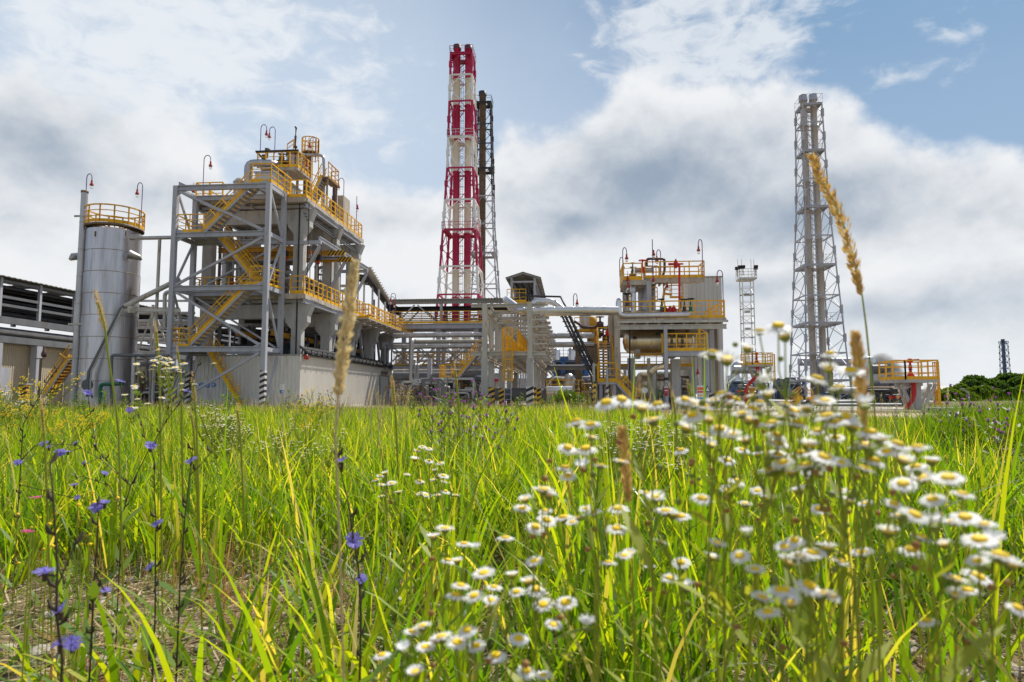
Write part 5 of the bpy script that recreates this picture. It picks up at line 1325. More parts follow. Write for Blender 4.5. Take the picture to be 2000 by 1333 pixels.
l2 = zz_(716, 48); mb = MB(); mb.box(P(1212, 718, 48).x, P(1353, 718, 48).x, 48, 49.2, l2-.2, l2); mb.build('rear_deck', 'steel_lt', t)
mb = MB(); railing(mb, [V(P(1212, 718, 48).x, 48, l2), V(P(1353, 718, 48).x, 48, l2)], .95, .9, toe=.2); mb.build('railing', 'yellow', t)
# top platform with its bend
YQ = 46.0; zt = zz_(540, YQ); qa, qb, qc = P(1218, 540, YQ).x, P(1262, 540, YQ).x, P(1379, 540, YQ).x
mb = MB(); mb.box(qa, qb, YQ, YQ+3.2, zt-.32, zt-.22); mb.box(qb, qc, YQ+.6, YQ+2.6, zt-.1, zt)
for k in range(12):
    x = qb+.2+(qc-qb-.4)*k/11
    if x < P(1312, 540, YQ).x: mb.beam((x, YQ+.6, zt-.2), (x, YQ+2.6, zt-.2), .12, .16)
mb.beam((qb, YQ+.58, zt-.22), (qc, YQ+.58, zt-.22), .1, .24); mb.beam((qa, YQ-.03, zt-.45), (qb, YQ-.03, zt-.45), .1, .24); mb.beam((qa, YQ+3.2, zt-.45), (qb, YQ+3.2, zt-.45), .1, .24)
for k in range(7): mb.beam((qa, YQ+.2+.5*k, zt-.45), (qb, YQ+.2+.5*k, zt-.45), .1, .16)
mb.build('top_deck', 'concrete_stain', t)
mb = MB()
for px, Y in ((1267, YQ+.05), (1220, YQ+3.1), (1275, YQ+3.1)): mb.cut(); q = P(px, 560, Y); mb.box(q.x-.16, q.x+.16, Y-.16, Y+.16, zd, zt-.33)
mb.build('post', 'steel', t)
mb = MB()
zq = zt-.22
railing(mb, [V(qa, YQ+3.2, zq), V(qa, YQ, zq), V(qb-.3, YQ, zq)], 1.14, .85, toe=.28, post=.07)
railing(mb, [V(qb, YQ+.6, zt), V(qc, YQ+.6, zt), V(qc, YQ+2.6, zt), V(qb, YQ+2.6, zt)], 1.12, .95, toe=.2, post=.07)
mb.prism([(qa-.02, YQ, zq), (qa-.02, YQ+3.2, zq), (qa-.02, YQ+3.2, zq+.75), (qa-.02, YQ, zq+.75)], (-.012, 0, 0))
mb.build('railing', 'yellow', t)
# ladders and inner stairs on the deck
mb = MB(); a = P(1288, 588, 47.5); a.z = zd; mb.beam(a, P(1300, 560, 47.5), .08, .14); mb.beam(a+V(0,.7,0), P(1300, 560, 47.5)+V(0,.7,0), .08, .14)
mb.cut(); railing(mb, [P(1296, 576, 48), P(1312, 578, 48)], 1.0, .7); mb.cut(); railing(mb, [P(1309, 583, 47.3), P(1334, 583, 47.3)], .9, .6); mb.cut(); railing(mb, [P(1228, 600, 46.5), P(1242, 600, 46.5)], 1.0, .4); mb.cut()
railing(mb, [P(1260, 590, 47.2), P(1284, 590, 47.2)], 1.0, .5)
mb.build('inner_rail', 'yellow', t)
# stairs on the west side
mb = MB(); Ys = 44.0; p0 = P(1169, 747, Ys); p1 = P(1208, 747, Ys); mb.box(p0.x, p1.x, Ys, Ys+1.6, p0.z-.14, p0.z); 
for x in (p0.x+.15, p1.x-.25): mb.box(x-.1, x+.1, Ys+.1, Ys+.3, 0, p0.z-.141)
mb.build('landing', 'steel', t)
mb = MB(); railing(mb, [V(p0.x, Ys+1.6, p0.z), V(p0.x, Ys, p0.z), V(p1.x-.1, Ys, p0.z)], 1.25, 1.0, toe=.25, post=.08); mb.build('railing', 'yellow', t)
f = P(1251, 789, Ys); f.z = .05
stair_flight(t, 'stair_flight', f, V(p1.x-.05, Ys, p0.z-.05), .95)
g0 = V(P(1172, 740, Ys+1.6).x, Ys+1.7, p0.z); gz = P(1172, 668, Ys+4.4).z
stair_flight(t, 'stair_flight', g0, V(g0.x, Ys+4.3, gz), .95, wdir=(.95, 0, 0), rails=(True, True))
mb = MB()
mb.prism([g0+V(-.04,0,-.1), g0+V(-.04,0,.9), V(g0.x-.04, Ys+4.3, gz+1.1), V(g0.x-.04, Ys+4.3, gz)], (-.02, 0, 0)); mb.prism([g0+V(1.0,0,.3), g0+V(1.0,0,1.0), V(g0.x+1.0, Ys+4.3, gz+1.1), V(g0.x+1.0, Ys+4.3, gz+.5)], (.02, 0, 0))
mb.build('side_plate', 'yellow', t)
# banding at the column feet
for px, ptop, pbot, Y, w, m in ((1407-15, 768, 800, 47.5, .2, 'stripe_bw'), (1412, 772, 800, 49, .12, 'stripe_bw')):
    q = P(px, ptop, Y); mb = MB(); mb.box(q.x-w-.02, q.x+w+.02, Y-w-.02, Y+w+.02, 0, q.z); mb.build('banded_foot', m, t)
for px, ptop, Y, w, m, lab in ((1160, 746, 43.6, .12, 'stripe_by', 'narrow yellow black banded post left of the right hand stairs'), (1186, 755, 43.2, .1, 'stripe_bw', 'narrow black white banded post under the stair landing')):
    q = P(px, ptop, Y); h = thing('banded_post', lab, 'post', (q.x, Y, 0)); mb = MB(); mb.box(q.x-w, q.x+w, Y-w, Y+w, .7 if m == 'stripe_bw' else 0, q.z); mb.build('foot', m, h)
    mb = MB(); mb.box(q.x-w*.7, q.x+w*.7, Y-w*.7, Y+w*.7, 0, q.z+1.2); mb.build('shaft', 'concrete', h)
# horizontal vessels
def hvessel(pa, pb, pyt, pyb, Y, lab, head):
    za, zb = P(1280, pyt, Y).z, P(1280, pyb, Y).z; r = (za-zb)/2; zc = (za+zb)/2; xa, xb = P(pa, 667, Y).x, P(pb, 667, Y).x
    h = thing('horizontal_vessel', lab, 'vessel', ((xa+xb)/2, Y, zb))
    mb = MB(); L = xb-xa
    prof = [(.05, 0), (r*.6, .1), (r*.9, .3), (r, .5), (r, L-.55), (r*.93, L-.3), (r*.7, L-.1), (.05, L)]
    mb.lathe((xa, Y, zc), prof, 40, 0, 'x'); mb.build('shell', 'alu_gold', h)
    mb = MB(); x = .9
    while x < L-.6: mb.lathe((xa+x, Y, zc), [(r+.002, -.03), (r+.015, -.03), (r+.015, .03), (r+.002, .03)], 40, axis='x', caps=False); x += 1.0
    mb.build('band', 'alu_gold', h)
    if head:
        mb = MB(); mb.lathe((xb-1.0, Y, zc), [(r+.01, 0), (r+.14, 0), (r+.14, .12), (r+.01, .12)], 40, axis='x', caps=False); mb.lathe((xb-1.35, Y, zc), [(r+.01, 0), (r+.1, 0), (r+.1, .1), (r+.01, .1)], 40, axis='x', caps=False)
        q = P(1327, 646, Y-r*.8); mb.lathe((q.x, Y-r*1.15, q.z), [(.34, 0), (.42, 0), (.42, .12), (.3, .12), (.3, .5)], 18, axis='y')
        mb.tube([P(1312, 648, Y-r), P(1312, 684, Y-r)], .09, 8); mb.build('flange', 'rustpipe', h)
        mb = MB()
        for px, py in ((1239, 660), (1285, 651)): q = P(px, py, Y-r); mb.box(q.x-.1, q.x+.1, Y-r-.05, Y-r+.1, q.z-.1, q.z+.1)
        mb.build('name_plate', 'black', h)
    mb = MB()
    for xx in (xa+L*.2, xa+L*.68): mb.prism([(xx-.2, Y-r*.6, zb-.35), (xx+.2, Y-r*.6, zb-.35), (xx+.16, Y-r*.75, zc-r*.6), (xx-.16, Y-r*.75, zc-r*.6)], (0, r*1.2, 0))
    mb.build('saddle', 'concrete', h)
hvessel(1216, 1356, 644, 691, 47.2, 'large tarnished golden horizontal vessel under the upper railed deck', True)
hvessel(1238, 1322, 726, 778, 50.5, 'lower tarnished horizontal vessel near the ground behind the columns', False)
mb = MB(); mb.box(P(1243, 695, 46.6).x, P(1299, 695, 46.6).x, 46.5, 46.9, zz_(695, 46.6), zz_(690.5, 46.6)); tag(mb.build('support_beam', 'yellow_dk'), 'worn yellow beam directly under the golden horizontal vessel', 'beam')
rng = random.Random(33)
for i, (a, r_, mat, lab) in enumerate([
    ([(1270,728,45.2),(1278,719,45.2),(1300,714,45.4),(1300,700,45.6)], .2, 'alu_gold', 'crumpled foil lagged pipe bending up behind the front steel post'),
    ([(1277,728,45.6),(1277,800,45.6)], .14, 'steel_lt', 'pale upright pipe with a lagged lower half under the vessel'),
    ([(1290,745,45.3),(1290,800,45.3)], .1, 'steel_lt', 'pale upright pipe with green tape right of the lagged pipe'),
    ([(1283,742,45.0),(1297,742,45.0)], .06, 'brownpipe', 'short brown crosswise pipe beside the front steel post'),
    ([(1230,612,45.2),(1230,738,45.2),(1230,800,45.2)], .05, 'black', 'thin black standpipe in front of the stained concrete column'),
    ([(1207,607,YU-.15),(1208,588,YU-.15),(1208.2,587,YU)], .16, 'alu', 'short bright upright pipe stub at the left corner of the upper deck'),
    ([(1208,590,44.9),(1209,614,44.9),(1220,617,44.95),(1345,614.5,45.1)], .19, 'alu', 'fat bright pipe running along inside the upper deck railing'),
    ([(1218,612,46.8),(1250,611,47),(1349,607,47.4)], .17, 'alu_gold', 'second lagged pipe behind the fat bright deck pipe'),
    ([(1263,520,46.8),(1263,506,46.8),(1298,506,46.8),(1298,530,46.8),(1294,540,46.8)], .09, 'brownpipe', 'dark brown pipe arch over the top platform'),
    ([(1263,531,47.4),(1263,520.5,47.4),(1288,521,47.4),(1288,538,47.4)], .07, 'brownpipe', 'smaller brown pipe arch below the large one'),
    ([(1318,517,45.6),(1327,517,45.6),(1327,610,45.6)], .07, 'red', 'bright red fire water riser ending in a hydrant head at the top platform'),
    ([(1195,600,48),(1193,640,48),(1197,660,48),(1199,700,48),(1199,760,48)], .22, 'concrete_stain', 'lumpy white lagged pipe left of the stained column'),
    ([(1233,600,46.8),(1226,590,46.8),(1221,575,46.8)], .16, 'alu_dull', 'sloping silver pipe at the left of the upright vessels')]):
    mb = MB(); pts = [P(*q) for q in a]
    for p, q in zip(pts, a):
        if q[1] >= 800: p.z = 0
    mb.pipe(pts, r_, 12); 
    if mat == 'red': q = P(1320, 516, 45.6); mb.lathe(q, [(.05,-.3),(.14,-.2),(.16,.05),(.1,.2),(.03,.35)], 10); mb.lathe(q, [(.1,-.5),(.06,.5)], 8, axis='x')
    if 'green tape' in lab:
        mb.lathe((pts[1].x, pts[1].y, P(1290, 778, 45.3).z), [(r_+.005, 0), (r_+.02, .0), (r_+.02, .55), (r_+.005, .55)], 12, 1)
        tag(mb.build('process_pipe', [mat, 'green']), lab, 'pipe')
    else: tag(mb.build('process_pipe', mat), lab, 'pipe')
for px, pt, r_, Y, mat, lab in ((1236, 536, .2, 46.5, 'alu', 'slim bright upright vessel with a valve head at the left of the upper deck'), (1258, 552, .45, 47.6, 'alu_dull', 'wide upright vessel with a domed top under the top platform'), (1275, 548, .18, 48.2, 'alu_dull', 'slim upright vessel right of the wide one'), (1226, 560, .13, 47.8, 'alu', 'thin upright pipe vessel at the left corner post')):
    q = P(px, pt, Y); v = thing('upright_vessel', lab, 'vessel', (q.x, Y, zd)); mb = MB(); H = q.z-zd-.002
    mb.lathe((q.x, Y, zd+.002), [(r_, 0), (r_, H-.3), (r_*.8, H-.12), (r_*.4, H), (.02, H+.02)], 20); mb.build('shell', mat, v)
    mb = MB(); 
    for f in (.3, .6, .85): mb.lathe((q.x, Y, zd+H*f), [(r_+.004, 0), (r_+.03, 0), (r_+.03, .06), (r_+.004, .06)], 20, caps=False)
    mb.build('band', 'alu', v)
    if px == 1236:
        mb = MB(); mb.lathe((q.x, Y, zd+H), [(.26, -.1), (.26, 0), (.1, .05), (.07, .35), (.04, .4), (.04, .75), (.2, .76), (.2, .8), (.02, .8)], 14); mb.build('valve', 'brownpipe', v)
def valve(px, py, Y, mat, lab, s=1.0):
    q = P(px, py, Y); v = thing('hand_valve', lab, 'valve', V(q.x, Y, q.z)); b = MB()
    b.lathe(q, [(.2*s, 0), (.2*s, .06*s), (.1*s, .1*s), (.13*s, .3*s), (.08*s, .4*s), (.05*s, .45*s), (.05*s, .85*s)], 12); b.build('body', mat, v)
    w = MB(); w.lathe(q+V(0,0,.8*s), [(.24*s, 0), (.28*s, .03*s), (.24*s, .06*s), (.2*s, .03*s), (.24*s, 0)], 16, caps=False); w.beam(q+V(-.24*s,0,.83*s), q+V(.24*s,0,.83*s), .03, .03); w.beam(q+V(0,-.24*s,.83*s), q+V(0,.24*s,.83*s), .03, .03); w.build('hand_wheel', 'black' if mat != 'red' else 'red', v)
valve(1292, 607, 46.5, 'green', 'green hand valve left of the red valve cluster on the upper deck', .95)
valve(1349, 609, 46.2, 'green', 'green hand valve with a tall stem at the right of the upper deck', 1.05)
valve(1337, 609, 46.0, 'brownpipe', 'brown hand valve between the red riser and the right green valve', 1.0)
valve(1225, 600, 46.2, 'brownpipe', 'dark red hand valve at the left end of the upper deck', 1.1)
valve(1255, 532, 46.4, 'red', 'red hand valve on the top platform near its left rail', 1.0)
valve(1234, 536, 46.5, 'green', 'dark green hand valve on top of the slim bright vessel', .6)
q = P(1306, 606, 46.6); mb = MB()
for dx in (-.25, .1, .35): mb.lathe(q+V(dx, 0, .1*abs(dx)), [(.05, -.25), (.2, -.2), (.22, 0), (.12, .15), (.05, .3)], 12)
mb.lathe(q, [(.12, -.5), (.12, .5)], 12, axis='x'); tag(mb.build('red_valve_cluster', 'red'), 'cluster of bright red valves in the middle of the upper deck', 'valves')
q = P(1258, 528, 47); mb = MB(); mb.lathe(q, [(.22, -.6), (.22, .6)], 14, axis='x'); 
for dx in (-.6, 0, .6): mb.lathe(q+V(dx,0,0), [(.3, -.05), (.3, .05)], 14, axis='x')
mb.beam(q, V(q.x, q.y, zt-.22), .15, .15); tag(mb.build('flanged_pipe', 'alu_dull'), 'short flanged silver pipe on the top platform', 'pipe')
# tall sheet metal cabinet
YK = 52.0; kx0, kx1 = P(1346, 650, YK).x, P(1411, 650, YK).x; kz = P(1346, 543, YK).z
t = thing('sheet_metal_tower', 'tall grey ribbed sheet metal box standing behind the right hand unit', 'enclosure', ((kx0+kx1)/2, YK+2, 0))
kzb = P(1346, 770, YK).z
mb = MB(); mb.corr((kx1, YK, 0), (kx0, YK, 0), kzb, kz, .3, .05, out=(0,-1,0)); mb.box(kx0+.062, kx1-.05, YK+.07, YK+4.3, kz-.05, kz-.003)
mb.corr((kx1, YK+4.4, 0), (kx1, YK, 0), kzb, kz, .3, .04, out=(1,0,0)); mb.build('wall', 'cabinet', t)
mb = MB(); mb.corr((kx0-.003, YK, 0), (kx0-.003, YK+4.4, 0), kzb, kz, .3, .02, out=(-1,0,0)); w_ = mb.build('side_wall', 'shed_lt', t); w_['label'] = 'west wall of the ribbed box in a lit cream tone'  # brighter light on this side put into a paler sheet colour
mb = MB(); mb.box(kx0-.06, kx1+.08, YK-.08, YK+4.45, kz, kz+.1); mb.build('roof', 'roof', t)
mb = MB(); mb.box(kx0-.06, kx0-.03, YK+3.2, YK+3.9, kz-2.4, kz-.9); mb.build('opening', 'soot', t)
mb = MB()
for x in (kx0+.3, kx1-.3): mb.box(x-.15, x+.15, YK+.3, YK+.6, 0, kzb-.002)
mb.build('leg', 'concrete', t)
# signs
q = P(1301, 754, 44.02); mb = MB(); s = .2
mb.prism([(q.x-s, 44.02, q.z-.16), (q.x+s, 44.02, q.z-.16), (q.x, 44.02, q.z+.2)], (0, .02, 0), 0); s2 = .15
mb.prism([(q.x-s2, 44.012, q.z-.13), (q.x+s2, 44.012, q.z-.13), (q.x, 44.012, q.z+.14)], (0, .006, 0), 1); mb.beam((q.x-.05, 44.008, q.z+.03), (q.x+.03, 44.008, q.z-.1), .003, .035, 0); mb.beam((q.x+.05, 44.008, q.z+.03), (q.x-.01, 44.008, q.z-.0), .003, .03, 0)
tag(mb.build('warning_sign', ['black', 'lightplate']), 'triangular black and white warning sign on the front steel post', 'sign')
def plate(px, py, w, h, Y, mats, lab, rows=0):
    q = P(px, py, Y); mb = MB(); w2, h2 = w/FPX*Y/2, h/FPX*Y/2
    mb.box(q.x-w2, q.x+w2, Y, Y+.03, q.z-h2, q.z+h2, 0)
    if rows == 1: mb.box(q.x-w2*.75, q.x+w2*.75, Y-.006, Y-.001, q.z-h2*.3, q.z+h2*.25, 1)
    if rows == 2:
        mb.box(q.x-w2*.95, q.x+w2*.95, Y-.006, Y-.001, q.z+h2*.42, q.z+h2*.8, 1)
        for r_ in range(3):
            for c in range(3):
                cx, cz = q.x+w2*(-.62+.62*c), q.z+h2*(.2-.42*r_)
                k = (3, 2, 4)[r_]
                if r_ == 1: mb.prism([(cx-.07, Y-.006, cz-.06), (cx+.07, Y-.006, cz-.06), (cx, Y-.006, cz+.07)], (0, .005, 0), k)
                else: mb.lathe((cx, Y-.006, cz), [(.075, 0), (.075, .005)], 14, k, 'y')
    return tag(mb.build('safety_board' if rows == 2 else 'sign_plate', mats), lab, 'sign')
plate(1301, 763, 7, 7, 44.03, ['signred', 'lightplate'], 'red square notice directly under the triangular warning sign', 1)
plate(1301, 770.5, 6, 6, 44.03, ['signred', 'black'], 'smaller red notice, second under the triangular warning sign', 1)
plate(1369, 769, 14, 30, 44.6, ['lightplate', 'signorange', 'yellow', 'signred', 'signblue'], 'white safety board with an orange header and rows of pictograms', 2)
q = P(1382, 760, 46); mb = MB(); mb.prism([(q.x-.2, 46, q.z-.2), (q.x+.2, 46, q.z-.2), (q.x, 46, q.z+.25)], (0, .02, 0), 0); mb.prism([(q.x-.13, 45.99, q.z-.15), (q.x+.13, 45.99, q.z-.15), (q.x, 45.99, q.z+.15)], (0, .005, 0), 1); tag(mb.build('warning_sign', ['black', 'lightplate']), 'small triangular warning sign right of the safety board', 'sign')
q = P(1259, 763, 43.7); mb = MB(); mb.lathe((q.x, 43.7, q.z), [(.2, 0), (.2, .02)], 20, axis='y'); tag(mb.build('round_sign', 'lightplate'), 'round pale sign hung on the handrail of the right hand stairs', 'sign')
lamp(1216, 484, 1, 540, 46.1, 'tall red gooseneck lamp at the left corner of the right hand unit', .3)
lamp(1210, 503, 1, 540, 48.6, 'shorter red gooseneck lamp behind the left corner of the right hand unit', .28)
lamp(1274, 468, 1, 545, 45.8, 'straight lamp mast, tallest on the right hand unit', .1, True)
lamp(1290, 488, -1, 540, 47.5, 'red gooseneck lamp turned left over the brown pipe arch', .3)
lamp(1371, 468, -1, 538, 46.5, 'tall red lamp mast at the right end of the top platform', .28)
lamp(1411, 528, -1, 622, 45.4, 'red gooseneck lamp at the right end of the upper deck', .4)
hanging(1226, 545, 45.9, 'red lamp hung left of the slim bright vessel')
hanging(1227, 558, 45.8, 'larger red lamp below another at the left of the upper deck')
hanging(1276, 546, 45.8, 'red lamp hung under the bend of the top platform')
hanging(1303, 558, 47, 'red lamp hung below the middle of the top platform')
hanging(1363, 727, 45, 'red lamp hung before the ribbed box beside the lower deck')

# rusty platform group left of the unit
t = thing('pump_platform', 'rusty pump platform with yellow rails between the black ladder and the right hand unit', 'platform', (P(1165, 700, 56).x, 56, 0))
mb = MB(); a, b_ = P(1118, 672, 55).x, P(1202, 672, 55).x; z1 = P(1160, 672, 55).z; z2 = P(1160, 648, 56).z
mb.box(a, b_, 55, 58, z1-.3, z1); mb.box(P(1122, 650, 56).x, P(1152, 650, 56).x, 56, 58, z2-.2, z2)
for px in (1130, 1165, 1198): x = P(px, 700, 55).x; mb.box(x-.25, x+.25, 55.1, 55.6, 0, z1-.3)
for px in (1125, 1150): x = P(px, 700, 56).x; mb.box(x-.12, x+.12, 56.1, 56.35, z1, z2-.2)
mb.prism([(P(1138, 690, 54.9).x, 54.9, z1-.31), (P(1168, 690, 54.9).x, 54.9, z1-.31), (P(1162, 690, 54.9).x, 54.9, z1-2.6)], (0, .3, 0)); mb.build('frame', 'rustpipe', t)
mb = MB(); railing(mb, [V(a+2.0, 54.95, z1), V(b_, 54.95, z1)], 1.3, .9, toe=.25); railing(mb, [V(P(1122, 650, 56).x, 55.95, z2), V(P(1152, 650, 56).x, 55.95, z2)], 1.15, .6, toe=.2); mb.build('railing', 'yellow', t)
mb = MB(); q = P(1157, 620, 57); mb.lathe((q.x, 57, z1), [(.35, 0), (.35, q.z-z1-.9), (.4, q.z-z1-.8), (.4, q.z-z1), (.25, q.z-z1+.0)], 14); mb.build('column_pipe', 'yellow_dk', t)
mb = MB(); q = P(1143, 612, 57); mb.lathe((q.x, 57, z2), [(.5, 0), (.5, q.z-z2), (.3, q.z-z2+.2)], 14); mb.build('drum', 'alu_dull', t)
mb = MB(); mb.pipe([P(1122, 628, 55.5), P(1132, 634, 55.5), P(1138, 640, 55.5), P(1190, 640, 55.5), P(1190, 618, 55.5), P(1196, 613, 55.5)], .12, 8)
for px, py in ((1170, 648), (1172, 630), (1185, 655)): mb.lathe(P(px, py, 55.3), [(.1, -.6), (.3, -.3), (.3, 0), (.08, .1), (.08, .4), (.35, .42), (.35, .48)], 10)
mb.tube([P(1188, 640, 55), V(P(1188, 700, 55).x, 55, 0)], .1, 8); mb.tube([P(1178, 640, 55), V(P(1178, 700, 55).x, 55, 0)], .08, 8); mb.build('pipework', 'brownpipe', t)
mb = MB(); mb.lathe(P(1187, 650, 54.9), [(.06,-.3),(.2,-.2),(.2,.1),(.06,.2)], 10); mb.build('red_valve', 'red', t)
# ------------------------------------------------------------------ fire monitor platforms
def monitor(px0, px1, pdeck, Y, pcol, wcol, pxm, lab, ladder, pl0, pl1, scale=1.0):
    t = thing('fire_monitor_platform', lab, 'platform', (P(pcol, 775, Y).x, Y, 0))
    x0, x1 = P(px0, pdeck, Y).x, P(px1, pdeck, Y).x; z = P((px0+px1)/2, pdeck, Y).z; D = (x1-x0)*.95
    mb = MB(); y0, y1 = Y, Y+D; Y = Y+D/2; xk = Y/(Y-D/2)
    c = D*.22
    mb.prism([(x0+c, y0, z-.2), (x1, y0, z-.2), (x1, y1, z-.2), (x0, y1, z-.2), (x0, y0+c, z-.2)], (0, 0, .18)); mb.build('deck', 'concrete', t)
    mb = MB(); xc_ = P(pcol, 775, Y).x; h = wcol/FPX*Y/2; mb.box(xc_-h, xc_+h, Y-h, Y+h, 0, z-.2)
    for sx in (-1, 1):
        for yy in (Y-h-.1, Y+h+.1): mb.beam((xc_+sx*(h+.05), yy, z-1.75 if sx > 0 else z-2.6), (xc_+sx*(x1-x0)*.42, yy, z-.28), .14, .16)
    mb.beam((x0+.4, Y, z-.3), (x1-.4, Y, z-.3), .2, .2); mb.build('support', 'concrete', t)
    mb = MB(); railing(mb, [V(x0+c, y0, z-.02), V(x1, y0, z-.02), V(x1, y1, z-.02), V(x0, y1, z-.02), V(x0, y0+c, z-.02)], 1.15, .95, toe=.2, closed=True, post=.075, rail=.06)
    mb.build('railing', 'yellow', t)
    m = thing('fire_monitor', 'red fire water monitor standing on '+('the nearer yellow railed platform' if Y < 60 else 'the farther yellow railed platform'), 'monitor', P(pxm, pdeck, Y))
    q = P(pxm, pdeck, Y); b = MB(); b.lathe((q.x, Y, z), [(.34*scale, 0), (.30*scale, .12), (.12*scale, .42), (.1*scale, .5), (.08, .55), (.08, .7), (.12, .72), (.12, .8), (.07, .82), (.07, 1.15)], 14); b.build('base', 'red', m)
    b = MB(); b.beam((q.x-.4, Y, z+1.2), (q.x+.55, Y, z+1.26), .1, .1); b.tube([(q.x-.2, Y, z+1.22), (q.x-.9, Y, z+1.25)], [.05, .02], 8); b.lathe((q.x, Y, z+1.18), [(.1, -.1), (.2, 0), (.1, .15)], 10); b.build('nozzle', 'red', m)
    b = MB(); b.lathe((q.x, Y, z), [(.085, .82), (.12, .84), (.12, .9), (.085, .92)], 10, caps=False); b.lathe((q.x, Y, z), [(.085, .6), (.12, .62), (.12, .66), (.085, .68)], 10, caps=False); b.build('flange', 'black', m)
    # water riser
    r = MB(); k = Y/FPX
    r.pipe([V(q.x, Y-.3, z-.2), V(q.x, Y-.3, z-1.0), V(q.x-22*k*1.0, Y-.3, z-2.3), V(q.x-22*k, Y-.3, 0)], .14*scale, 12)
    r.lathe((q.x-22*k-.55, Y-.3, z-2.75), [(.08, -.4), (.16, -.35), (.16, -.28), (.08, -.25), (.08, .5)], 10, axis='x'); r.lathe((q.x-22*k-.45, Y-.3, .75), [(.08, -.3), (.16, -.25), (.16, -.18), (.08, -.15), (.08, .4)], 10, axis='x')
    tag(r.build('water_riser', 'red'), 'bent red water pipe rising to '+('the nearer fire monitor platform' if Y < 60 else 'the farther fire monitor platform'), 'pipe')
    if ladder:
        l = thing('caged_ladder', 'yellow caged ladder on the right side of '+('the nearer' if Y < 60 else 'the farther')+' fire monitor platform', 'ladder', (P(pl0, 775, Y).x, Y, 0))
        a, b2 = P(pl0, 700, Y).x, P(pl1, 700, Y).x
        g = MB()
        for x in (a-.25, a+.1): g.beam((x, Y+.5, 0), (x, Y+.5, z), .07, .07)
        zz = .4
        while zz < z: g.beam((a-.25, Y+.5, zz), (a+.1, Y+.5, zz), .04, .04); zz += .35
        g.build('rungs', 'steel_lt', l)
        g = MB(); R = (b2-a)/2; cx = (a+b2)/2
        for j in range(7):
            an = -PI/2+PI*j/6; g.beam((cx+R*math.cos(an), Y+.5+R*math.sin(an), z-1.55), (cx+R*math.cos(an), Y+.5+R*math.sin(an), z+1.15), .05, .05)
        for zz in (z-1.5, z-.7, z+.2, z+1.1):
            for j in range(6):
                a1, a2 = -PI/2+PI*j/6, -PI/2+PI*(j+1)/6; g.beam((cx+R*math.cos(a1), Y+.5+R*math.sin(a1), zz), (cx+R*math.cos(a2), Y+.5+R*math.sin(a2), zz), .05, .06)
        g.beam((a-.25, Y+.1, z-1.55), (b2, Y+.1, z-1.55), .06, .1); g.build('cage', 'yellow', l)
monitor(1752, 1833, 741, 43.0, 1791, 11, 1779, 'nearer yellow railed fire monitor platform on one concrete column', True, 1826, 1840)
monitor(1459, 1509, 712, 70.0, 1486, 7, 1478, 'farther yellow railed fire monitor platform left of the grey chimney', True, 1505, 1516, 1.3)
# ------------------------------------------------------------------ pipe yard on the right
rng = random.Random(77)
def cluster(pa, pb, pt, pb_, Y, dep, n, mats, lab, name='pipe_yard', cat='pipes', rmul=1.0):
    t = thing(name, lab, cat, (P((pa+pb)/2, 775, Y).x, Y, 0))
    for mi, mat in enumerate(mats):
        mb = MB()
        for k in range(n):
            px = rng.uniform(pa, pb); y = Y+rng.random()*dep; z = max(.3, P(px, rng.uniform(pt, pb_), y).z); x = P(px, 700, y).x; r_ = rng.uniform(.06, .2)*rmul
            L = rng.uniform(1, 5)*rng.choice((-1, 1)); xe_ = min(max(x+L, P(pa, 700, y).x), P(pb, 700, y).x)
            if abs(xe_-x) < .6: xe_ = x+.8
            kind = rng.random()
            if kind < .5: mb.pipe([V(x, y, 0), V(x, y, z), V(xe_, y, z), V(xe_, y+.5, 0)], r_, 8)
            elif kind < .75: mb.tube([V(x, y, 0), V(x, y, z)], r_*1.3, 8); mb.lathe((x, y, z*.6), [(r_*2, -.1), (r_*2.4, 0), (r_*2, .1)], 8)
            else: mb.beam((x, y, 0), (x, y, z), .14, .14); mb.beam((xe_, y, 0), (xe_, y, z), .14, .14); mb.beam((x, y, z), (xe_, y, z), .14, .18); mb.beam((x, y, z*.6), (xe_, y, z*.6), .08, .08)
        mb.build(['pipes', 'frames', 'valves'][mi % 3], mat, t)
    return t
cluster(1510, 1560, 738, 770, 92, 10, 26, ['bluegrey', 'bluegrey', 'steel_dk'], 'blue framed pipe yard seen left of the grey chimney foot')
cluster(1424, 1500, 745, 778, 80, 8, 20, ['bluegrey', 'alu_dull', 'soot'], 'dark blue pipes and vessels behind the farther fire monitor')
cluster(1602, 1690, 752, 782, 84, 8, 24, ['bluegrey', 'soot', 'steel_dk'], 'blue and black pipework right of the grey chimney foot')
cluster(1690, 1770, 755, 790, 62, 6, 30, ['soot', 'steel_dk', 'rustpipe'], 'dark valves and pipes just left of the nearer fire monitor platform')
cluster(1415, 1440, 772, 792, 60, 5, 10, ['alu_dull', 'bluegrey', 'steel_dk'], 'small lagged pipes at the corner of the ribbed box')
cluster(770, 945, 690, 770, 72, 8, 26, ['alu_dull', 'steel', 'rustpipe'], 'crowded pipes and frames behind the truss bridge')
cluster(775, 945, 735, 790, 54, 5, 16, ['rustpipe', 'steel_dk', 'alu_dull'], 'low pipes and fittings on the ground before the truss bridge')
cluster(1068, 1190, 735, 785, 58, 7, 24, ['alu_dull', 'steel_dk', 'rustpipe'], 'low pipes and frames between the central rack and the right hand unit')
cluster(1215, 1345, 735, 785, 51.5, 4, 14, ['alu_gold', 'rustpipe', 'steel_dk'], 'pipes and fittings standing behind the columns of the right hand unit')
cluster(190, 335, 700, 785, 46, 3, 16, ['alu_dull', 'steel_dk', 'rustpipe'], 'small pipes between the silver tank and the stair tower')
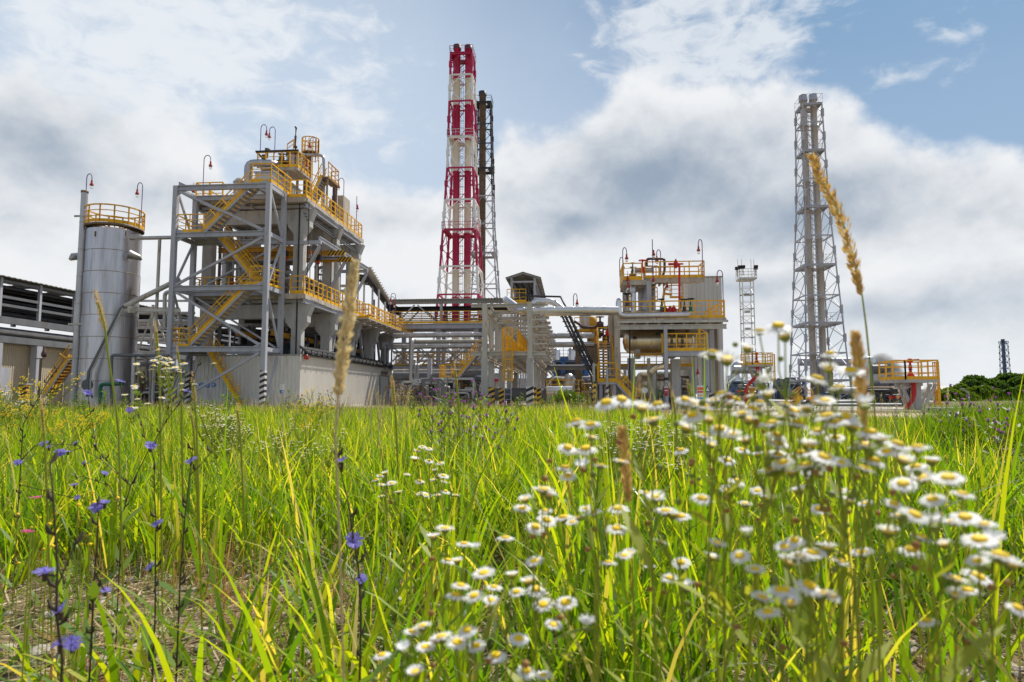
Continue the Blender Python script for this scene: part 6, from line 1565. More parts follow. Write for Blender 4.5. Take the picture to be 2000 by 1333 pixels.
for a, r_, mat, lab in [
    ([(1420,742,88),(1436,742,88),(1436,716,88),(1446,713,88),(1458,722,88)], .55, 'alu', 'bright silver pipe arch behind the farther monitor platform'),
    ([(1428,722,86),(1480,723,86)], .5, 'alu_dull', 'level silver pipe under the bright pipe arch'),
    ([(1432,740,84),(1447,757,84)], .8, 'alu', 'sloping bright duct left of the farther monitor platform'),
    ([(1560,707,100),(1660,707,100)], .6, 'steel', 'level grey pipe behind the legs of the grey chimney'),
    ([(1608,770,100),(1608,708,100),(1600,706,100)], 1.3, 'rustpipe', 'thick rusty upright duct behind the grey chimney'),
    ([(1690,775,92),(1690,708,92),(1698,703,92),(1703,710,92)], .55, 'alu', 'silver bent pipe end left of the nearer platform'),
    ([(1703,722,90),(1731,721,90)], .6, 'steel_dk', 'dark blind pipe end pointing right beside the steam'),
    ([(1640,763,75),(1770,765,75)], .35, 'steel', 'long level grey pipe across the pipe yard on the right'),
    ([(1500,790,58),(1580,792,58),(1700,790,58)], .42, 'steel_dk', 'long dull pipe lying low in front of the grey chimney'),
    ([(1630,795,57),(1760,795,57)], .3, 'steel_dk', 'long dark pipe lying low left of the red riser')]:
    mb = MB(); mb.pipe([P(*q) for q in a], r_, 12); pts = [P(*q) for q in a]
    for p in (pts[0], pts[-1]): 
        if p.z > .6: mb.beam(p-V(0,0,r_), V(p.x, p.y, 0), .2, .2)
    tag(mb.build('yard_pipe', mat), lab, 'pipe')
t = thing('crossing_steps', 'small yellow pipe crossing steps at the foot of the grey chimney', 'stairs', P(1560, 795, 58))
a, b_ = P(1552, 795, 57), P(1568, 779, 57); a.z = .05; stair_flight(t, 'flight', a, b_, .8, rails=(True, True)); c_ = P(1590, 795, 57); c_.z = .05; stair_flight(t, 'flight', c_, b_+V(.6,0,0), .8)
mb = MB()
for k in range(6): q = P(1838+13*k, 804, 36.5+.2*k); mb.box(q.x-.17, q.x+.17, 36, 38, 0.02, .22)
q0, q1 = P(1832, 804, 36), P(1925, 806, 36); mb.box(q0.x, q1.x, 36.3, 36.6, .005, .12); mb.box(q0.x, q1.x, 37.4, 37.7, .005, .12)
tag(mb.build('slab_channel', 'concrete'), 'low row of pale concrete slabs on the ground at the right', 'kerb')
# low sheds and machine houses behind the pipe racks
rr_ = random.Random(5)
for i, (pa, pb, pt, Y, mat, lab) in enumerate(((762, 842, 736, 86, 'rustpipe', 'low brown machine house behind the zigzag stair, at the shed corner'), (846, 905, 744, 90, 'steel_dk', 'low dark machine house behind the zigzag stair'), (908, 985, 732, 92, 'cabinet', 'low grey machine house behind the left leg of the central rack'), (990, 1060, 742, 88, 'rustpipe', 'low brown machine house behind the central rack'), (1064, 1150, 748, 94, 'steel_dk', 'low dark machine house behind the blue compressor block'),
    (1155, 1235, 738, 80, 'rustpipe', 'low brown machine house behind the right hand stairs'), (1240, 1345, 744, 84, 'steel_dk', 'low dark machine house behind the right hand unit'), (225, 345, 728, 70, 'steel_dk', 'low dark machine house between the tank and the stair tower'))):
    xa, xb = P(pa, 760, Y).x, P(pb, 760, Y).x; z = P(pa, pt, Y).z; h = thing('machine_house', lab, 'building', ((xa+xb)/2, Y, 0))
    mb = MB(); mb.corr((xb, Y, 0), (xa, Y, 0), 0, z, .35, .05, out=(0,-1,0)); mb.box(xa+.07, xb-.07, Y+.07, Y+5, 0, z-.003); mb.build('wall', mat, h)
    mb = MB(); mb.box(xa-.2, xb+.2, Y-.3, Y+5.2, z, z+.18); 
    for k in range(3): q = xa+(xb-xa)*rr_.uniform(.1, .9); mb.tube([(q, Y+2, z+.181), (q, Y+2, z+rr_.uniform(.6, 1.6))], .16, 10)
    mb.build('roof', 'roof', h)
    mb = MB(); q = xa+(xb-xa)*rr_.uniform(.2, .6); mb.box(q, q+1.4, Y-.12, Y-.06, .05, min(2.2, z*.8)); mb.build('door', 'steel_lt', h)
    mb = MB(); q = xa+(xb-xa)*.75; mb.box(q, q+1.2, Y-.12, Y-.06, z*.45, z*.75); mb.build('window', 'black', h)
# grey shed and grey wall far right
for pa, pb, pt, Y, dep, mat, lab in ((1800, 1872, 757, 170, 14, 'shed_lt', 'long low pale building behind the nearer platform'), (1800, 1818, 779, 110, 8, 'cabinet', 'small grey shed below the nearer platform ladder'), (1848, 1876, 756.5, 230, 10, 'rustpipe', 'brownish roofed building peeping over the trees')):
    xa, xb = P(pa, 760, Y).x, P(pb, 760, Y).x; z = P(pa, pt, Y).z; h = thing('far_building', lab, 'building', ((xa+xb)/2, Y, 0))
    mb = MB(); mb.box(xa, xb, Y, Y+dep, 0, z-.5); mb.build('wall', mat, h)
    mb = MB(); mb.prism([(xa-.3, Y-.3, z-.498), (xa-.3, Y+dep+.3, z-.498), (xa-.3, Y+dep/2, z+.4)], (xb-xa+.6, 0, 0)); mb.build('roof', 'roof', h)
    mb = MB()
    for k in range(6): x = xa+(xb-xa)*(k+.5)/6; mb.box(x-.5, x+.5, Y-.06, Y-.003, z*.35, z*.65)
    mb.build('window', 'steel_dk', h)
q = P(1892, 766, 95); t = thing('street_lamp', 'thin grey street lamp before the trees at the right', 'street lamp', (q.x, 95, 0))
mb = MB(); mb.tube([V(q.x, 95, 0), V(q.x, 95, q.z-.2), V(q.x-.5, 95, q.z+.2), V(P(1880, 760, 95).x, 95, P(1880, 760, 95).z)], .09, 8); mb.build('pole', 'steel', t)
mb = MB(); p = P(1879, 760, 95); mb.lathe(p, [(.05, -.08), (.35, -.05), (.2, .08)], 10); mb.build('lamp_head', 'steel', t)
# ------------------------------------------------------------------ steam
sm = bpy.data.materials.new('steam'); sm.use_nodes = True; nt = sm.node_tree; nt.nodes.clear()
o = nt.nodes.new('ShaderNodeOutputMaterial'); pv = nt.nodes.new('ShaderNodeVolumePrincipled'); pv.inputs['Color'].default_value = (.97, .97, .97, 1)
tcx = nt.nodes.new('ShaderNodeTexCoord'); nz = nt.nodes.new('ShaderNodeTexNoise'); nz.inputs['Scale'].default_value = 1.9; nz.inputs['Detail'].default_value = 5; nt.links.new(tcx.outputs['Generated'], nz.inputs[0])
vm = nt.nodes.new('ShaderNodeVectorMath'); vm.operation = 'DISTANCE'; nt.links.new(tcx.outputs['Generated'], vm.inputs[0]); vm.inputs[1].default_value = (.5, .5, .42)
def smath(op, a, b):
    n = nt.nodes.new('ShaderNodeMath'); n.operation = op
    for i, v in enumerate((a, b)):
        if isinstance(v, bpy.types.NodeSocket): nt.links.new(v, n.inputs[i])
        else: n.inputs[i].default_value = v
    return n.outputs[0]
d_ = smath('SUBTRACT', smath('MULTIPLY', nz.outputs[0], 1.25), smath('MULTIPLY', vm.outputs['Value'], 1.55))
cl_ = nt.nodes.new('ShaderNodeMath'); cl_.operation = 'MULTIPLY'; cl_.use_clamp = True; nt.links.new(d_, cl_.inputs[0]); cl_.inputs[1].default_value = 3.0
nt.links.new(smath('MULTIPLY', cl_.outputs[0], 6.0), pv.inputs['Density']); nt.links.new(pv.outputs[0], o.inputs['Volume'])
M['steam'] = sm
c_ = P(1738, 742, 98); mb = MB(); mb.lathe(c_, [(.1, -4.2), (3.2, -3.4), (4.6, -1.5), (4.6, 1), (3.4, 3.4), (.1, 4.6)], 18)
tag(mb.build('steam_cloud', 'steam'), 'white steam drifting over the pipe yard beside the nearer platform', 'steam', kind='stuff')
# ------------------------------------------------------------------ meadow
M['grass'] = leafmat('grass_blade', (0.06, 0.16, 0.012), (0.36, 0.42, 0.02), 0.50, 0.45, (0.54, 0.46, 0.18), (2.2, 2.0, .42), (0.18, 0.30, 0.012))
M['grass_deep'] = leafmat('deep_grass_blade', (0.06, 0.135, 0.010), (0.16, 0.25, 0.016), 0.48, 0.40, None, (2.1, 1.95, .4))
M['straw'] = leafmat('straw', (0.36, 0.24, 0.11), (0.70, 0.60, 0.42), 0.25, 0.6, (0.36, 0.17, 0.05), (1.2, 1.1, .8))
M['rust_straw'] = leafmat('rusty_dry_stalk', (0.30, 0.15, 0.05), (0.52, 0.32, 0.12), 0.3, 0.6, None, (1.3, 1.1, .7))
M['plume'] = leafmat('dry_plume', (0.56, 0.39, 0.15), (0.80, 0.62, 0.30), 0.35, 0.6, None, (1.2, 1.1, .8))
M['plume_lt'] = leafmat('pale_dry_plume', (0.66, 0.53, 0.29), (0.86, 0.77, 0.52), 0.35, 0.6, None, (1.15, 1.1, .9))
M['stalk'] = leafmat('green_stalk', (0.22, 0.30, 0.04), (0.34, 0.38, 0.07), 0.35, 0.5)
M['stalk_dk'] = leafmat('dark_chicory_stalk', (0.055, 0.045, 0.03), (0.10, 0.075, 0.045), 0.1, 0.6)
M['petal_white'] = leafmat('white_petal', (0.88, 0.89, 0.90), (0.94, 0.94, 0.94), 0.36, 0.5, None, (1.15, 1.15, 1.15))
M['petal_blue'] = leafmat('blue_petal', (0.22, 0.19, 0.62), (0.36, 0.31, 0.76), 0.40, 0.5, None, (1.3, 1.3, 1.3))
M['petal_purple'] = leafmat('purple_floret', (0.42, 0.07, 0.48), (0.58, 0.15, 0.62), 0.35, 0.5, None, (1.3, 1.2, 1.3))
M['petal_pink'] = leafmat('pink_petal', (0.72, 0.05, 0.35), (0.8, 0.1, 0.42), 0.35, 0.5, None, (1.3, 1.2, 1.3))
M['disc'] = pmat('yellow_flower_disc', (0.92, 0.62, 0.01), 0.7, 0, 0.15, 300)
M['calyx'] = leafmat('calyx', (0.20, 0.26, 0.05), (0.28, 0.33, 0.08), 0.2, 0.6)
M['weed'] = leafmat('weed_leaf', (0.09, 0.17, 0.03), (0.17, 0.26, 0.05), 0.4, 0.45)
M['thistle_leaf'] = leafmat('thistle_leaf', (0.14, 0.20, 0.09), (0.25, 0.31, 0.17), 0.3, 0.5)
M['stone'] = pmat('pale_stone', (0.42, 0.37, 0.33), 0.9, 0, 0.3, 14, 0.2, (0.3, 0.17, 0.13), 0.6, 0.0, 0.2)
npr = np.random.default_rng(12)

def mesh_np(name, verts, quads, mat, smooth=True, loc=(0, 0, 0)):
    me = bpy.data.meshes.new(name)
    nv, nq = len(verts), len(quads)
    me.vertices.add(nv); me.vertices.foreach_set('co', np.asarray(verts, np.float32).ravel())
    me.loops.add(nq*4); me.loops.foreach_set('vertex_index', np.asarray(quads, np.int32).ravel())
    me.polygons.add(nq); me.polygons.foreach_set('loop_start', np.arange(0, nq*4, 4, dtype=np.int32))
    me.polygons.foreach_set('loop_total', np.full(nq, 4, np.int32))
    me.polygons.foreach_set('use_smooth', np.full(nq, smooth))
    mats = mat if isinstance(mat, list) else [mat]
    for m in mats: me.materials.append(M[m])
    me.update(calc_edges=True); me.validate()
    o = bpy.data.objects.new(name, me); o.location = loc; COL.objects.link(o); ORG[o.name] = Vector(loc)
    return o
def blades(x, y, h, w, yaw, lean, bend, seg, z0=0.0, twist=None):
    """grass blades: root (x,y), length h, width w, leaning towards yaw, arching by bend"""
    n = len(x); t = np.linspace(0, 1, seg+1)[None, :]
    ang = lean[:, None]+bend[:, None]*t**1.6                   # angle from vertical along the blade
    ds = h[:, None]/seg
    am = (ang[:, 1:]+ang[:, :-1])/2
    rr = np.concatenate([np.zeros((n, 1)), np.cumsum(np.sin(am)*ds, 1)], 1)
    zz = np.concatenate([np.zeros((n, 1)), np.cumsum(np.cos(am)*ds, 1)], 1)
    cx, sx = np.cos(yaw)[:, None], np.sin(yaw)[:, None]
    tw = (npr.uniform(-.9, .9, n) if twist is None else twist)
    px, py_ = np.cos(yaw+PI/2+tw)[:, None], np.sin(yaw+PI/2+tw)[:, None]
    wid = w[:, None]*0.5*np.clip((1-t**2.2)*(0.55+0.9*t*(1-t)*2), 0.03, None)
    X_, Y_ = x[:, None]+rr*cx, y[:, None]+rr*sx
    a = np.stack([X_-px*wid, Y_-py_*wid, zz+z0], -1); b = np.stack([X_+px*wid, Y_+py_*wid, zz+z0], -1)
    v = np.stack([a, b], 2).reshape(-1, 3)
    base = (np.arange(n)*(2*(seg+1)))[:, None]+2*np.arange(seg)[None, :]
    q = np.stack([base, base+1, base+3, base+2], -1).reshape(-1, 4)
    return v, q
def join(parts):
    vs, qs, o = [], [], 0
    for v, q in parts: vs.append(v); qs.append(q+o); o += len(v)
    return np.concatenate(vs), np.concatenate(qs)
def wedge(n, y0, y1, power=1.0, ml=1.06, mr=0.86, pad=.6):
    """points spread over the ground in view between two distances"""
    y = (y0**(power+1)+(y1**(power+1)-y0**(power+1))*npr.random(n))**(1/(power+1))
    x = -y*ml-pad+(y*(ml+mr)+2*pad)*npr.random(n)
    return x, y
_ph = npr.uniform(0, 6.28, (6,))
def patch(x, y):
    return (np.sin(1.9*x+_ph[0]+.7*np.sin(1.3*y))+np.sin(2.3*y+_ph[1]+.9*np.sin(1.1*x))+np.sin(.7*x-.9*y+_ph[2]))/3
def field_edge(x):      # how far the tall grass reaches, by bearing
    return np.where(x < 0, 37.5+0*x, np.interp(x, [0, 4, 9, 20, 40], [33, 27.5, 24.5, 22.5, 22.5]))
def bare(x, y):
    """share of bare stony ground near the camera, low left and low right"""
    l = np.exp(-(((x+1.45)/1.15)**2+((y-2.1)/.95)**2))
    r = np.exp(-(((x-1.45)/.80)**2+((y-1.9)/.65)**2))
    m = .7*np.exp(-(((x+.5)/.55)**2+((y-2.0)/.4)**2))
    return np.maximum(np.maximum(l, r), m)
def tufts(nt, y0, y1, per, hm, wm, seg, power=1.0, spread=.06, lean=.25, bend=.9, thin=True):
    tx, ty = wedge(nt, y0, y1, power)
    keep = ty < field_edge(tx)
    if thin: keep &= (npr.random(nt) > bare(tx, ty)*1.0) & (npr.random(nt) < .72+.5*patch(tx, ty))
    tx, ty = tx[keep], ty[keep]; nt = len(tx)
    hs = npr.uniform(.62, 1.18, nt)*(1+.34*patch(tx*.45+3, ty*.45))*np.where((tx > .12*ty) & (ty > 8), .62, 1.0)
    n = nt*per; i = np.repeat(np.arange(nt), per)
    a = npr.uniform(0, 2*PI, n); r = spread*np.sqrt(npr.random(n))
    x, y = tx[i]+r*np.cos(a), ty[i]+r*np.sin(a)
    h = hm*hs[i]*npr.uniform(.55, 1.12, n); w = wm*npr.uniform(.6, 1.25, n)
    yaw = a+npr.normal(0, .6, n); wind = npr.normal(.0, .3, n)
    ln = np.abs(npr.normal(lean, .14, n)); bd = np.abs(npr.normal(bend, .45, n))
    return blades(x, y, h, w, yaw, ln, bd, seg)
g = [tufts(900, 1.25, 3.6, 10, .47, .0155, 7, 1, .07), tufts(520, 1.7, 4.2, 6, .62, .0165, 6, 1, .05, .15, .5),
     tufts(3200, 3.4, 9.0, 9, .52, .0155, 5, 1, .08), tufts(2200, 3.8, 10.0, 5, .64, .012, 5, 1, .05, .12, .45),
     tufts(9500, 8.5, 20, 7, .47, .019, 3, 1, .14, .2, .6), tufts(13500, 19, 38, 6, .40, .034, 2, 1, .25, .2, .5)]
v, q = join(g)
tag(mesh_np('grass', v, q, 'grass'), kind='stuff')
M['grass_pale'] = leafmat('glaucous_blade', (0.20, 0.27, 0.12), (0.33, 0.39, 0.20), 0.3, 0.35, None, (1.6, 1.6, .7))
v, q = join([tufts(150, 1.35, 3.4, 3, .56, .016, 8, .8, .05, .45, 1.3), tufts(420, 3.2, 9, 3, .6, .015, 6, 1, .05, .4, 1.2)])
tag(mesh_np('pale_grass', v, q, 'grass_pale'), kind='stuff')
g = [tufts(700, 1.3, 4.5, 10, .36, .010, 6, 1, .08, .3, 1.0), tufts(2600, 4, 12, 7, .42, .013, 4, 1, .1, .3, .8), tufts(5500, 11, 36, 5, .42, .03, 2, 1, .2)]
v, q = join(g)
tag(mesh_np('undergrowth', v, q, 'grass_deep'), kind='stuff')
# the dense mound of tall grass at the right edge
def mound(cx, cy, rx, ry, n, h0, top):
    a = npr.uniform(0, 2*PI, n); r = np.sqrt(npr.random(n)); x, y = cx+rx*r*np.cos(a), cy+ry*r*np.sin(a)
    h = (h0+top*(1-r**2))*npr.uniform(.7, 1.1, n)
    return blades(x, y, h, npr.uniform(.008, .016, n), a+npr.normal(0, .7, n), np.abs(npr.normal(.2, .15, n)), np.abs(npr.normal(.55, .35, n)), 5)
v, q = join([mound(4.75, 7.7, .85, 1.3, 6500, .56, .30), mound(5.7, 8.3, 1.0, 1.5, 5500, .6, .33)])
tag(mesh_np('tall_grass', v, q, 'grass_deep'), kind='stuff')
# straw litter and dead leaves on the ground
n = 26000; x, y = wedge(n, 1.1, 7, .3); 
L1 = blades(x, y, npr.uniform(.03, .19, n), npr.uniform(.002, .0085, n), npr.uniform(0, 2*PI, n), npr.uniform(1.2, 1.62, n), npr.normal(0, .25, n), 2, .006, npr.normal(0, .3, n))
L1[0][:, 2] = np.abs(L1[0][:, 2])+npr.uniform(0, .004, len(L1[0]))
n = 3000; x, y = wedge(n, 1.3, 9, .6); k = npr.random(n) < .75; x, y = x[k], y[k]; n = len(x)
L2 = blades(x, y, npr.uniform(.10, .34, n), npr.uniform(.002, .005, n), npr.uniform(0, 2*PI, n), np.abs(npr.normal(.35, .25, n)), npr.normal(.3, .4, n), 3)
n = 2400; x, y = wedge(n, 9, 36, .9); k = y < field_edge(x); x, y = x[k], y[k]; n = len(x)
L3 = blades(x, y, npr.uniform(.35, .72, n), npr.uniform(.012, .022, n), npr.uniform(0, 2*PI, n), np.abs(npr.normal(.15, .1, n)), npr.normal(.3, .3, n), 2)
n = 9000; x, y = wedge(n, 22, 37.3, .6); k = (y < field_edge(x)) & (y > field_edge(x)-11) & (patch(x*.5, y*.5+2) > -.15); x, y = x[k], y[k]; n = len(x)
L4 = blades(x, y, npr.uniform(.35, .85, n), npr.uniform(.014, .026, n), npr.uniform(0, 2*PI, n), np.abs(npr.normal(.15, .12, n)), npr.normal(.3, .35, n), 2)
tn = 150; tx, ty = wedge(tn, 1.5, 4.5, .5); i = np.repeat(np.arange(tn), 16); n = len(i)
L5 = blades(tx[i]+npr.normal(0,.035,n), ty[i]+npr.normal(0,.035,n), npr.uniform(.10, .30, n), npr.uniform(.0025, .005, n), npr.uniform(0, 2*PI, n), np.abs(npr.normal(.2, .15, n)), npr.normal(.25, .3, n), 3)
v, q = join([L5]); tag(mesh_np('dry_stalks', v, q, 'rust_straw'), kind='stuff')
v, q = join([L1, L2, L3, L4]); tag(mesh_np('straw_litter', v, q, 'straw'), kind='stuff')
# low broad-leaved weeds
n = 14000; x, y = wedge(n, 1.2, 8, .4); k = (npr.random(n) < .30+.6*bare(x, y)); x, y = x[k], y[k]; n = len(x)
v1 = blades(x+npr.normal(0,.03,n), y+npr.normal(0,.03,n), npr.uniform(.03, .10, n), npr.uniform(.012, .034, n), npr.uniform(0, 2*PI, n), npr.uniform(.3, 1.3, n), npr.normal(.5, .4, n), 3, .01)
tag(mesh_np('low_weeds', v1[0], v1[1], 'weed'), kind='stuff')
# pebbles
def stone_mesh(rs, r, flat=.6):
    import bmesh
    bm = bmesh.new(); bmesh.ops.create_icosphere(bm, subdivisions=2, radius=1)
    ax = [Vector((rs.gauss(0,1), rs.gauss(0,1), rs.gauss(0,1))).normalized() for _ in range(7)]; lim = [rs.uniform(.55, .9) for _ in ax]
    for vv in bm.verts:
        c = vv.co.copy()
        for a_, l in zip(ax, lim):
            d_ = c.dot(a_)
            if d_ > l: c -= a_*(d_-l)
        vv.co = Vector((c.x*r*1.15, c.y*r, c.z*r*flat))
    vs = np.array([vv.co[:] for vv in bm.verts]); fs = [[vv.index for vv in f.verts] for f in bm.faces]
    bm.free(); return vs, fs
rs = random.Random(19); protos = [stone_mesh(rs, 1.0) for _ in range(6)]
vs, fs, o = [], [], 0
for k in range(1500):
    y = 1.15+3.6*rs.random()**1.3; x = rs.uniform(-1.06*y-.3, .86*y+.3)
    if rs.random() > .18+.9*float(bare(np.array(x), np.array(y))): continue
    a_ = rs.choice(protos); s_ = .006+.022*rs.random()**2.2; an = rs.uniform(0, 6.28); c_, n_ = math.cos(an), math.sin(an)
    vv = a_[0]*s_; vs.append(np.stack([vv[:,0]*c_-vv[:,1]*n_+x, vv[:,0]*n_+vv[:,1]*c_+y, vv[:,2]+s_*.25], -1)); fs += [[i+o for i in f] for f in a_[1]]; o += len(vv)
vs = np.concatenate(vs); me = bpy.data.meshes.new('pebbles'); me.from_pydata(vs.tolist(), [], fs); me.materials.append(M['stone']); ob = bpy.data.objects.new('pebbles', me); COL.objects.link(ob); tag(ob, kind='stuff')
for k, (px, py, s_, lab) in enumerate([(1880, 1275, .055, 'largest pale stone at the lower right edge'), (1945, 1300, .04, 'pale stone right of the largest one at the lower right corner'), (1795, 1305, .045, 'flat pale stone left of the largest one at the lower right'), (1770, 1235, .035, 'pinkish grey stone under the lone low daisy at the right'),
                                        (1930, 1225, .035, 'small angular stone above the largest pale stone'), (75, 1300, .05, 'broad pale stone in the lower left corner'), (205, 1310, .04, 'pale stone right of the lower left corner'), (330, 990+20, .03, 'grey stone among the grass left of the middle')]):
    dd = CAMH*FPX/(py-775); q_ = P(px, py, dd); a_ = stone_mesh(rs, s_, .55)
    me = bpy.data.meshes.new('stone'); me.from_pydata(a_[0].tolist(), [], a_[1]); me.materials.append(M['stone']); ob = bpy.data.objects.new('stone', me); ob.location = (q_.x, q_.y, s_*.2); ob.rotation_euler = (0, 0, rs.uniform(0, 6)); COL.objects.link(ob); tag(ob, lab, 'stone', 'larger stones on the bare ground')

# ------------------------------------------------------------------ flowers
def at_d(px, py, d):
    """point seen at a bearing, d metres from the camera along the view"""
    r = _R @ Vector(((px-1000)/FPX, (666.5-py)/FPX, -1.0)); return Vector((0, 0, CAMH))+r*d
def raw_mesh(name, mb, mat):
    me = bpy.data.meshes.new(name); me.from_pydata(mb.v, [], mb.f); 
    for k in (mat if isinstance(mat, list) else [mat]): me.materials.append(M[k])
    me.polygons.foreach_set('material_index', mb.m); me.polygons.foreach_set('use_smooth', mb.s); me.update(); return me
def petals_mb(rs, n, r0, r1, w, lift, mb, droop=.15):
    for k in range(n):
        a = 2*PI*k/n+rs.uniform(-.08, .08); R = r1*rs.uniform(.88, 1.06); l = lift+rs.uniform(-.1, .1)
        c, s = math.cos(a), math.sin(a); t = V(-s, c, 0); d = V(c, s, 0)
        zf = lambda x: math.tan(l)*x-droop*x*x/r1
        m_ = (r0+R)/2
        vs = [d*r0-t*w*.35+V(0,0,zf(r0)), d*r0+t*w*.35+V(0,0,zf(r0)), d*m_-t*w*.5+V(0,0,zf(m_)), d*m_+t*w*.5+V(0,0,zf(m_)), d*R-t*w*.28+V(0,0,zf(R)), d*R+t*w*.28+V(0,0,zf(R))]
        mb.add(vs, [(0,1,3,2), (2,3,5,4)], 0, False)
DP, DC, DX = [], [], []
for k, (lift, sc) in enumerate(((.08, 1), (.22, .97), (-.12, 1), (.48, .85), (.8, .72))):
    rs = random.Random(40+k); b = MB(); petals_mb(rs, 52, .0026, .0106*sc, .0014, lift, b); petals_mb(rs, 36, .0026, .0098*sc, .0013, lift+.12, b); DP.append(raw_mesh('petals', b, 'petal_white'))
b = MB(); b.lathe((0,0,0), [(.0044, -.0004), (.0046, .0008), (.0038, .0018), (.0022, .0022), (.0002, .0019)], 14); DC.append(raw_mesh('disc', b, 'disc'))
b = MB(); b.lathe((0,0,0), [(.0008, -.005), (.0032, -.0035), (.0046, -.0012), (.0042, .0)], 10); DX.append(raw_mesh('calyx', b, 'calyx'))
b = MB(); b.lathe((0,0,0), [(.0008, -.005), (.0034, -.0035), (.0042, -.001), (.0034, .0015), (.002, .0022), (.0002, .002)], 10); BUD = raw_mesh('bud', b, 'calyx'); M['dried'] = leafmat('dried_head', (0.30, 0.15, 0.05), (0.42, 0.24, 0.09), 0.2, 0.7); BUD2 = raw_mesh('dried_bud', b, 'dried')
def child(name, me, parent, loc, rot=None, sc=1.0):
    o = bpy.data.objects.new(name, me); COL.objects.link(o); o.parent = parent; o.location = loc
    if rot: o.rotation_euler = rot
    o.scale = (sc,)*3; return o
frs = random.Random(55)
def daisy(label, heads, base, buds=3, sc=1.06, leafy=True):
    """heads: (px, py, distance[, openness])"""
    pts = [at_d(h[0], h[1], h[2]) for h in heads]
    c = sum(pts, Vector())/len(pts)
    b0 = V(c.x+frs.uniform(-.05,.07), c.y+frs.uniform(.02,.12), 0)
    t = thing('daisy_plant', label, 'daisy', b0, 'white daisies in the near grass')
    fork = V(b0.x*.35+c.x*.65, b0.y*.35+c.y*.65, max(.06, min(p.z for p in pts)-.10))
    st = MB(); st.tube([b0, b0.lerp(fork, .5)+V(frs.uniform(-.02,.02),0,0), fork], [.0018, .0016, .0013], 6)
    rest = list(range(len(pts))); rest.sort(key=lambda i: pts[i].x)
    subs = [rest[i:i+4] for i in range(0, len(rest), 4)]
    for sb in subs:
        m_ = sum((pts[i] for i in sb), Vector())/len(sb); f2 = fork.lerp(m_, .45); f2.z = min(f2.z, min(pts[i].z for i in sb)-.03)
        st.tube([fork, fork.lerp(f2, .5)+V(0,0,-.006), f2], .0010, 5)
        for i in sb:
            p = pts[i]-V(0,0,.005); st.tube([f2, f2.lerp(p, .5)+V((p.x-f2.x)*.25, 0, -.004), p], [.0008, .0007, .0007], 5)
        if leafy:
            for _ in range(1):
                q_ = fork.lerp(f2, frs.random()); a = frs.uniform(0, 6.28); L = frs.uniform(.02, .045); d_ = V(math.cos(a), math.sin(a), .8).normalized(); sd_ = d_.cross(V(0,0,1)).normalized()*.0035
                st.add([q_-sd_*.4, q_+sd_*.4, q_+d_*L*.5-sd_, q_+d_*L*.5+sd_, q_+d_*L], [(0,1,3,2), (2,3,4)], 0)
    for _ in range(4 if leafy else 2):
        q_ = b0.lerp(fork, frs.uniform(.1, .95)); a = frs.uniform(0, 6.28); L = frs.uniform(.05, .10); d_ = V(math.cos(a), math.sin(a), frs.uniform(.5,1.2)).normalized(); sd_ = d_.cross(V(0,0,1)).normalized()*.007
        st.add([q_-sd_*.3, q_+sd_*.3, q_+d_*L*.5-sd_, q_+d_*L*.5+sd_, q_+d_*L-V(0,0,.01)], [(0,1,3,2), (2,3,4)], 0)
    st.build('stem', 'stalk', t)
    for h, p in zip(heads, pts):
        op = h[3] if len(h) > 3 else frs.choice((0, 0, 1, 1, 2)); 
        rot = (frs.uniform(-.12, .62), frs.uniform(-.35, .35), frs.uniform(0, 6.28)); s_ = sc*frs.uniform(.72, 1.12)
        R_ = Matrix.Rotation(frs.uniform(-.12, .42), 4, 'X') @ Matrix.Rotation(frs.uniform(-.3, .3), 4, 'Y') @ Matrix.Rotation(frs.uniform(0, 6.28), 4, 'Z')
        f = child('flower_head', DP[op], t, p-b0, R_.to_euler(), s_)
        if op < 4: child('flower_centre', DC[0], f, (0, 0, .0006))
        child('calyx', DX[0], f, (0, 0, 0))
    for _ in range(buds):
        p = frs.choice(pts)+V(frs.uniform(-.03,.03), frs.uniform(-.03,.03), frs.uniform(-.05, .0)); b_ = child(*(('flower_bud', BUD) if frs.random() < .55 else ('dried_head', BUD2)), t, p-b0, (frs.uniform(-.4,.4), frs.uniform(-.4,.4), 0), frs.uniform(.55, .85))
    return t
D = daisy
D('white daisies at the bottom edge left of the middle, lowest of the near clumps', [(746,1281,.62),(790,1272,.62,4),(805,1235,.66),(825,1225,.66),(831,1266,.62),(812,1315,.62,3)], (-.13,.72,0))
D('white daisies low in the middle with two heads touching', [(862,1246,.62),(912,1231,.60),(893,1257,.61,1),(930,1264,.64),(969,1281,.64)], (.0,.75,0))
D('large open white daisy alone at the bottom middle', [(1013,1249,.56,0),(1028,1310,.62),(1061,1321,.60)], (.09,.70,0), 2)
D('white daisies scattered right of the bottom middle', [(1081,1222,.66),(1105,1178,.66),(1061,1183,.7,1),(1047,1152,.7),(1146,1225,.66,4)], (.16,.80,0))
D('tight bunch of five white daisies near the bottom middle', [(890,1163,.62),(900,1145,.62),(926,1165,.62),(959,1174,.66),(965,1148,.68)], (.03,.80,0))
D('white daisies just above the tight bunch at the bottom middle', [(945,1122,.62),(1000,1125,.72,3),(1009,1157,.72),(1033,1137,.74,3),(1044,1098,.68),(987,1052,.74)], (.07,.88,0))
D('half opened white daisies in the middle, on the left fringe of the big clump', [(869,1034,.78),(847,1050,.8,3),(875,1095,.8),(906,1063,.8),(893,1097,.82,3),(930,1074,.82,4)], (-.02,1.0,0))
D('white daisies in a loose line in the middle right of the fringe', [(1020,995,.68),(1026,977,.68,3),(1061,958,.66),(1072,969,.66,3),(1065,999,.7),(1046,1030,.7)], (.16,.90,0))
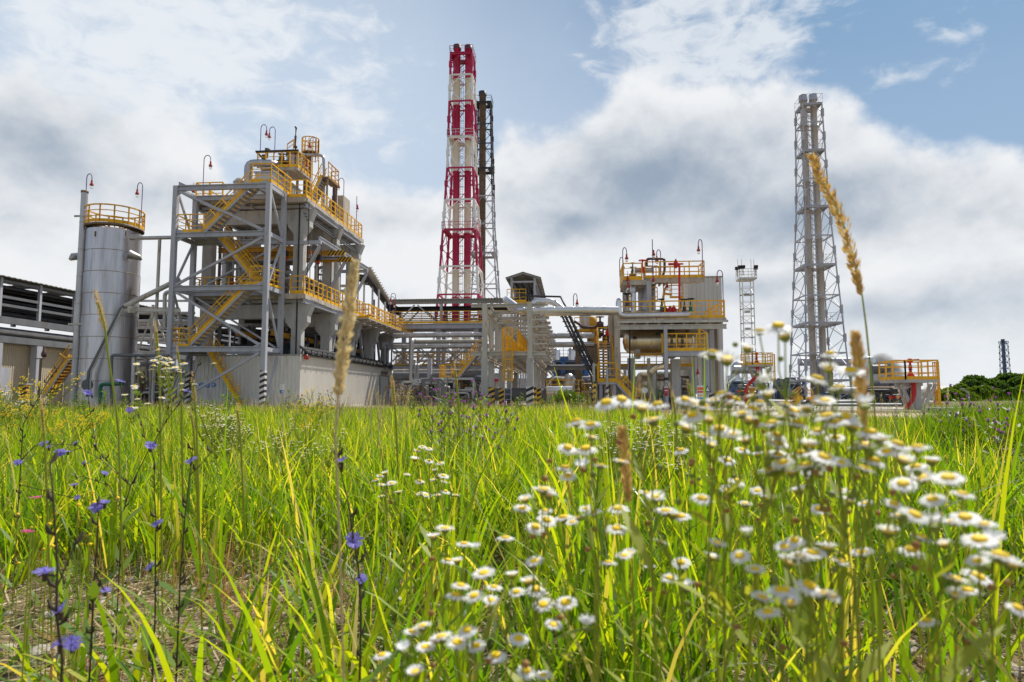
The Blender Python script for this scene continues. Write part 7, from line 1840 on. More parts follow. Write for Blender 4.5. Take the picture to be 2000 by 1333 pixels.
D('cluster of small white daisies before the dry plume in the middle', [(1068,1017,.74),(1100,1012,.72),(1131,1012,.72),(1144,995,.72),(1118,1021,.74),(1160,1003,.74,1)], (.2,.95,0))
D('white daisies right of the middle with one large round head', [(1205,1034,.68),(1219,1087,.72),(1188,1100,.74),(1208,995,.72),(1230,1083,.76,3)], (.26,.92,0))
D('tall white daisies with three heads near the middle', [(1109,931,.66),(1103,914,.66),(1173,910,.70),(1212,903,.72),(1140,915,.74,4)], (.2,.92,0))
D('tall white daisies forming a pair of tiers in the middle', [(1109,875,.66),(1144,877,.66),(1155,855,.68),(1153,831,.62),(1125,824,.66)], (.2,.90,0))
D('tallest white daisies left of the right hand unit stairs', [(1184,787,.62,2),(1214,781,.66,2),(1275,822,.60),(1254,798,.60,3),(1284,791,.62,2)], (.26,.85,0))
D('white daisies beside the dry plume at the right of the middle', [(1262,964,.7),(1280,973,.66),(1283,970,.72,3),(1313,1007,.7,3),(1300,1000,.68),(1330,1010,.7)], (.30,.92,0))
D('single broad white daisy facing up at the right of the middle', [(1371,975,.62,0)], (.32,.8,0), 2)
D('topmost white daisies reaching the sky before the grey chimney', [(1520,637,.56,2),(1484,647,.58,2),(1533,658,.58,3)], (.40,.74,0), 3)
D('nodding white daisies left of the grey chimney', [(1460,682,.56,3),(1392,691,.58,2),(1420,704,.56,3)], (.36,.78,0), 3)
D('white daisies standing against the grey chimney foot', [(1621,691,.60,2),(1618,721,.60,3),(1662,725,.60),(1596,740,.58,2),(1638,758,.54,0),(1690,792,.58,4)], (.46,.74,0), 3)
D('white daisies below the grey chimney foot', [(1610,784,.56,1),(1616,814,.54,0),(1632,824,.56,2),(1489,751,.6,4)], (.42,.72,0), 3)
D('row of white daisies before the ribbed box', [(1338,781,.62,2),(1374,795,.60),(1410,770,.60,2),(1437,781,.62),(1395,783,.64),(1355,790,.62,3),(1424,792,.62,1)], (.34,.82,0), 3)
D('white daisies under the farther fire monitor', [(1484,787,.62,2),(1506,828,.58),(1517,850,.60,2),(1520,867,.60),(1448,810,.6,1),(1470,800,.62),(1462,822,.6,3)], (.40,.80,0), 4)
D('white daisies in the middle of the right hand bank', [(1558,827,.58,2),(1596,842,.58),(1632,856,.60),(1676,870,.60,2),(1580,872,.58,3),(1565,885,.6)], (.45,.78,0), 4)
D('largest white daisies of the right hand bank', [(1610,894,.5,0),(1640,905,.56,1),(1600,925,.6,4),(1688,916,.56),(1706,900,.58)], (.43,.72,0), 3)
D('white daisies right of the bank below the nearer platform', [(1731,883,.54,0),(1753,868,.54,2),(1792,875,.50,0),(1765,900,.56,3),(1789,913,.58),(1820,902,.6,3)], (.50,.68,0), 3)
D('big round white daisies at the right, three in a chain', [(1764,946,.50,0),(1822,977,.44,0),(1786,1007,.46,0),(1852,935,.44,0),(1800,935,.56,3)], (.49,.62,0), 2)
D('white daisies at the far right, in a drooping chain', [(1880,966,.52),(1885,1012,.50,0),(1860,1021,.52),(1921,1026,.52),(1825,1027,.54,4)], (.54,.66,0), 2)
D('white daisies at the right edge with sunny side heads', [(1913,1056,.46,0),(1954,1087,.44,0),(1910,1098,.48,1),(1975,1105,.46,3),(1940,1060,.5,4)], (.50,.58,0), 2)
D('small white daisies low at the right edge', [(1866,1133,.52),(1910,1128,.54),(1891,1155,.52,0),(1865,1163,.52,3),(1987,1188,.48),(1811,1213,.52,2)], (.50,.66,0), 2)
D('white daisies low in the right hand bank, three round heads', [(1528,1155,.48,0),(1489,1169,.50,1),(1500,1197,.48,0),(1545,1180,.52,3),(1580,1144,.54),(1602,1161,.54,1),(1624,1164,.54)], (.36,.66,0), 3)
D('white daisies in the heart of the right hand bank', [(1552,1056,.56,2),(1533,1070,.56,1),(1569,1089,.56,1),(1588,1081,.54,0),(1540,1100,.58,3),(1616,1072,.58,3),(1643,1098,.56,0),(1684,1081,.58)], (.40,.72,0), 3)
D('white daisies left of the heart of the right hand bank', [(1445,1087,.54,0),(1401,1062,.54,1),(1475,1114,.54,1),(1460,1045,.6,4),(1390,1090,.62,3)], (.32,.70,0), 3)
D('sparse white daisies among stems right of the middle', [(1308,1131,.7),(1270,1112,.74,3),(1340,1150,.7,4),(1290,1060,.74),(1330,1100,.74)], (.28,.9,0), 3)
D('white daisies behind the heart of the right hand bank', [(1640,960,.7),(1655,980,.7,3),(1690,985,.68),(1560,960,.72,3),(1600,995,.72),(1580,935,.7,4)], (.5,.92,0), 5)
D('white daisies behind the big bank, seen between stems', [(1420,900,.78),(1450,880,.78),(1390,870,.8,3),(1480,890,.8,3),(1330,880,.8)], (.42,1.0,0), 5)
D('white daisies crowding the middle of the bank under the ribbed box', [(1352,812,.6),(1385,822,.6,3),(1405,838,.62),(1430,850,.62,1),(1455,862,.62,3),(1375,852,.64),(1340,838,.64,3)], (0,0,0), 5)
D('white daisies crowding the bank right of its middle', [(1530,905,.58),(1545,925,.58,3),(1575,910,.58),(1505,920,.6,1),(1520,890,.6),(1590,895,.58,3)], (0,0,0), 5)
D('white daisies close to the farther fire monitor, in the upper bank', [(1470,775,.6,1),(1500,772,.6,3),(1535,790,.58),(1550,805,.58,1),(1575,800,.58,3),(1530,812,.6)], (0,0,0), 4)
D('white daisies at the right of the upper bank below the golden plume', [(1650,815,.58),(1665,835,.58,3),(1700,845,.56),(1690,870,.58,1),(1720,860,.58,3)], (0,0,0), 4)
D('white daisies among the right hand stems, below the big round heads', [(1745,985,.54),(1760,1010,.54,1),(1735,1040,.56,3),(1800,1050,.54),(1845,1065,.54,3),(1780,1075,.56)], (0,0,0), 4)
D('white daisies behind the middle of the bank, pale and small', [(1480,960,.78),(1500,975,.78,3),(1455,985,.8),(1420,960,.8,3),(1440,940,.8)], (0,0,0), 5)
D('branching white daisies in the middle distance left of centre', [(825,873,1.35),(838,877,1.35),(815,880,1.35),(810,898,1.36,3),(838,900,1.36),(860,905,1.36),(850,920,1.36,3),(845,938,1.37),(820,940,1.37),(795,928,1.37),(868,940,1.37),(866,930,1.36)], (-.17,1.5,0), 6)
D('lower white daisies left of the branching clump', [(742,930,1.35),(752,925,1.35,3),(735,938,1.36),(765,945,1.36),(745,948,1.36,1),(778,962,1.38),(820,965,1.38),(832,968,1.38),(855,968,1.38),(890,968,1.38),(870,960,1.36),(745,970,1.4,1)], (-.28,1.5,0), 6)
rr = random.Random(9)
D('bushy white daisy plant beside the silver tank foot', [(rr.gauss(325, 26), rr.gauss(712, 12), 1.9+.2*rr.random()) for _ in range(30)], None, 8)
D('sparse white daisies below the bushy plant at the left', [(rr.uniform(230, 385), rr.uniform(725, 800), 2.0+.2*rr.random()) for _ in range(16)], None, 5)

# chicory
CH = []
for k, (lift) in enumerate((.12, .45, .0)):
    rs = random.Random(70+k); b = MB()
    for j in range(17):
        a = 2*PI*j/17+rs.uniform(-.1,.1); R = .0165*rs.uniform(.85, 1.08); l = lift+rs.uniform(-.15,.15); c, s = math.cos(a), math.sin(a); d_, t_ = V(c,s,0), V(-s,c,0); w = .0048
        vs = [d_*.002-t_*.0008, d_*.002+t_*.0008, d_*R*.6-t_*w*.5+V(0,0,R*.6*math.tan(l)), d_*R*.6+t_*w*.5+V(0,0,R*.6*math.tan(l)), d_*R-t_*w*.5+V(0,0,R*math.tan(l*.8)), d_*R*1.04+V(0,0,R*math.tan(l*.8)), d_*R+t_*w*.5+V(0,0,R*math.tan(l*.8))]
        b.add(vs, [(0,1,3,2), (2,3,6,5,4)], 0)
    b.lathe((0,0,.001), [(.002, 0), (.0022, .003), (.001, .0045)], 8, 0); CH.append(raw_mesh('chicory_petals', b, 'petal_blue'))
def chicory(label, stem, flowers, d, branches=()):
    pts = [at_d(px, py, d) for px, py in stem]; b0 = V(pts[-1].x, pts[-1].y, 0)
    t = thing('chicory_plant', label, 'chicory', b0, 'blue chicory plants in the grass')
    st = MB(); path = [b0]+[p for p in reversed(pts) if p.z > .03]; n = len(path)
    st.tube(path, [.0022-.0012*i/(n-1) for i in range(n)], 6)
    rs = random.Random(int(stem[0][0]))
    lines = [path]
    for br in branches:
        bp = [at_d(px, py, d+.05) for px, py in br]; st.tube(bp, [.0014]+[.0010]*(len(bp)-1), 5); lines.append(bp)
    for ln in lines:
        for i in range(len(ln)-1):
            L = (ln[i+1]-ln[i]).length
            for _ in range(max(1, int(L/.035))):
                q_ = ln[i].lerp(ln[i+1], rs.random()); 
                if q_.z < .1: continue
                a = rs.uniform(0, 6.28); e = q_+V(math.cos(a)*.008, math.sin(a)*.008, .006); st.tube([q_, e, e+V(math.cos(a)*.003, math.sin(a)*.003, .010)], [.0012, .0032, .0010], 5)
    for _ in range(10):
        q_ = b0.lerp(path[1] if n > 1 else b0, rs.random()); a = rs.uniform(0, 6.28); L = rs.uniform(.06,.14); d_ = V(math.cos(a), math.sin(a), rs.uniform(.4,1.1)).normalized(); sd_ = d_.cross(V(0,0,1)).normalized()*.010
        st.add([q_-sd_*.3, q_+sd_*.3, q_+d_*L*.5-sd_, q_+d_*L*.5+sd_, q_+d_*L], [(0,1,3,2), (2,3,4)], 1)
    st.build('stem', ['stalk_dk', 'weed'], t)
    for f in flowers:
        p = at_d(f[0], f[1], d); s_ = f[2]/FPX*d/.038
        near = min((ln[i].lerp(ln[i+1], k/6) for ln in lines for i in range(len(ln)-1) for k in range(7)), key=lambda q: (q-p).length)
        R_ = Matrix.Rotation(rs.uniform(-.1, .9), 4, 'X') @ Matrix.Rotation(rs.uniform(-.6, .6), 4, 'Y')
        fh = child('flower_head', CH[rs.randrange(3)], t, p-b0, R_.to_euler(), s_)
        k = MB(); k.tube([near, near.lerp(p, .5)-V(0,0,.002), p-V(0,0,.004)], .0014, 5); k.tube([p-V(0,0,.012), p-V(0,0,.002)], [.0028, .0035], 6); o_ = k.build('flower_stalk', 'stalk_dk', t)
chicory('blue chicory with three big heads in the lower left corner', [(97,905),(103,960),(108,1040),(112,1110),(110,1200),(122,1290)], [(88,1117,48),(120,1193,48),(118,1258,36),(142,1256,36)], .85, [[(110,1150),(140,1080),(150,1050)]])
chicory('blue chicory with a dark upright stem, left one of a matching pair', [(293,868),(302,905),(301,960),(305,1020),(304,1080),(303,1200)], [(294,873,26),(307,1022,28),(294,1107,24)], 1.4)
chicory('blue chicory with a dark upright stem, right one of a matching pair', [(377,875),(370,930),(362,1000),(356,1080),(352,1130)], [(373,899,28)], 1.45, [[(370,930),(395,905),(415,880)]])
chicory('blue chicory standing alone in the middle of the meadow', [(652,880),(665,920),(680,980),(690,1050),(700,1110),(705,1200)], [(668,901,30),(690,1058,40),(706,1130,26)], 1.1)
chicory('widely branched blue chicory reaching up before the silver tank', [(392,700),(370,760),(330,815),(290,880),(255,950),(238,1010)],
        [(235,745,20),(180,771,18),(170,768,16),(363,764,22),(253,801,16),(85,866,18),(96,874,20),(118,884,24),(133,882,14),(147,865,18),(35,903,18),(165,905,14),(204,926,16),(145,947,18),(187,868,14)], 2.15,
        [[(255,950),(200,900),(150,870),(110,868),(70,870)], [(290,880),(275,820),(260,800),(240,780)], [(330,815),(320,770),(300,740)], [(255,950),(190,880),(175,800),(172,770)], [(238,1010),(215,950),(160,930),(130,945)]])
chicory('low blue chicory in the grass at the left, below the branched one', [(190,975),(192,1000),(190,1060),(185,1120)], [(190,990,34),(205,982,20),(206,1153,24)], 1.3)
chicory('dark withered chicory stem without flowers before the silver tank', [(112,720),(85,760),(62,800),(45,830)], [(152,973,14)], 2.6, [[(85,760),(100,735),(130,700)]])

# dry plume grasses
def plume_mesh(rs, L, R, n, name='plume', mat='plume', curve=0.0):
    vs, qs = [], []; seed_ = rs.uniform(0, 6)
    for k in range(n):
        t = rs.random(); env = (math.sin(PI*min(1, t*.95+.06))**.6)*(1-.55*t)+.08
        a = rs.uniform(0, 6.28); r = R*env*rs.random()**.7*(.62+.5*math.sin(t*31+seed_)**2); z = L*t; ox = curve*t*t
        p = np.array([r*math.cos(a)+ox, r*math.sin(a), z]); l = L*rs.uniform(.035, .065); up = np.array([math.cos(a)*.62, math.sin(a)*.62, 1.0]); up /= np.linalg.norm(up)
        sd_ = np.cross(up, [math.cos(a+1.3), math.sin(a+1.3), .2]); sd_ = sd_/np.linalg.norm(sd_)*l*.16
        b = len(vs); vs += [p, p+up*l*.45-sd_, p+up*l, p+up*l*.45+sd_]; qs.append([b, b+1, b+2, b+3])
    me = bpy.data.meshes.new(name); me.from_pydata([v.tolist() for v in vs], [], qs); me.materials.append(M[mat]); return me
PLG = 'dry plumes of tall grass'
def plume(label, top, bot, d, thick, stem_pts, mat='plume', n=520):
    a, b_ = at_d(*top, d), at_d(*bot, d); sp = [at_d(px, py, d) for px, py in stem_pts]; last = sp[-1] if sp else b_; b0 = V(last.x+.02, last.y+.05, 0)
    t = thing('feather_reed', label, 'dry grass', b0, PLG)
    L = (a-b_).length; me = plume_mesh(random.Random(int(top[0]+top[1])), L, thick/FPX*d/2, n, 'plume', mat)
    rot = (a-b_).to_track_quat('Z', 'Y').to_euler(); child('plume', me, t, b_-b0, rot)
    st = MB(); pth = [a.lerp(b_, .3), b_]+sp+[b0]; st.tube(pth, .0016*max(.8, d), 5); st.build('stem', 'stalk' if mat != 'plume_lt' else 'straw', t)
plume('pale fluffy plume in front of the shed, the closest on the left', (693,515), (660,775), .75, 26, [(655,850),(660,960)], 'plume_lt', 850)
def bent_plume(label, pts, d, thick, stem, n=850):
    P3 = [at_d(px, py, d) for px, py in pts]; S3 = [at_d(px, py, d) for px, py in stem]; b0 = V(S3[-1].x+.01, S3[-1].y+.05, 0)
    t = thing('feather_reed', label, 'dry grass', b0, PLG); rs = random.Random(31); vs, qs = [], []; m_ = len(P3)-1
    for k in range(n):
        u = rs.random(); f = u*m_; i = min(int(f), m_-1); p = P3[i].lerp(P3[i+1], f-i); ax = (P3[i]-P3[i+1]).normalized()
        R = thick/FPX*d/2*((math.sin(PI*min(.97, u*.9+.08))**.7)*(.5+.65*math.sin(u*27)**2))
        e1 = ax.cross(V(0,1,0)).normalized(); e2 = ax.cross(e1); a = rs.uniform(0, 6.28); rad = e1*math.cos(a)+e2*math.sin(a); p = p+rad*R*rs.random()**.5
        l = rs.uniform(.007, .013)*d; up = (ax+rad*.6).normalized(); sd_ = up.cross(V(math.cos(a), .5, math.sin(a))).normalized()*l*.15; b = len(vs)
        vs += [p[:], (p+up*l*.45-sd_)[:], (p+up*l)[:], (p+up*l*.45+sd_)[:]]; qs.append([b, b+1, b+2, b+3])
    me = bpy.data.meshes.new('plume'); me.from_pydata(vs, [], qs); me.materials.append(M['plume']); child('plume', me, t, -b0)
    st = MB(); st.tube([P3[0]]+P3[1:]+S3+[b0], [.0008]+[.0011]*(len(P3)-1)+[.0013]*len(S3)+[.0018], 6); st.build('stem', 'stalk', t)
bent_plume('long golden plume leaning across the grey chimney, highest of all', [(1588,308),(1605,350),(1627,390),(1648,440),(1665,500),(1675,545),(1684,578)],   .95, 18, [(1692,640),(1700,720),(1708,800),(1712,870)])
bent_plume('thick golden plume standing among daisies right of the grey chimney', [(1672,655),(1678,700),(1684,760),(1690,840)], .62, 21, [(1694,900),(1698,960)], 900)
bent_plume('soft golden plume in the middle of the daisies', [(1216,840),(1220,880),(1224,930),(1228,985)], .8, 19, [(1232,1040),(1236,1120)], 600)
plume('slim golden plume before the silver tank', (186,568), (206,646), 2.1, 14, [(212,700),(224,775),(232,850)], 'plume', 500)
for (x, y0, y1, d, th, lab) in [(303,630,690,2.4,8,'narrow golden plume right of the silver tank'), (375,728,790,2.2,11,'golden plume at the left end of the shed'), (345,678,712,3.0,7,'small golden plume just left of the tower foot'), (1343,742,772,3.4,16,'golden plume beneath the safety board'),
    (462,788,835,3,8,'golden plume at the foot of the tower stair'), (80,780,850,2.0,9,'ragged golden plume at the left in the grass'), (742,865,905,2.8,9,'short golden plume behind the branching daisies'), (1312,765,800,4,9,'golden plume left of the safety board'), (372,800,838,2.9,8,'low golden plume under the left shed corner'), (765,735,795,3.4,14,'leaning golden plume at the shed door'), (887,708,760,4.6,7,'thin golden plume before the zigzag stair')]:
    plume(lab, (x, y0), (x+6, y1), d, th, [(x+9, y1+40)], 'plume', 330)
# many small ones along the far edge of the meadow share meshes
PM = [plume_mesh(random.Random(k), .20, .016, 120, 'plume', 'plume_lt' if k % 2 else 'plume') for k in range(4)]
stm = MB(); stm.tube([(0,0,0), (.02,0,.45), (.03,0,.85)], [.004, .0035, .003], 5); STM = raw_mesh('stem', stm, 'straw')
rs = random.Random(14)
def small_plume(x, y, s_, lab):
    t = thing('feather_reed', lab, 'dry grass', (x, y, 0), PLG); t.rotation_euler = (rs.uniform(-.12,.12), rs.uniform(-.15,.15), rs.uniform(0, 6.28)); t.scale = (s_,)*3
    child('stem', STM, t, (0,0,0)); child('plume', PM[rs.randrange(4)], t, (.03, 0, .80), (0, rs.uniform(-.1,.3), 0), rs.uniform(.8, 1.2))
for k in range(64):
    px = rs.uniform(545, 800); Y = rs.uniform(7, 18); small_plume(X(px, Y), Y, rs.uniform(.78, .98), 'small dry plume in the dense row before the cream shed wall')
for k in range(26):
    px = rs.uniform(1100, 1330); Y = rs.uniform(7, 16); small_plume(X(px, Y), Y, rs.uniform(.8, 1.0), 'small dry plume before the right hand unit')
for k in range(26):
    px = rs.uniform(1660, 1900); Y = rs.uniform(6, 15); small_plume(X(px, Y), Y, rs.uniform(.75, .98), 'small dry plume before the nearer fire monitor platform')
for k in range(12):
    px = rs.uniform(260, 545); Y = rs.uniform(8, 22); small_plume(X(px, Y), Y, rs.uniform(.7, .9), 'small dry plume before the stair tower')

# thistles
TH = MB(); trs = random.Random(2)
for k in range(60):
    a = trs.uniform(0, 6.28); r_ = .012*trs.random(); e = V(math.cos(a)*(r_+.012), math.sin(a)*(r_+.012), .034); s_ = V(math.cos(a)*r_*.6, math.sin(a)*r_*.6, .012); w = V(-math.sin(a), math.cos(a), 0)*.0022; TH.add([s_-w, s_+w, e+w*.6, e-w*.6], [(0,1,2,3)])
THM = raw_mesh('thistle_florets', TH, 'petal_purple'); b = MB(); b.lathe((0,0,0), [(.003,-.012), (.014,-.004), (.016,.006), (.011,.016)], 10); THC = raw_mesh('thistle_cup', b, 'thistle_leaf')
def thistle_proto(seed, H, nh):
    r_ = random.Random(seed); st = MB(); heads = []
    st.tube([(0,0,0), (.01,0,H*.5), (0,.01,H*.8)], [.006,.005,.004], 6)
    for k in range(nh):
        z0 = H*r_.uniform(.35, .78); a = r_.uniform(0, 6.28); L = r_.uniform(.1, .28); e = V(math.cos(a)*L*.6, math.sin(a)*L*.6, min(H, z0+L)); st.tube([V(.005,0,z0), V(e.x*.6,e.y*.6,z0+L*.5), e], [.004,.003,.003], 5); heads.append(e+V(0,0,.012))
    heads.append(V(0,.01,H*.8+.012))
    for k in range(70):
        z = H*r_.uniform(.05, .85); a = r_.uniform(0, 6.28); L = r_.uniform(.04, .13)*(1.15-z/H*.6); p = V(r_.uniform(-.06,.06)*z/H*2, r_.uniform(-.06,.06)*z/H*2, z); d_ = V(math.cos(a), math.sin(a), r_.uniform(.1,.9)).normalized(); sd_ = d_.cross(V(0,0,1)).normalized()*L*.16
        st.add([p-sd_*.3, p+sd_*.3, p+d_*L*.4-sd_, p+d_*L*.4+sd_, p+d_*L*.7-sd_*.5, p+d_*L*.7+sd_*.5, p+d_*L], [(0,1,3,2),(2,3,5,4),(4,5,6)], 1)
    return raw_mesh('thistle_stem', st, ['stalk', 'thistle_leaf']), heads
TP = [thistle_proto(k, h, nh) for k, (h, nh) in enumerate(((.95, 7), (.8, 6), (1.05, 8), (.7, 5)))]
def thistle(px, Y, k, s_, lab, grp):
    me, heads = TP[k]; t = thing('thistle_plant', lab, 'thistle', (X(px, Y), Y, 0), grp); t.scale = (s_,)*3; t.rotation_euler = (0, 0, rs.uniform(0, 6.28))
    child('stem', me, t, (0,0,0))
    for h in heads:
        f = child('flower_head', THM, t, h, (rs.uniform(-.4,.4), rs.uniform(-.4,.4), 0), rs.uniform(.6, .9)); child('calyx', THC, f, (0,0,0))
g1 = 'purple thistles before the central pipe rack'
for k, px in enumerate((845, 862, 878, 896, 905, 921, 940, 958, 972, 990, 870, 930)): thistle(px, 5.2+1.6*rs.random(), k % 4, rs.uniform(.82, 1.0), 'purple thistle in the group before the central pipe rack', g1)
g2 = 'purple thistles at the right edge'
for k, px in enumerate((1830, 1852, 1875, 1893, 1908, 1925, 1945, 1960, 1985, 1990)): thistle(px, 6.0+2.2*rs.random(), k % 4, rs.uniform(.75, .98), 'purple thistle in the group at the right edge', g2)
g3 = 'purple thistles before the cream shed wall'
for k, px in enumerate((590, 630, 648, 665, 560)): thistle(px, 13+4*rs.random(), k % 4, rs.uniform(.9, 1.1), 'purple thistle in the group before the cream shed wall', g3)
# small white daisy plants farther off, one mesh each
def small_daisy(seed, H):
    r_ = random.Random(seed); b = MB(); b.tube([(0,0,0), (0,0,H*.6)], .003, 4, 0)
    for k in range(14):
        a = r_.uniform(0, 6.28); R = r_.uniform(.02, .14); e = V(math.cos(a)*R, math.sin(a)*R, H*r_.uniform(.85, 1.0)); b.tube([V(0,0,H*.6), e], .002, 4, 0)
        n = 10; c = e+V(0,0,.004); ring = [c+V(math.cos(2*PI*j/n)*.011, math.sin(2*PI*j/n)*.011, r_.uniform(-.002,.003)) for j in range(n)]; b.add(ring, [tuple(range(n))], 1); b.lathe(c+V(0,0,.001), [(.004, 0), (.003, .003), (.0005, .0035)], 7, 2)
    return raw_mesh('daisy_plant', b, ['stalk', 'petal_white', 'disc'])
SDM = [small_daisy(k, h) for k, h in enumerate((.62, .55, .68, .5))]
def sdaisy(px, Y, s_, lab, grp):
    o = bpy.data.objects.new('daisy_plant', SDM[rs.randrange(4)]); o.location = (X(px, Y), Y, 0); o.scale = (s_,)*3; o.rotation_euler = (0, 0, rs.uniform(0, 6.28)); COL.objects.link(o); tag(o, lab, 'daisy', grp)
for k in range(26): sdaisy(rs.gauss(430, 24), rs.uniform(4.6, 8.5), rs.uniform(.9, 1.08), 'small white daisy in the patch below the stair tower', 'far daisies below the stair tower')
for k in range(34): sdaisy(rs.uniform(1185, 1350), rs.uniform(3.4, 5.2), rs.uniform(.85, 1.05), 'small white daisy in the patch behind the near daisies', 'far daisies behind the near ones')
for k in range(12): sdaisy(rs.uniform(520, 680), rs.uniform(3.8, 5.5), rs.uniform(.75, .95), 'small white daisy scattered left of the middle', 'far daisies left of the middle')
for k in range(9): sdaisy(rs.uniform(-10, 60), rs.uniform(7, 9), rs.uniform(1.2, 1.5), 'small white flowers in the pale bush at the left edge', 'pale bush at the left edge')
# tall leafy weeds along the far edge of the meadow
WP = []
for k in range(4):
    r_ = random.Random(300+k); st = MB(); H = r_.uniform(.7, 1.15)
    for j in range(5):
        e = V(r_.gauss(0,.13), r_.gauss(0,.13), H*r_.uniform(.6, 1)); st.tube([(0,0,0), e*.5+V(0,0,.05), e], .004, 4)
        for _ in range(26):
            f = r_.uniform(.15, 1); p = e*f; a = r_.uniform(0, 6.28); L = r_.uniform(.05, .14); d_ = V(math.cos(a), math.sin(a), r_.uniform(-.1,.9)).normalized(); sd_ = d_.cross(V(0,0,1)).normalized()*L*.2
            st.add([p-sd_*.3, p+sd_*.3, p+d_*L*.5-sd_, p+d_*L*.5+sd_, p+d_*L], [(0,1,3,2),(2,3,4)], 1)
    WP.append(raw_mesh('leafy_weed', st, ['stalk', 'weed']))
def weed(px, Y, s_, lab, grp):
    o = bpy.data.objects.new('leafy_weed', WP[rs.randrange(4)]); o.location = (X(px, Y), Y, 0); o.scale = (s_,)*3; o.rotation_euler = (0, 0, rs.uniform(0, 6.28)); COL.objects.link(o); tag(o, lab, 'weed', grp, 'thing')
for k in range(16): weed(rs.uniform(380, 620), rs.uniform(20, 34), rs.uniform(.8, 1.3), 'leafy green weed at the meadow edge before the ribbed shed', 'leafy weeds before the shed')
for k in range(14): weed(rs.uniform(780, 1130), rs.uniform(18, 32), rs.uniform(.8, 1.3), 'leafy green weed at the meadow edge before the pipe racks', 'leafy weeds before the pipe racks')
for k in range(16): weed(rs.uniform(-20, 260), rs.uniform(9, 26), rs.uniform(.8, 1.25), 'leafy green weed at the left before the tank and hall', 'leafy weeds at the left')
for k in range(12): weed(rs.uniform(1440, 1800), rs.uniform(14, 22), rs.uniform(.6, .9), 'leafy green weed at the edge of the sandy track', 'leafy weeds by the track')
# yellow lacy weeds at the left, and pink and yellow specks
def lacy(px, Y, H, lab, seed):
    r_ = random.Random(seed); q = V(X(px, Y), Y, 0); t = thing('lacy_weed', lab, 'weed', q, 'thin branching yellow weeds'); st = MB(); fl = MB()
    def grow(p, d, L, lev):
        e = p+d*L; st.tube([p, e], .0032 if lev < 2 else .0016, 4)
        if lev >= 4:
            for _ in range(3): c = e+V(r_.gauss(0,.012), r_.gauss(0,.012), r_.gauss(0,.012)); s_ = .006; fl.add([c+V(-s_,0,0), c+V(0,s_,s_), c+V(s_,0,0), c+V(0,-s_,-s_)], [(0,1,2,3)])
            return
        for _ in range(3): dd = (d+V(r_.gauss(0,.5), r_.gauss(0,.5), r_.uniform(-.1,.35))).normalized(); grow(p.lerp(e, r_.uniform(.5, 1)), dd, L*r_.uniform(.5, .75), lev+1)
    grow(q, V(r_.uniform(-.1,.1), 0, 1).normalized(), H*.5, 0); st.build('stem', 'stalk', t); fl.build('blossom', 'disc', t)
lacy(70, 4.4, .85, 'lacy yellow weed before the beige hall, left one', 3); lacy(130, 4.2, .9, 'lacy yellow weed before the upright duct, right one', 5)
lacy(612, 6.5, .95, 'fine branching weed before the cream shed wall', 8)
for px, py, d, lab in ((70, 975, 1.6, 'small pink flower at the left'), (60, 1043, 1.3, 'pair of pink flowers low at the left'), (1972, 880, 2.6, 'pink flower at the right edge below the grass mound')):
    p = at_d(px, py, d); t = thing('pink_flower', lab, 'flower', (p.x, p.y, 0)); b = MB(); b.tube([V(p.x, p.y, 0), p], .0015, 5); b.build('stem', 'stalk', t)
    b = MB()
    for k in range(3):
        c = p+V(frs.uniform(-.012,.012), 0, frs.uniform(0,.006))
        for j in range(5): a = 2*PI*j/5; d_ = V(math.cos(a), math.sin(a), .2)*.009; s_ = V(-math.sin(a), math.cos(a), 0)*.0035; b.add([c, c+d_*.7-s_, c+d_, c+d_*.7+s_], [(0,1,2,3)])
    b.build('petals', 'petal_pink', t)
for k in range(22):
    px, py, d = rs.uniform(20, 230), rs.uniform(960, 1130), rs.uniform(1.5, 2.2); p = at_d(px, py, d)
    if p.z < .03: continue
    b = MB(); b.tube([V(p.x, p.y, 0), p], .0012, 4); b.lathe(p, [(.004, -.002), (.0055, .001), (.001, .004)], 8, 1); tag(b.build('yellow_flower', ['stalk', 'disc']), 'tiny yellow flower head in the weeds at the left', 'flower', 'tiny yellow flowers at the left')

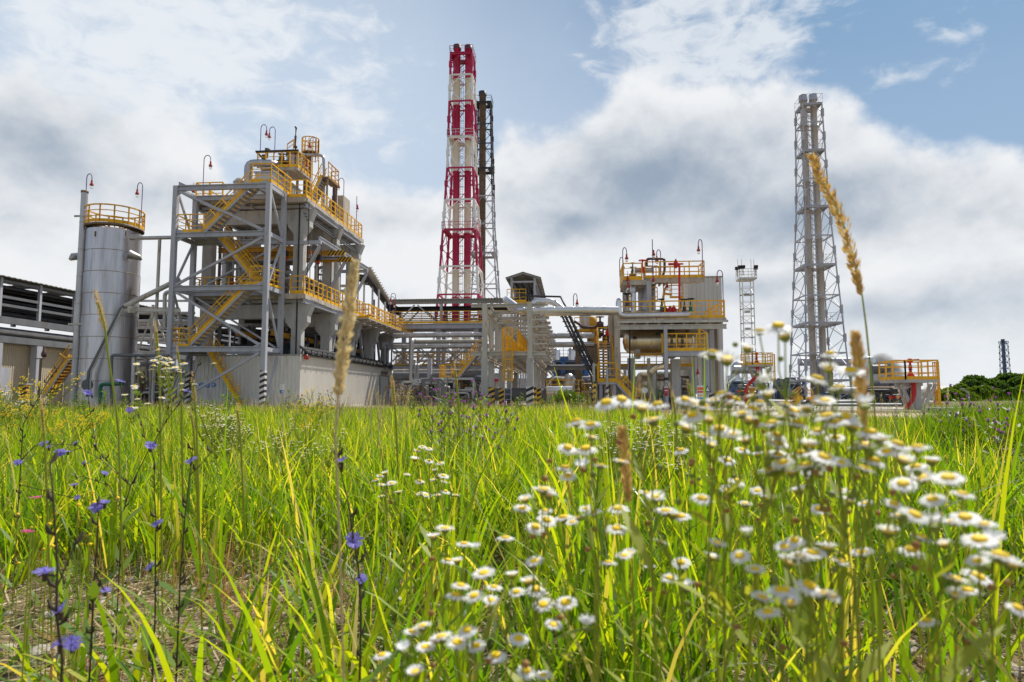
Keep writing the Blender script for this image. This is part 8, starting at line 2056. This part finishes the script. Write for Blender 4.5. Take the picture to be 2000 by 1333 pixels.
# ------------------------------------------------------------------ trees
M['leaf_dark'] = leafmat('dark_tree_leaf', (0.03, 0.075, 0.016), (0.07, 0.14, 0.03), 0.4, 0.5)
M['leaf_mid'] = leafmat('tree_leaf', (0.065, 0.13, 0.018), (0.13, 0.21, 0.03), 0.35, 0.5)
M['bark'] = pmat('bark', (0.10, 0.08, 0.06), 0.9, 0, 0.3, 3)
def tree(px, Y, H, W, mat, lab, seed, cat='tree', name='broadleaf_tree', n=5200, leaf=.42, trunk=True):
    r_ = random.Random(seed); nr = np.random.default_rng(seed); q = V(X(px, Y), Y, 0); t = thing(name, lab, cat, q, 'trees and bushes at the right edge'); tr = MB()
    hb = H*.22 if trunk else 0
    tr.tube([q, q+V(.1,0,H*.3), q+V(-.1,.1,H*.62)], [W*.045, W*.032, W*.012], 8)
    cl = []
    for k in range(38):
        a = r_.uniform(0, 6.28); f = r_.uniform(0, 1); z = hb+(H-hb)*(f**.8)*.92; R = W*.5*(math.sin(PI*min(.98, .22+f*.72)))*r_.uniform(.45, .95); c = np.array([R*math.cos(a), R*math.sin(a), z]); cl.append((c, W*r_.uniform(.06, .15)))
        tr.tube([q+V(0,0,max(H*.18, z*.55)), q+Vector(c*[.6,.6,.9])], [W*.014, W*.005], 5)
    tr.build('trunk', 'bark', t)
    w = np.array([s**2 for _, s in cl]); w /= w.sum(); idx = nr.choice(len(cl), n, p=w); C = np.array([c for c, _ in cl])[idx]; Sg = np.array([s for _, s in cl])[idx]
    d = nr.normal(0, 1, (n, 3)); d /= np.linalg.norm(d, axis=1)[:, None]; p = C+d*(Sg*nr.random(n)**.35)[:, None]*[1.15, 1.15, .8]; p[:, 2] = np.maximum(p[:, 2], .2)
    u = nr.normal(0, 1, (n, 3))+d*.3; u /= np.linalg.norm(u, axis=1)[:, None]; v_ = np.cross(u, nr.normal(0, 1, (n, 3))); v_ /= np.linalg.norm(v_, axis=1)[:, None]; s_ = (leaf*nr.uniform(.6, 1.3, n))[:, None]
    vs = np.stack([p-u*s_, p-v_*s_*.55, p+u*s_, p+v_*s_*.55], 1).reshape(-1, 3); qs = np.arange(4*n).reshape(-1, 4)
    o = mesh_np('crown', vs, qs, mat, False); o.parent = t
k_ = 150/FPX
for i, (px, top, w, Y, mat, lab) in enumerate([
    (1902, 737, 62, 152, 'leaf_dark', 'dark tree with a rounded top, second from the left in the grove'), (1935, 741, 56, 150, 'leaf_dark', 'dark tree in the middle of the grove at the right'), (1968, 731, 74, 156, 'leaf_dark', 'tallest dark tree below the flare stack'),
    (2005, 735, 70, 150, 'leaf_dark', 'dark tree cut by the right edge of the view'), (2060, 732, 80, 160, 'leaf_dark', 'dark tree beyond the right edge of the grove'), (1912, 756, 44, 132, 'leaf_mid', 'lighter green bushy tree in front of the dark grove'),
    (1872, 752, 44, 140, 'leaf_mid', 'green tree at the left end of the grove behind the platform ladder'), (1848, 764, 34, 128, 'leaf_mid', 'low round green tree directly behind the platform ladder'), (1985, 757, 50, 134, 'leaf_dark', 'low dark tree in front at the right edge'), (1945, 765, 46, 136, 'leaf_dark', 'low dark tree in front of the middle of the grove')]):
    H = P(px, top, Y).z; tree(px, Y, H, w/FPX*Y, mat, lab, 100+i)
for i, (px, top, w, Y, lab) in enumerate([(1850, 760, 40, 120, 'light green bush right of the nearer platform ladder'), (1872, 764, 36, 122, 'light green bush left of the dark grove'), (1835, 768, 26, 118, 'small light green bush behind the platform ladder'), (1888, 770, 30, 121, 'light green bush under the street lamp')]):
    tree(px, Y, P(px, top, Y).z, w/FPX*Y, 'leaf_mid', lab, 140+i, 'bush', 'bush', 3000, .32, False)
tree(1190, 36, .0+P(1190, 772, 36).z+.9, 1.6, 'leaf_mid', 'small green shrub at the foot of the low yellow walkway', 160, 'bush', 'bush', 1500, .07, False) if False else None
for i, (px, Y, h, w) in enumerate(((1105, 38.5, 1.2, 2.6), (1122, 38.8, .9, 2.0))):
    tree(px, Y, h, w, 'leaf_mid', 'low green shrub by the lagged pipe, '+('left' if i == 0 else 'right')+' one of two', 170+i, 'bush', 'bush', 1400, .07, False)
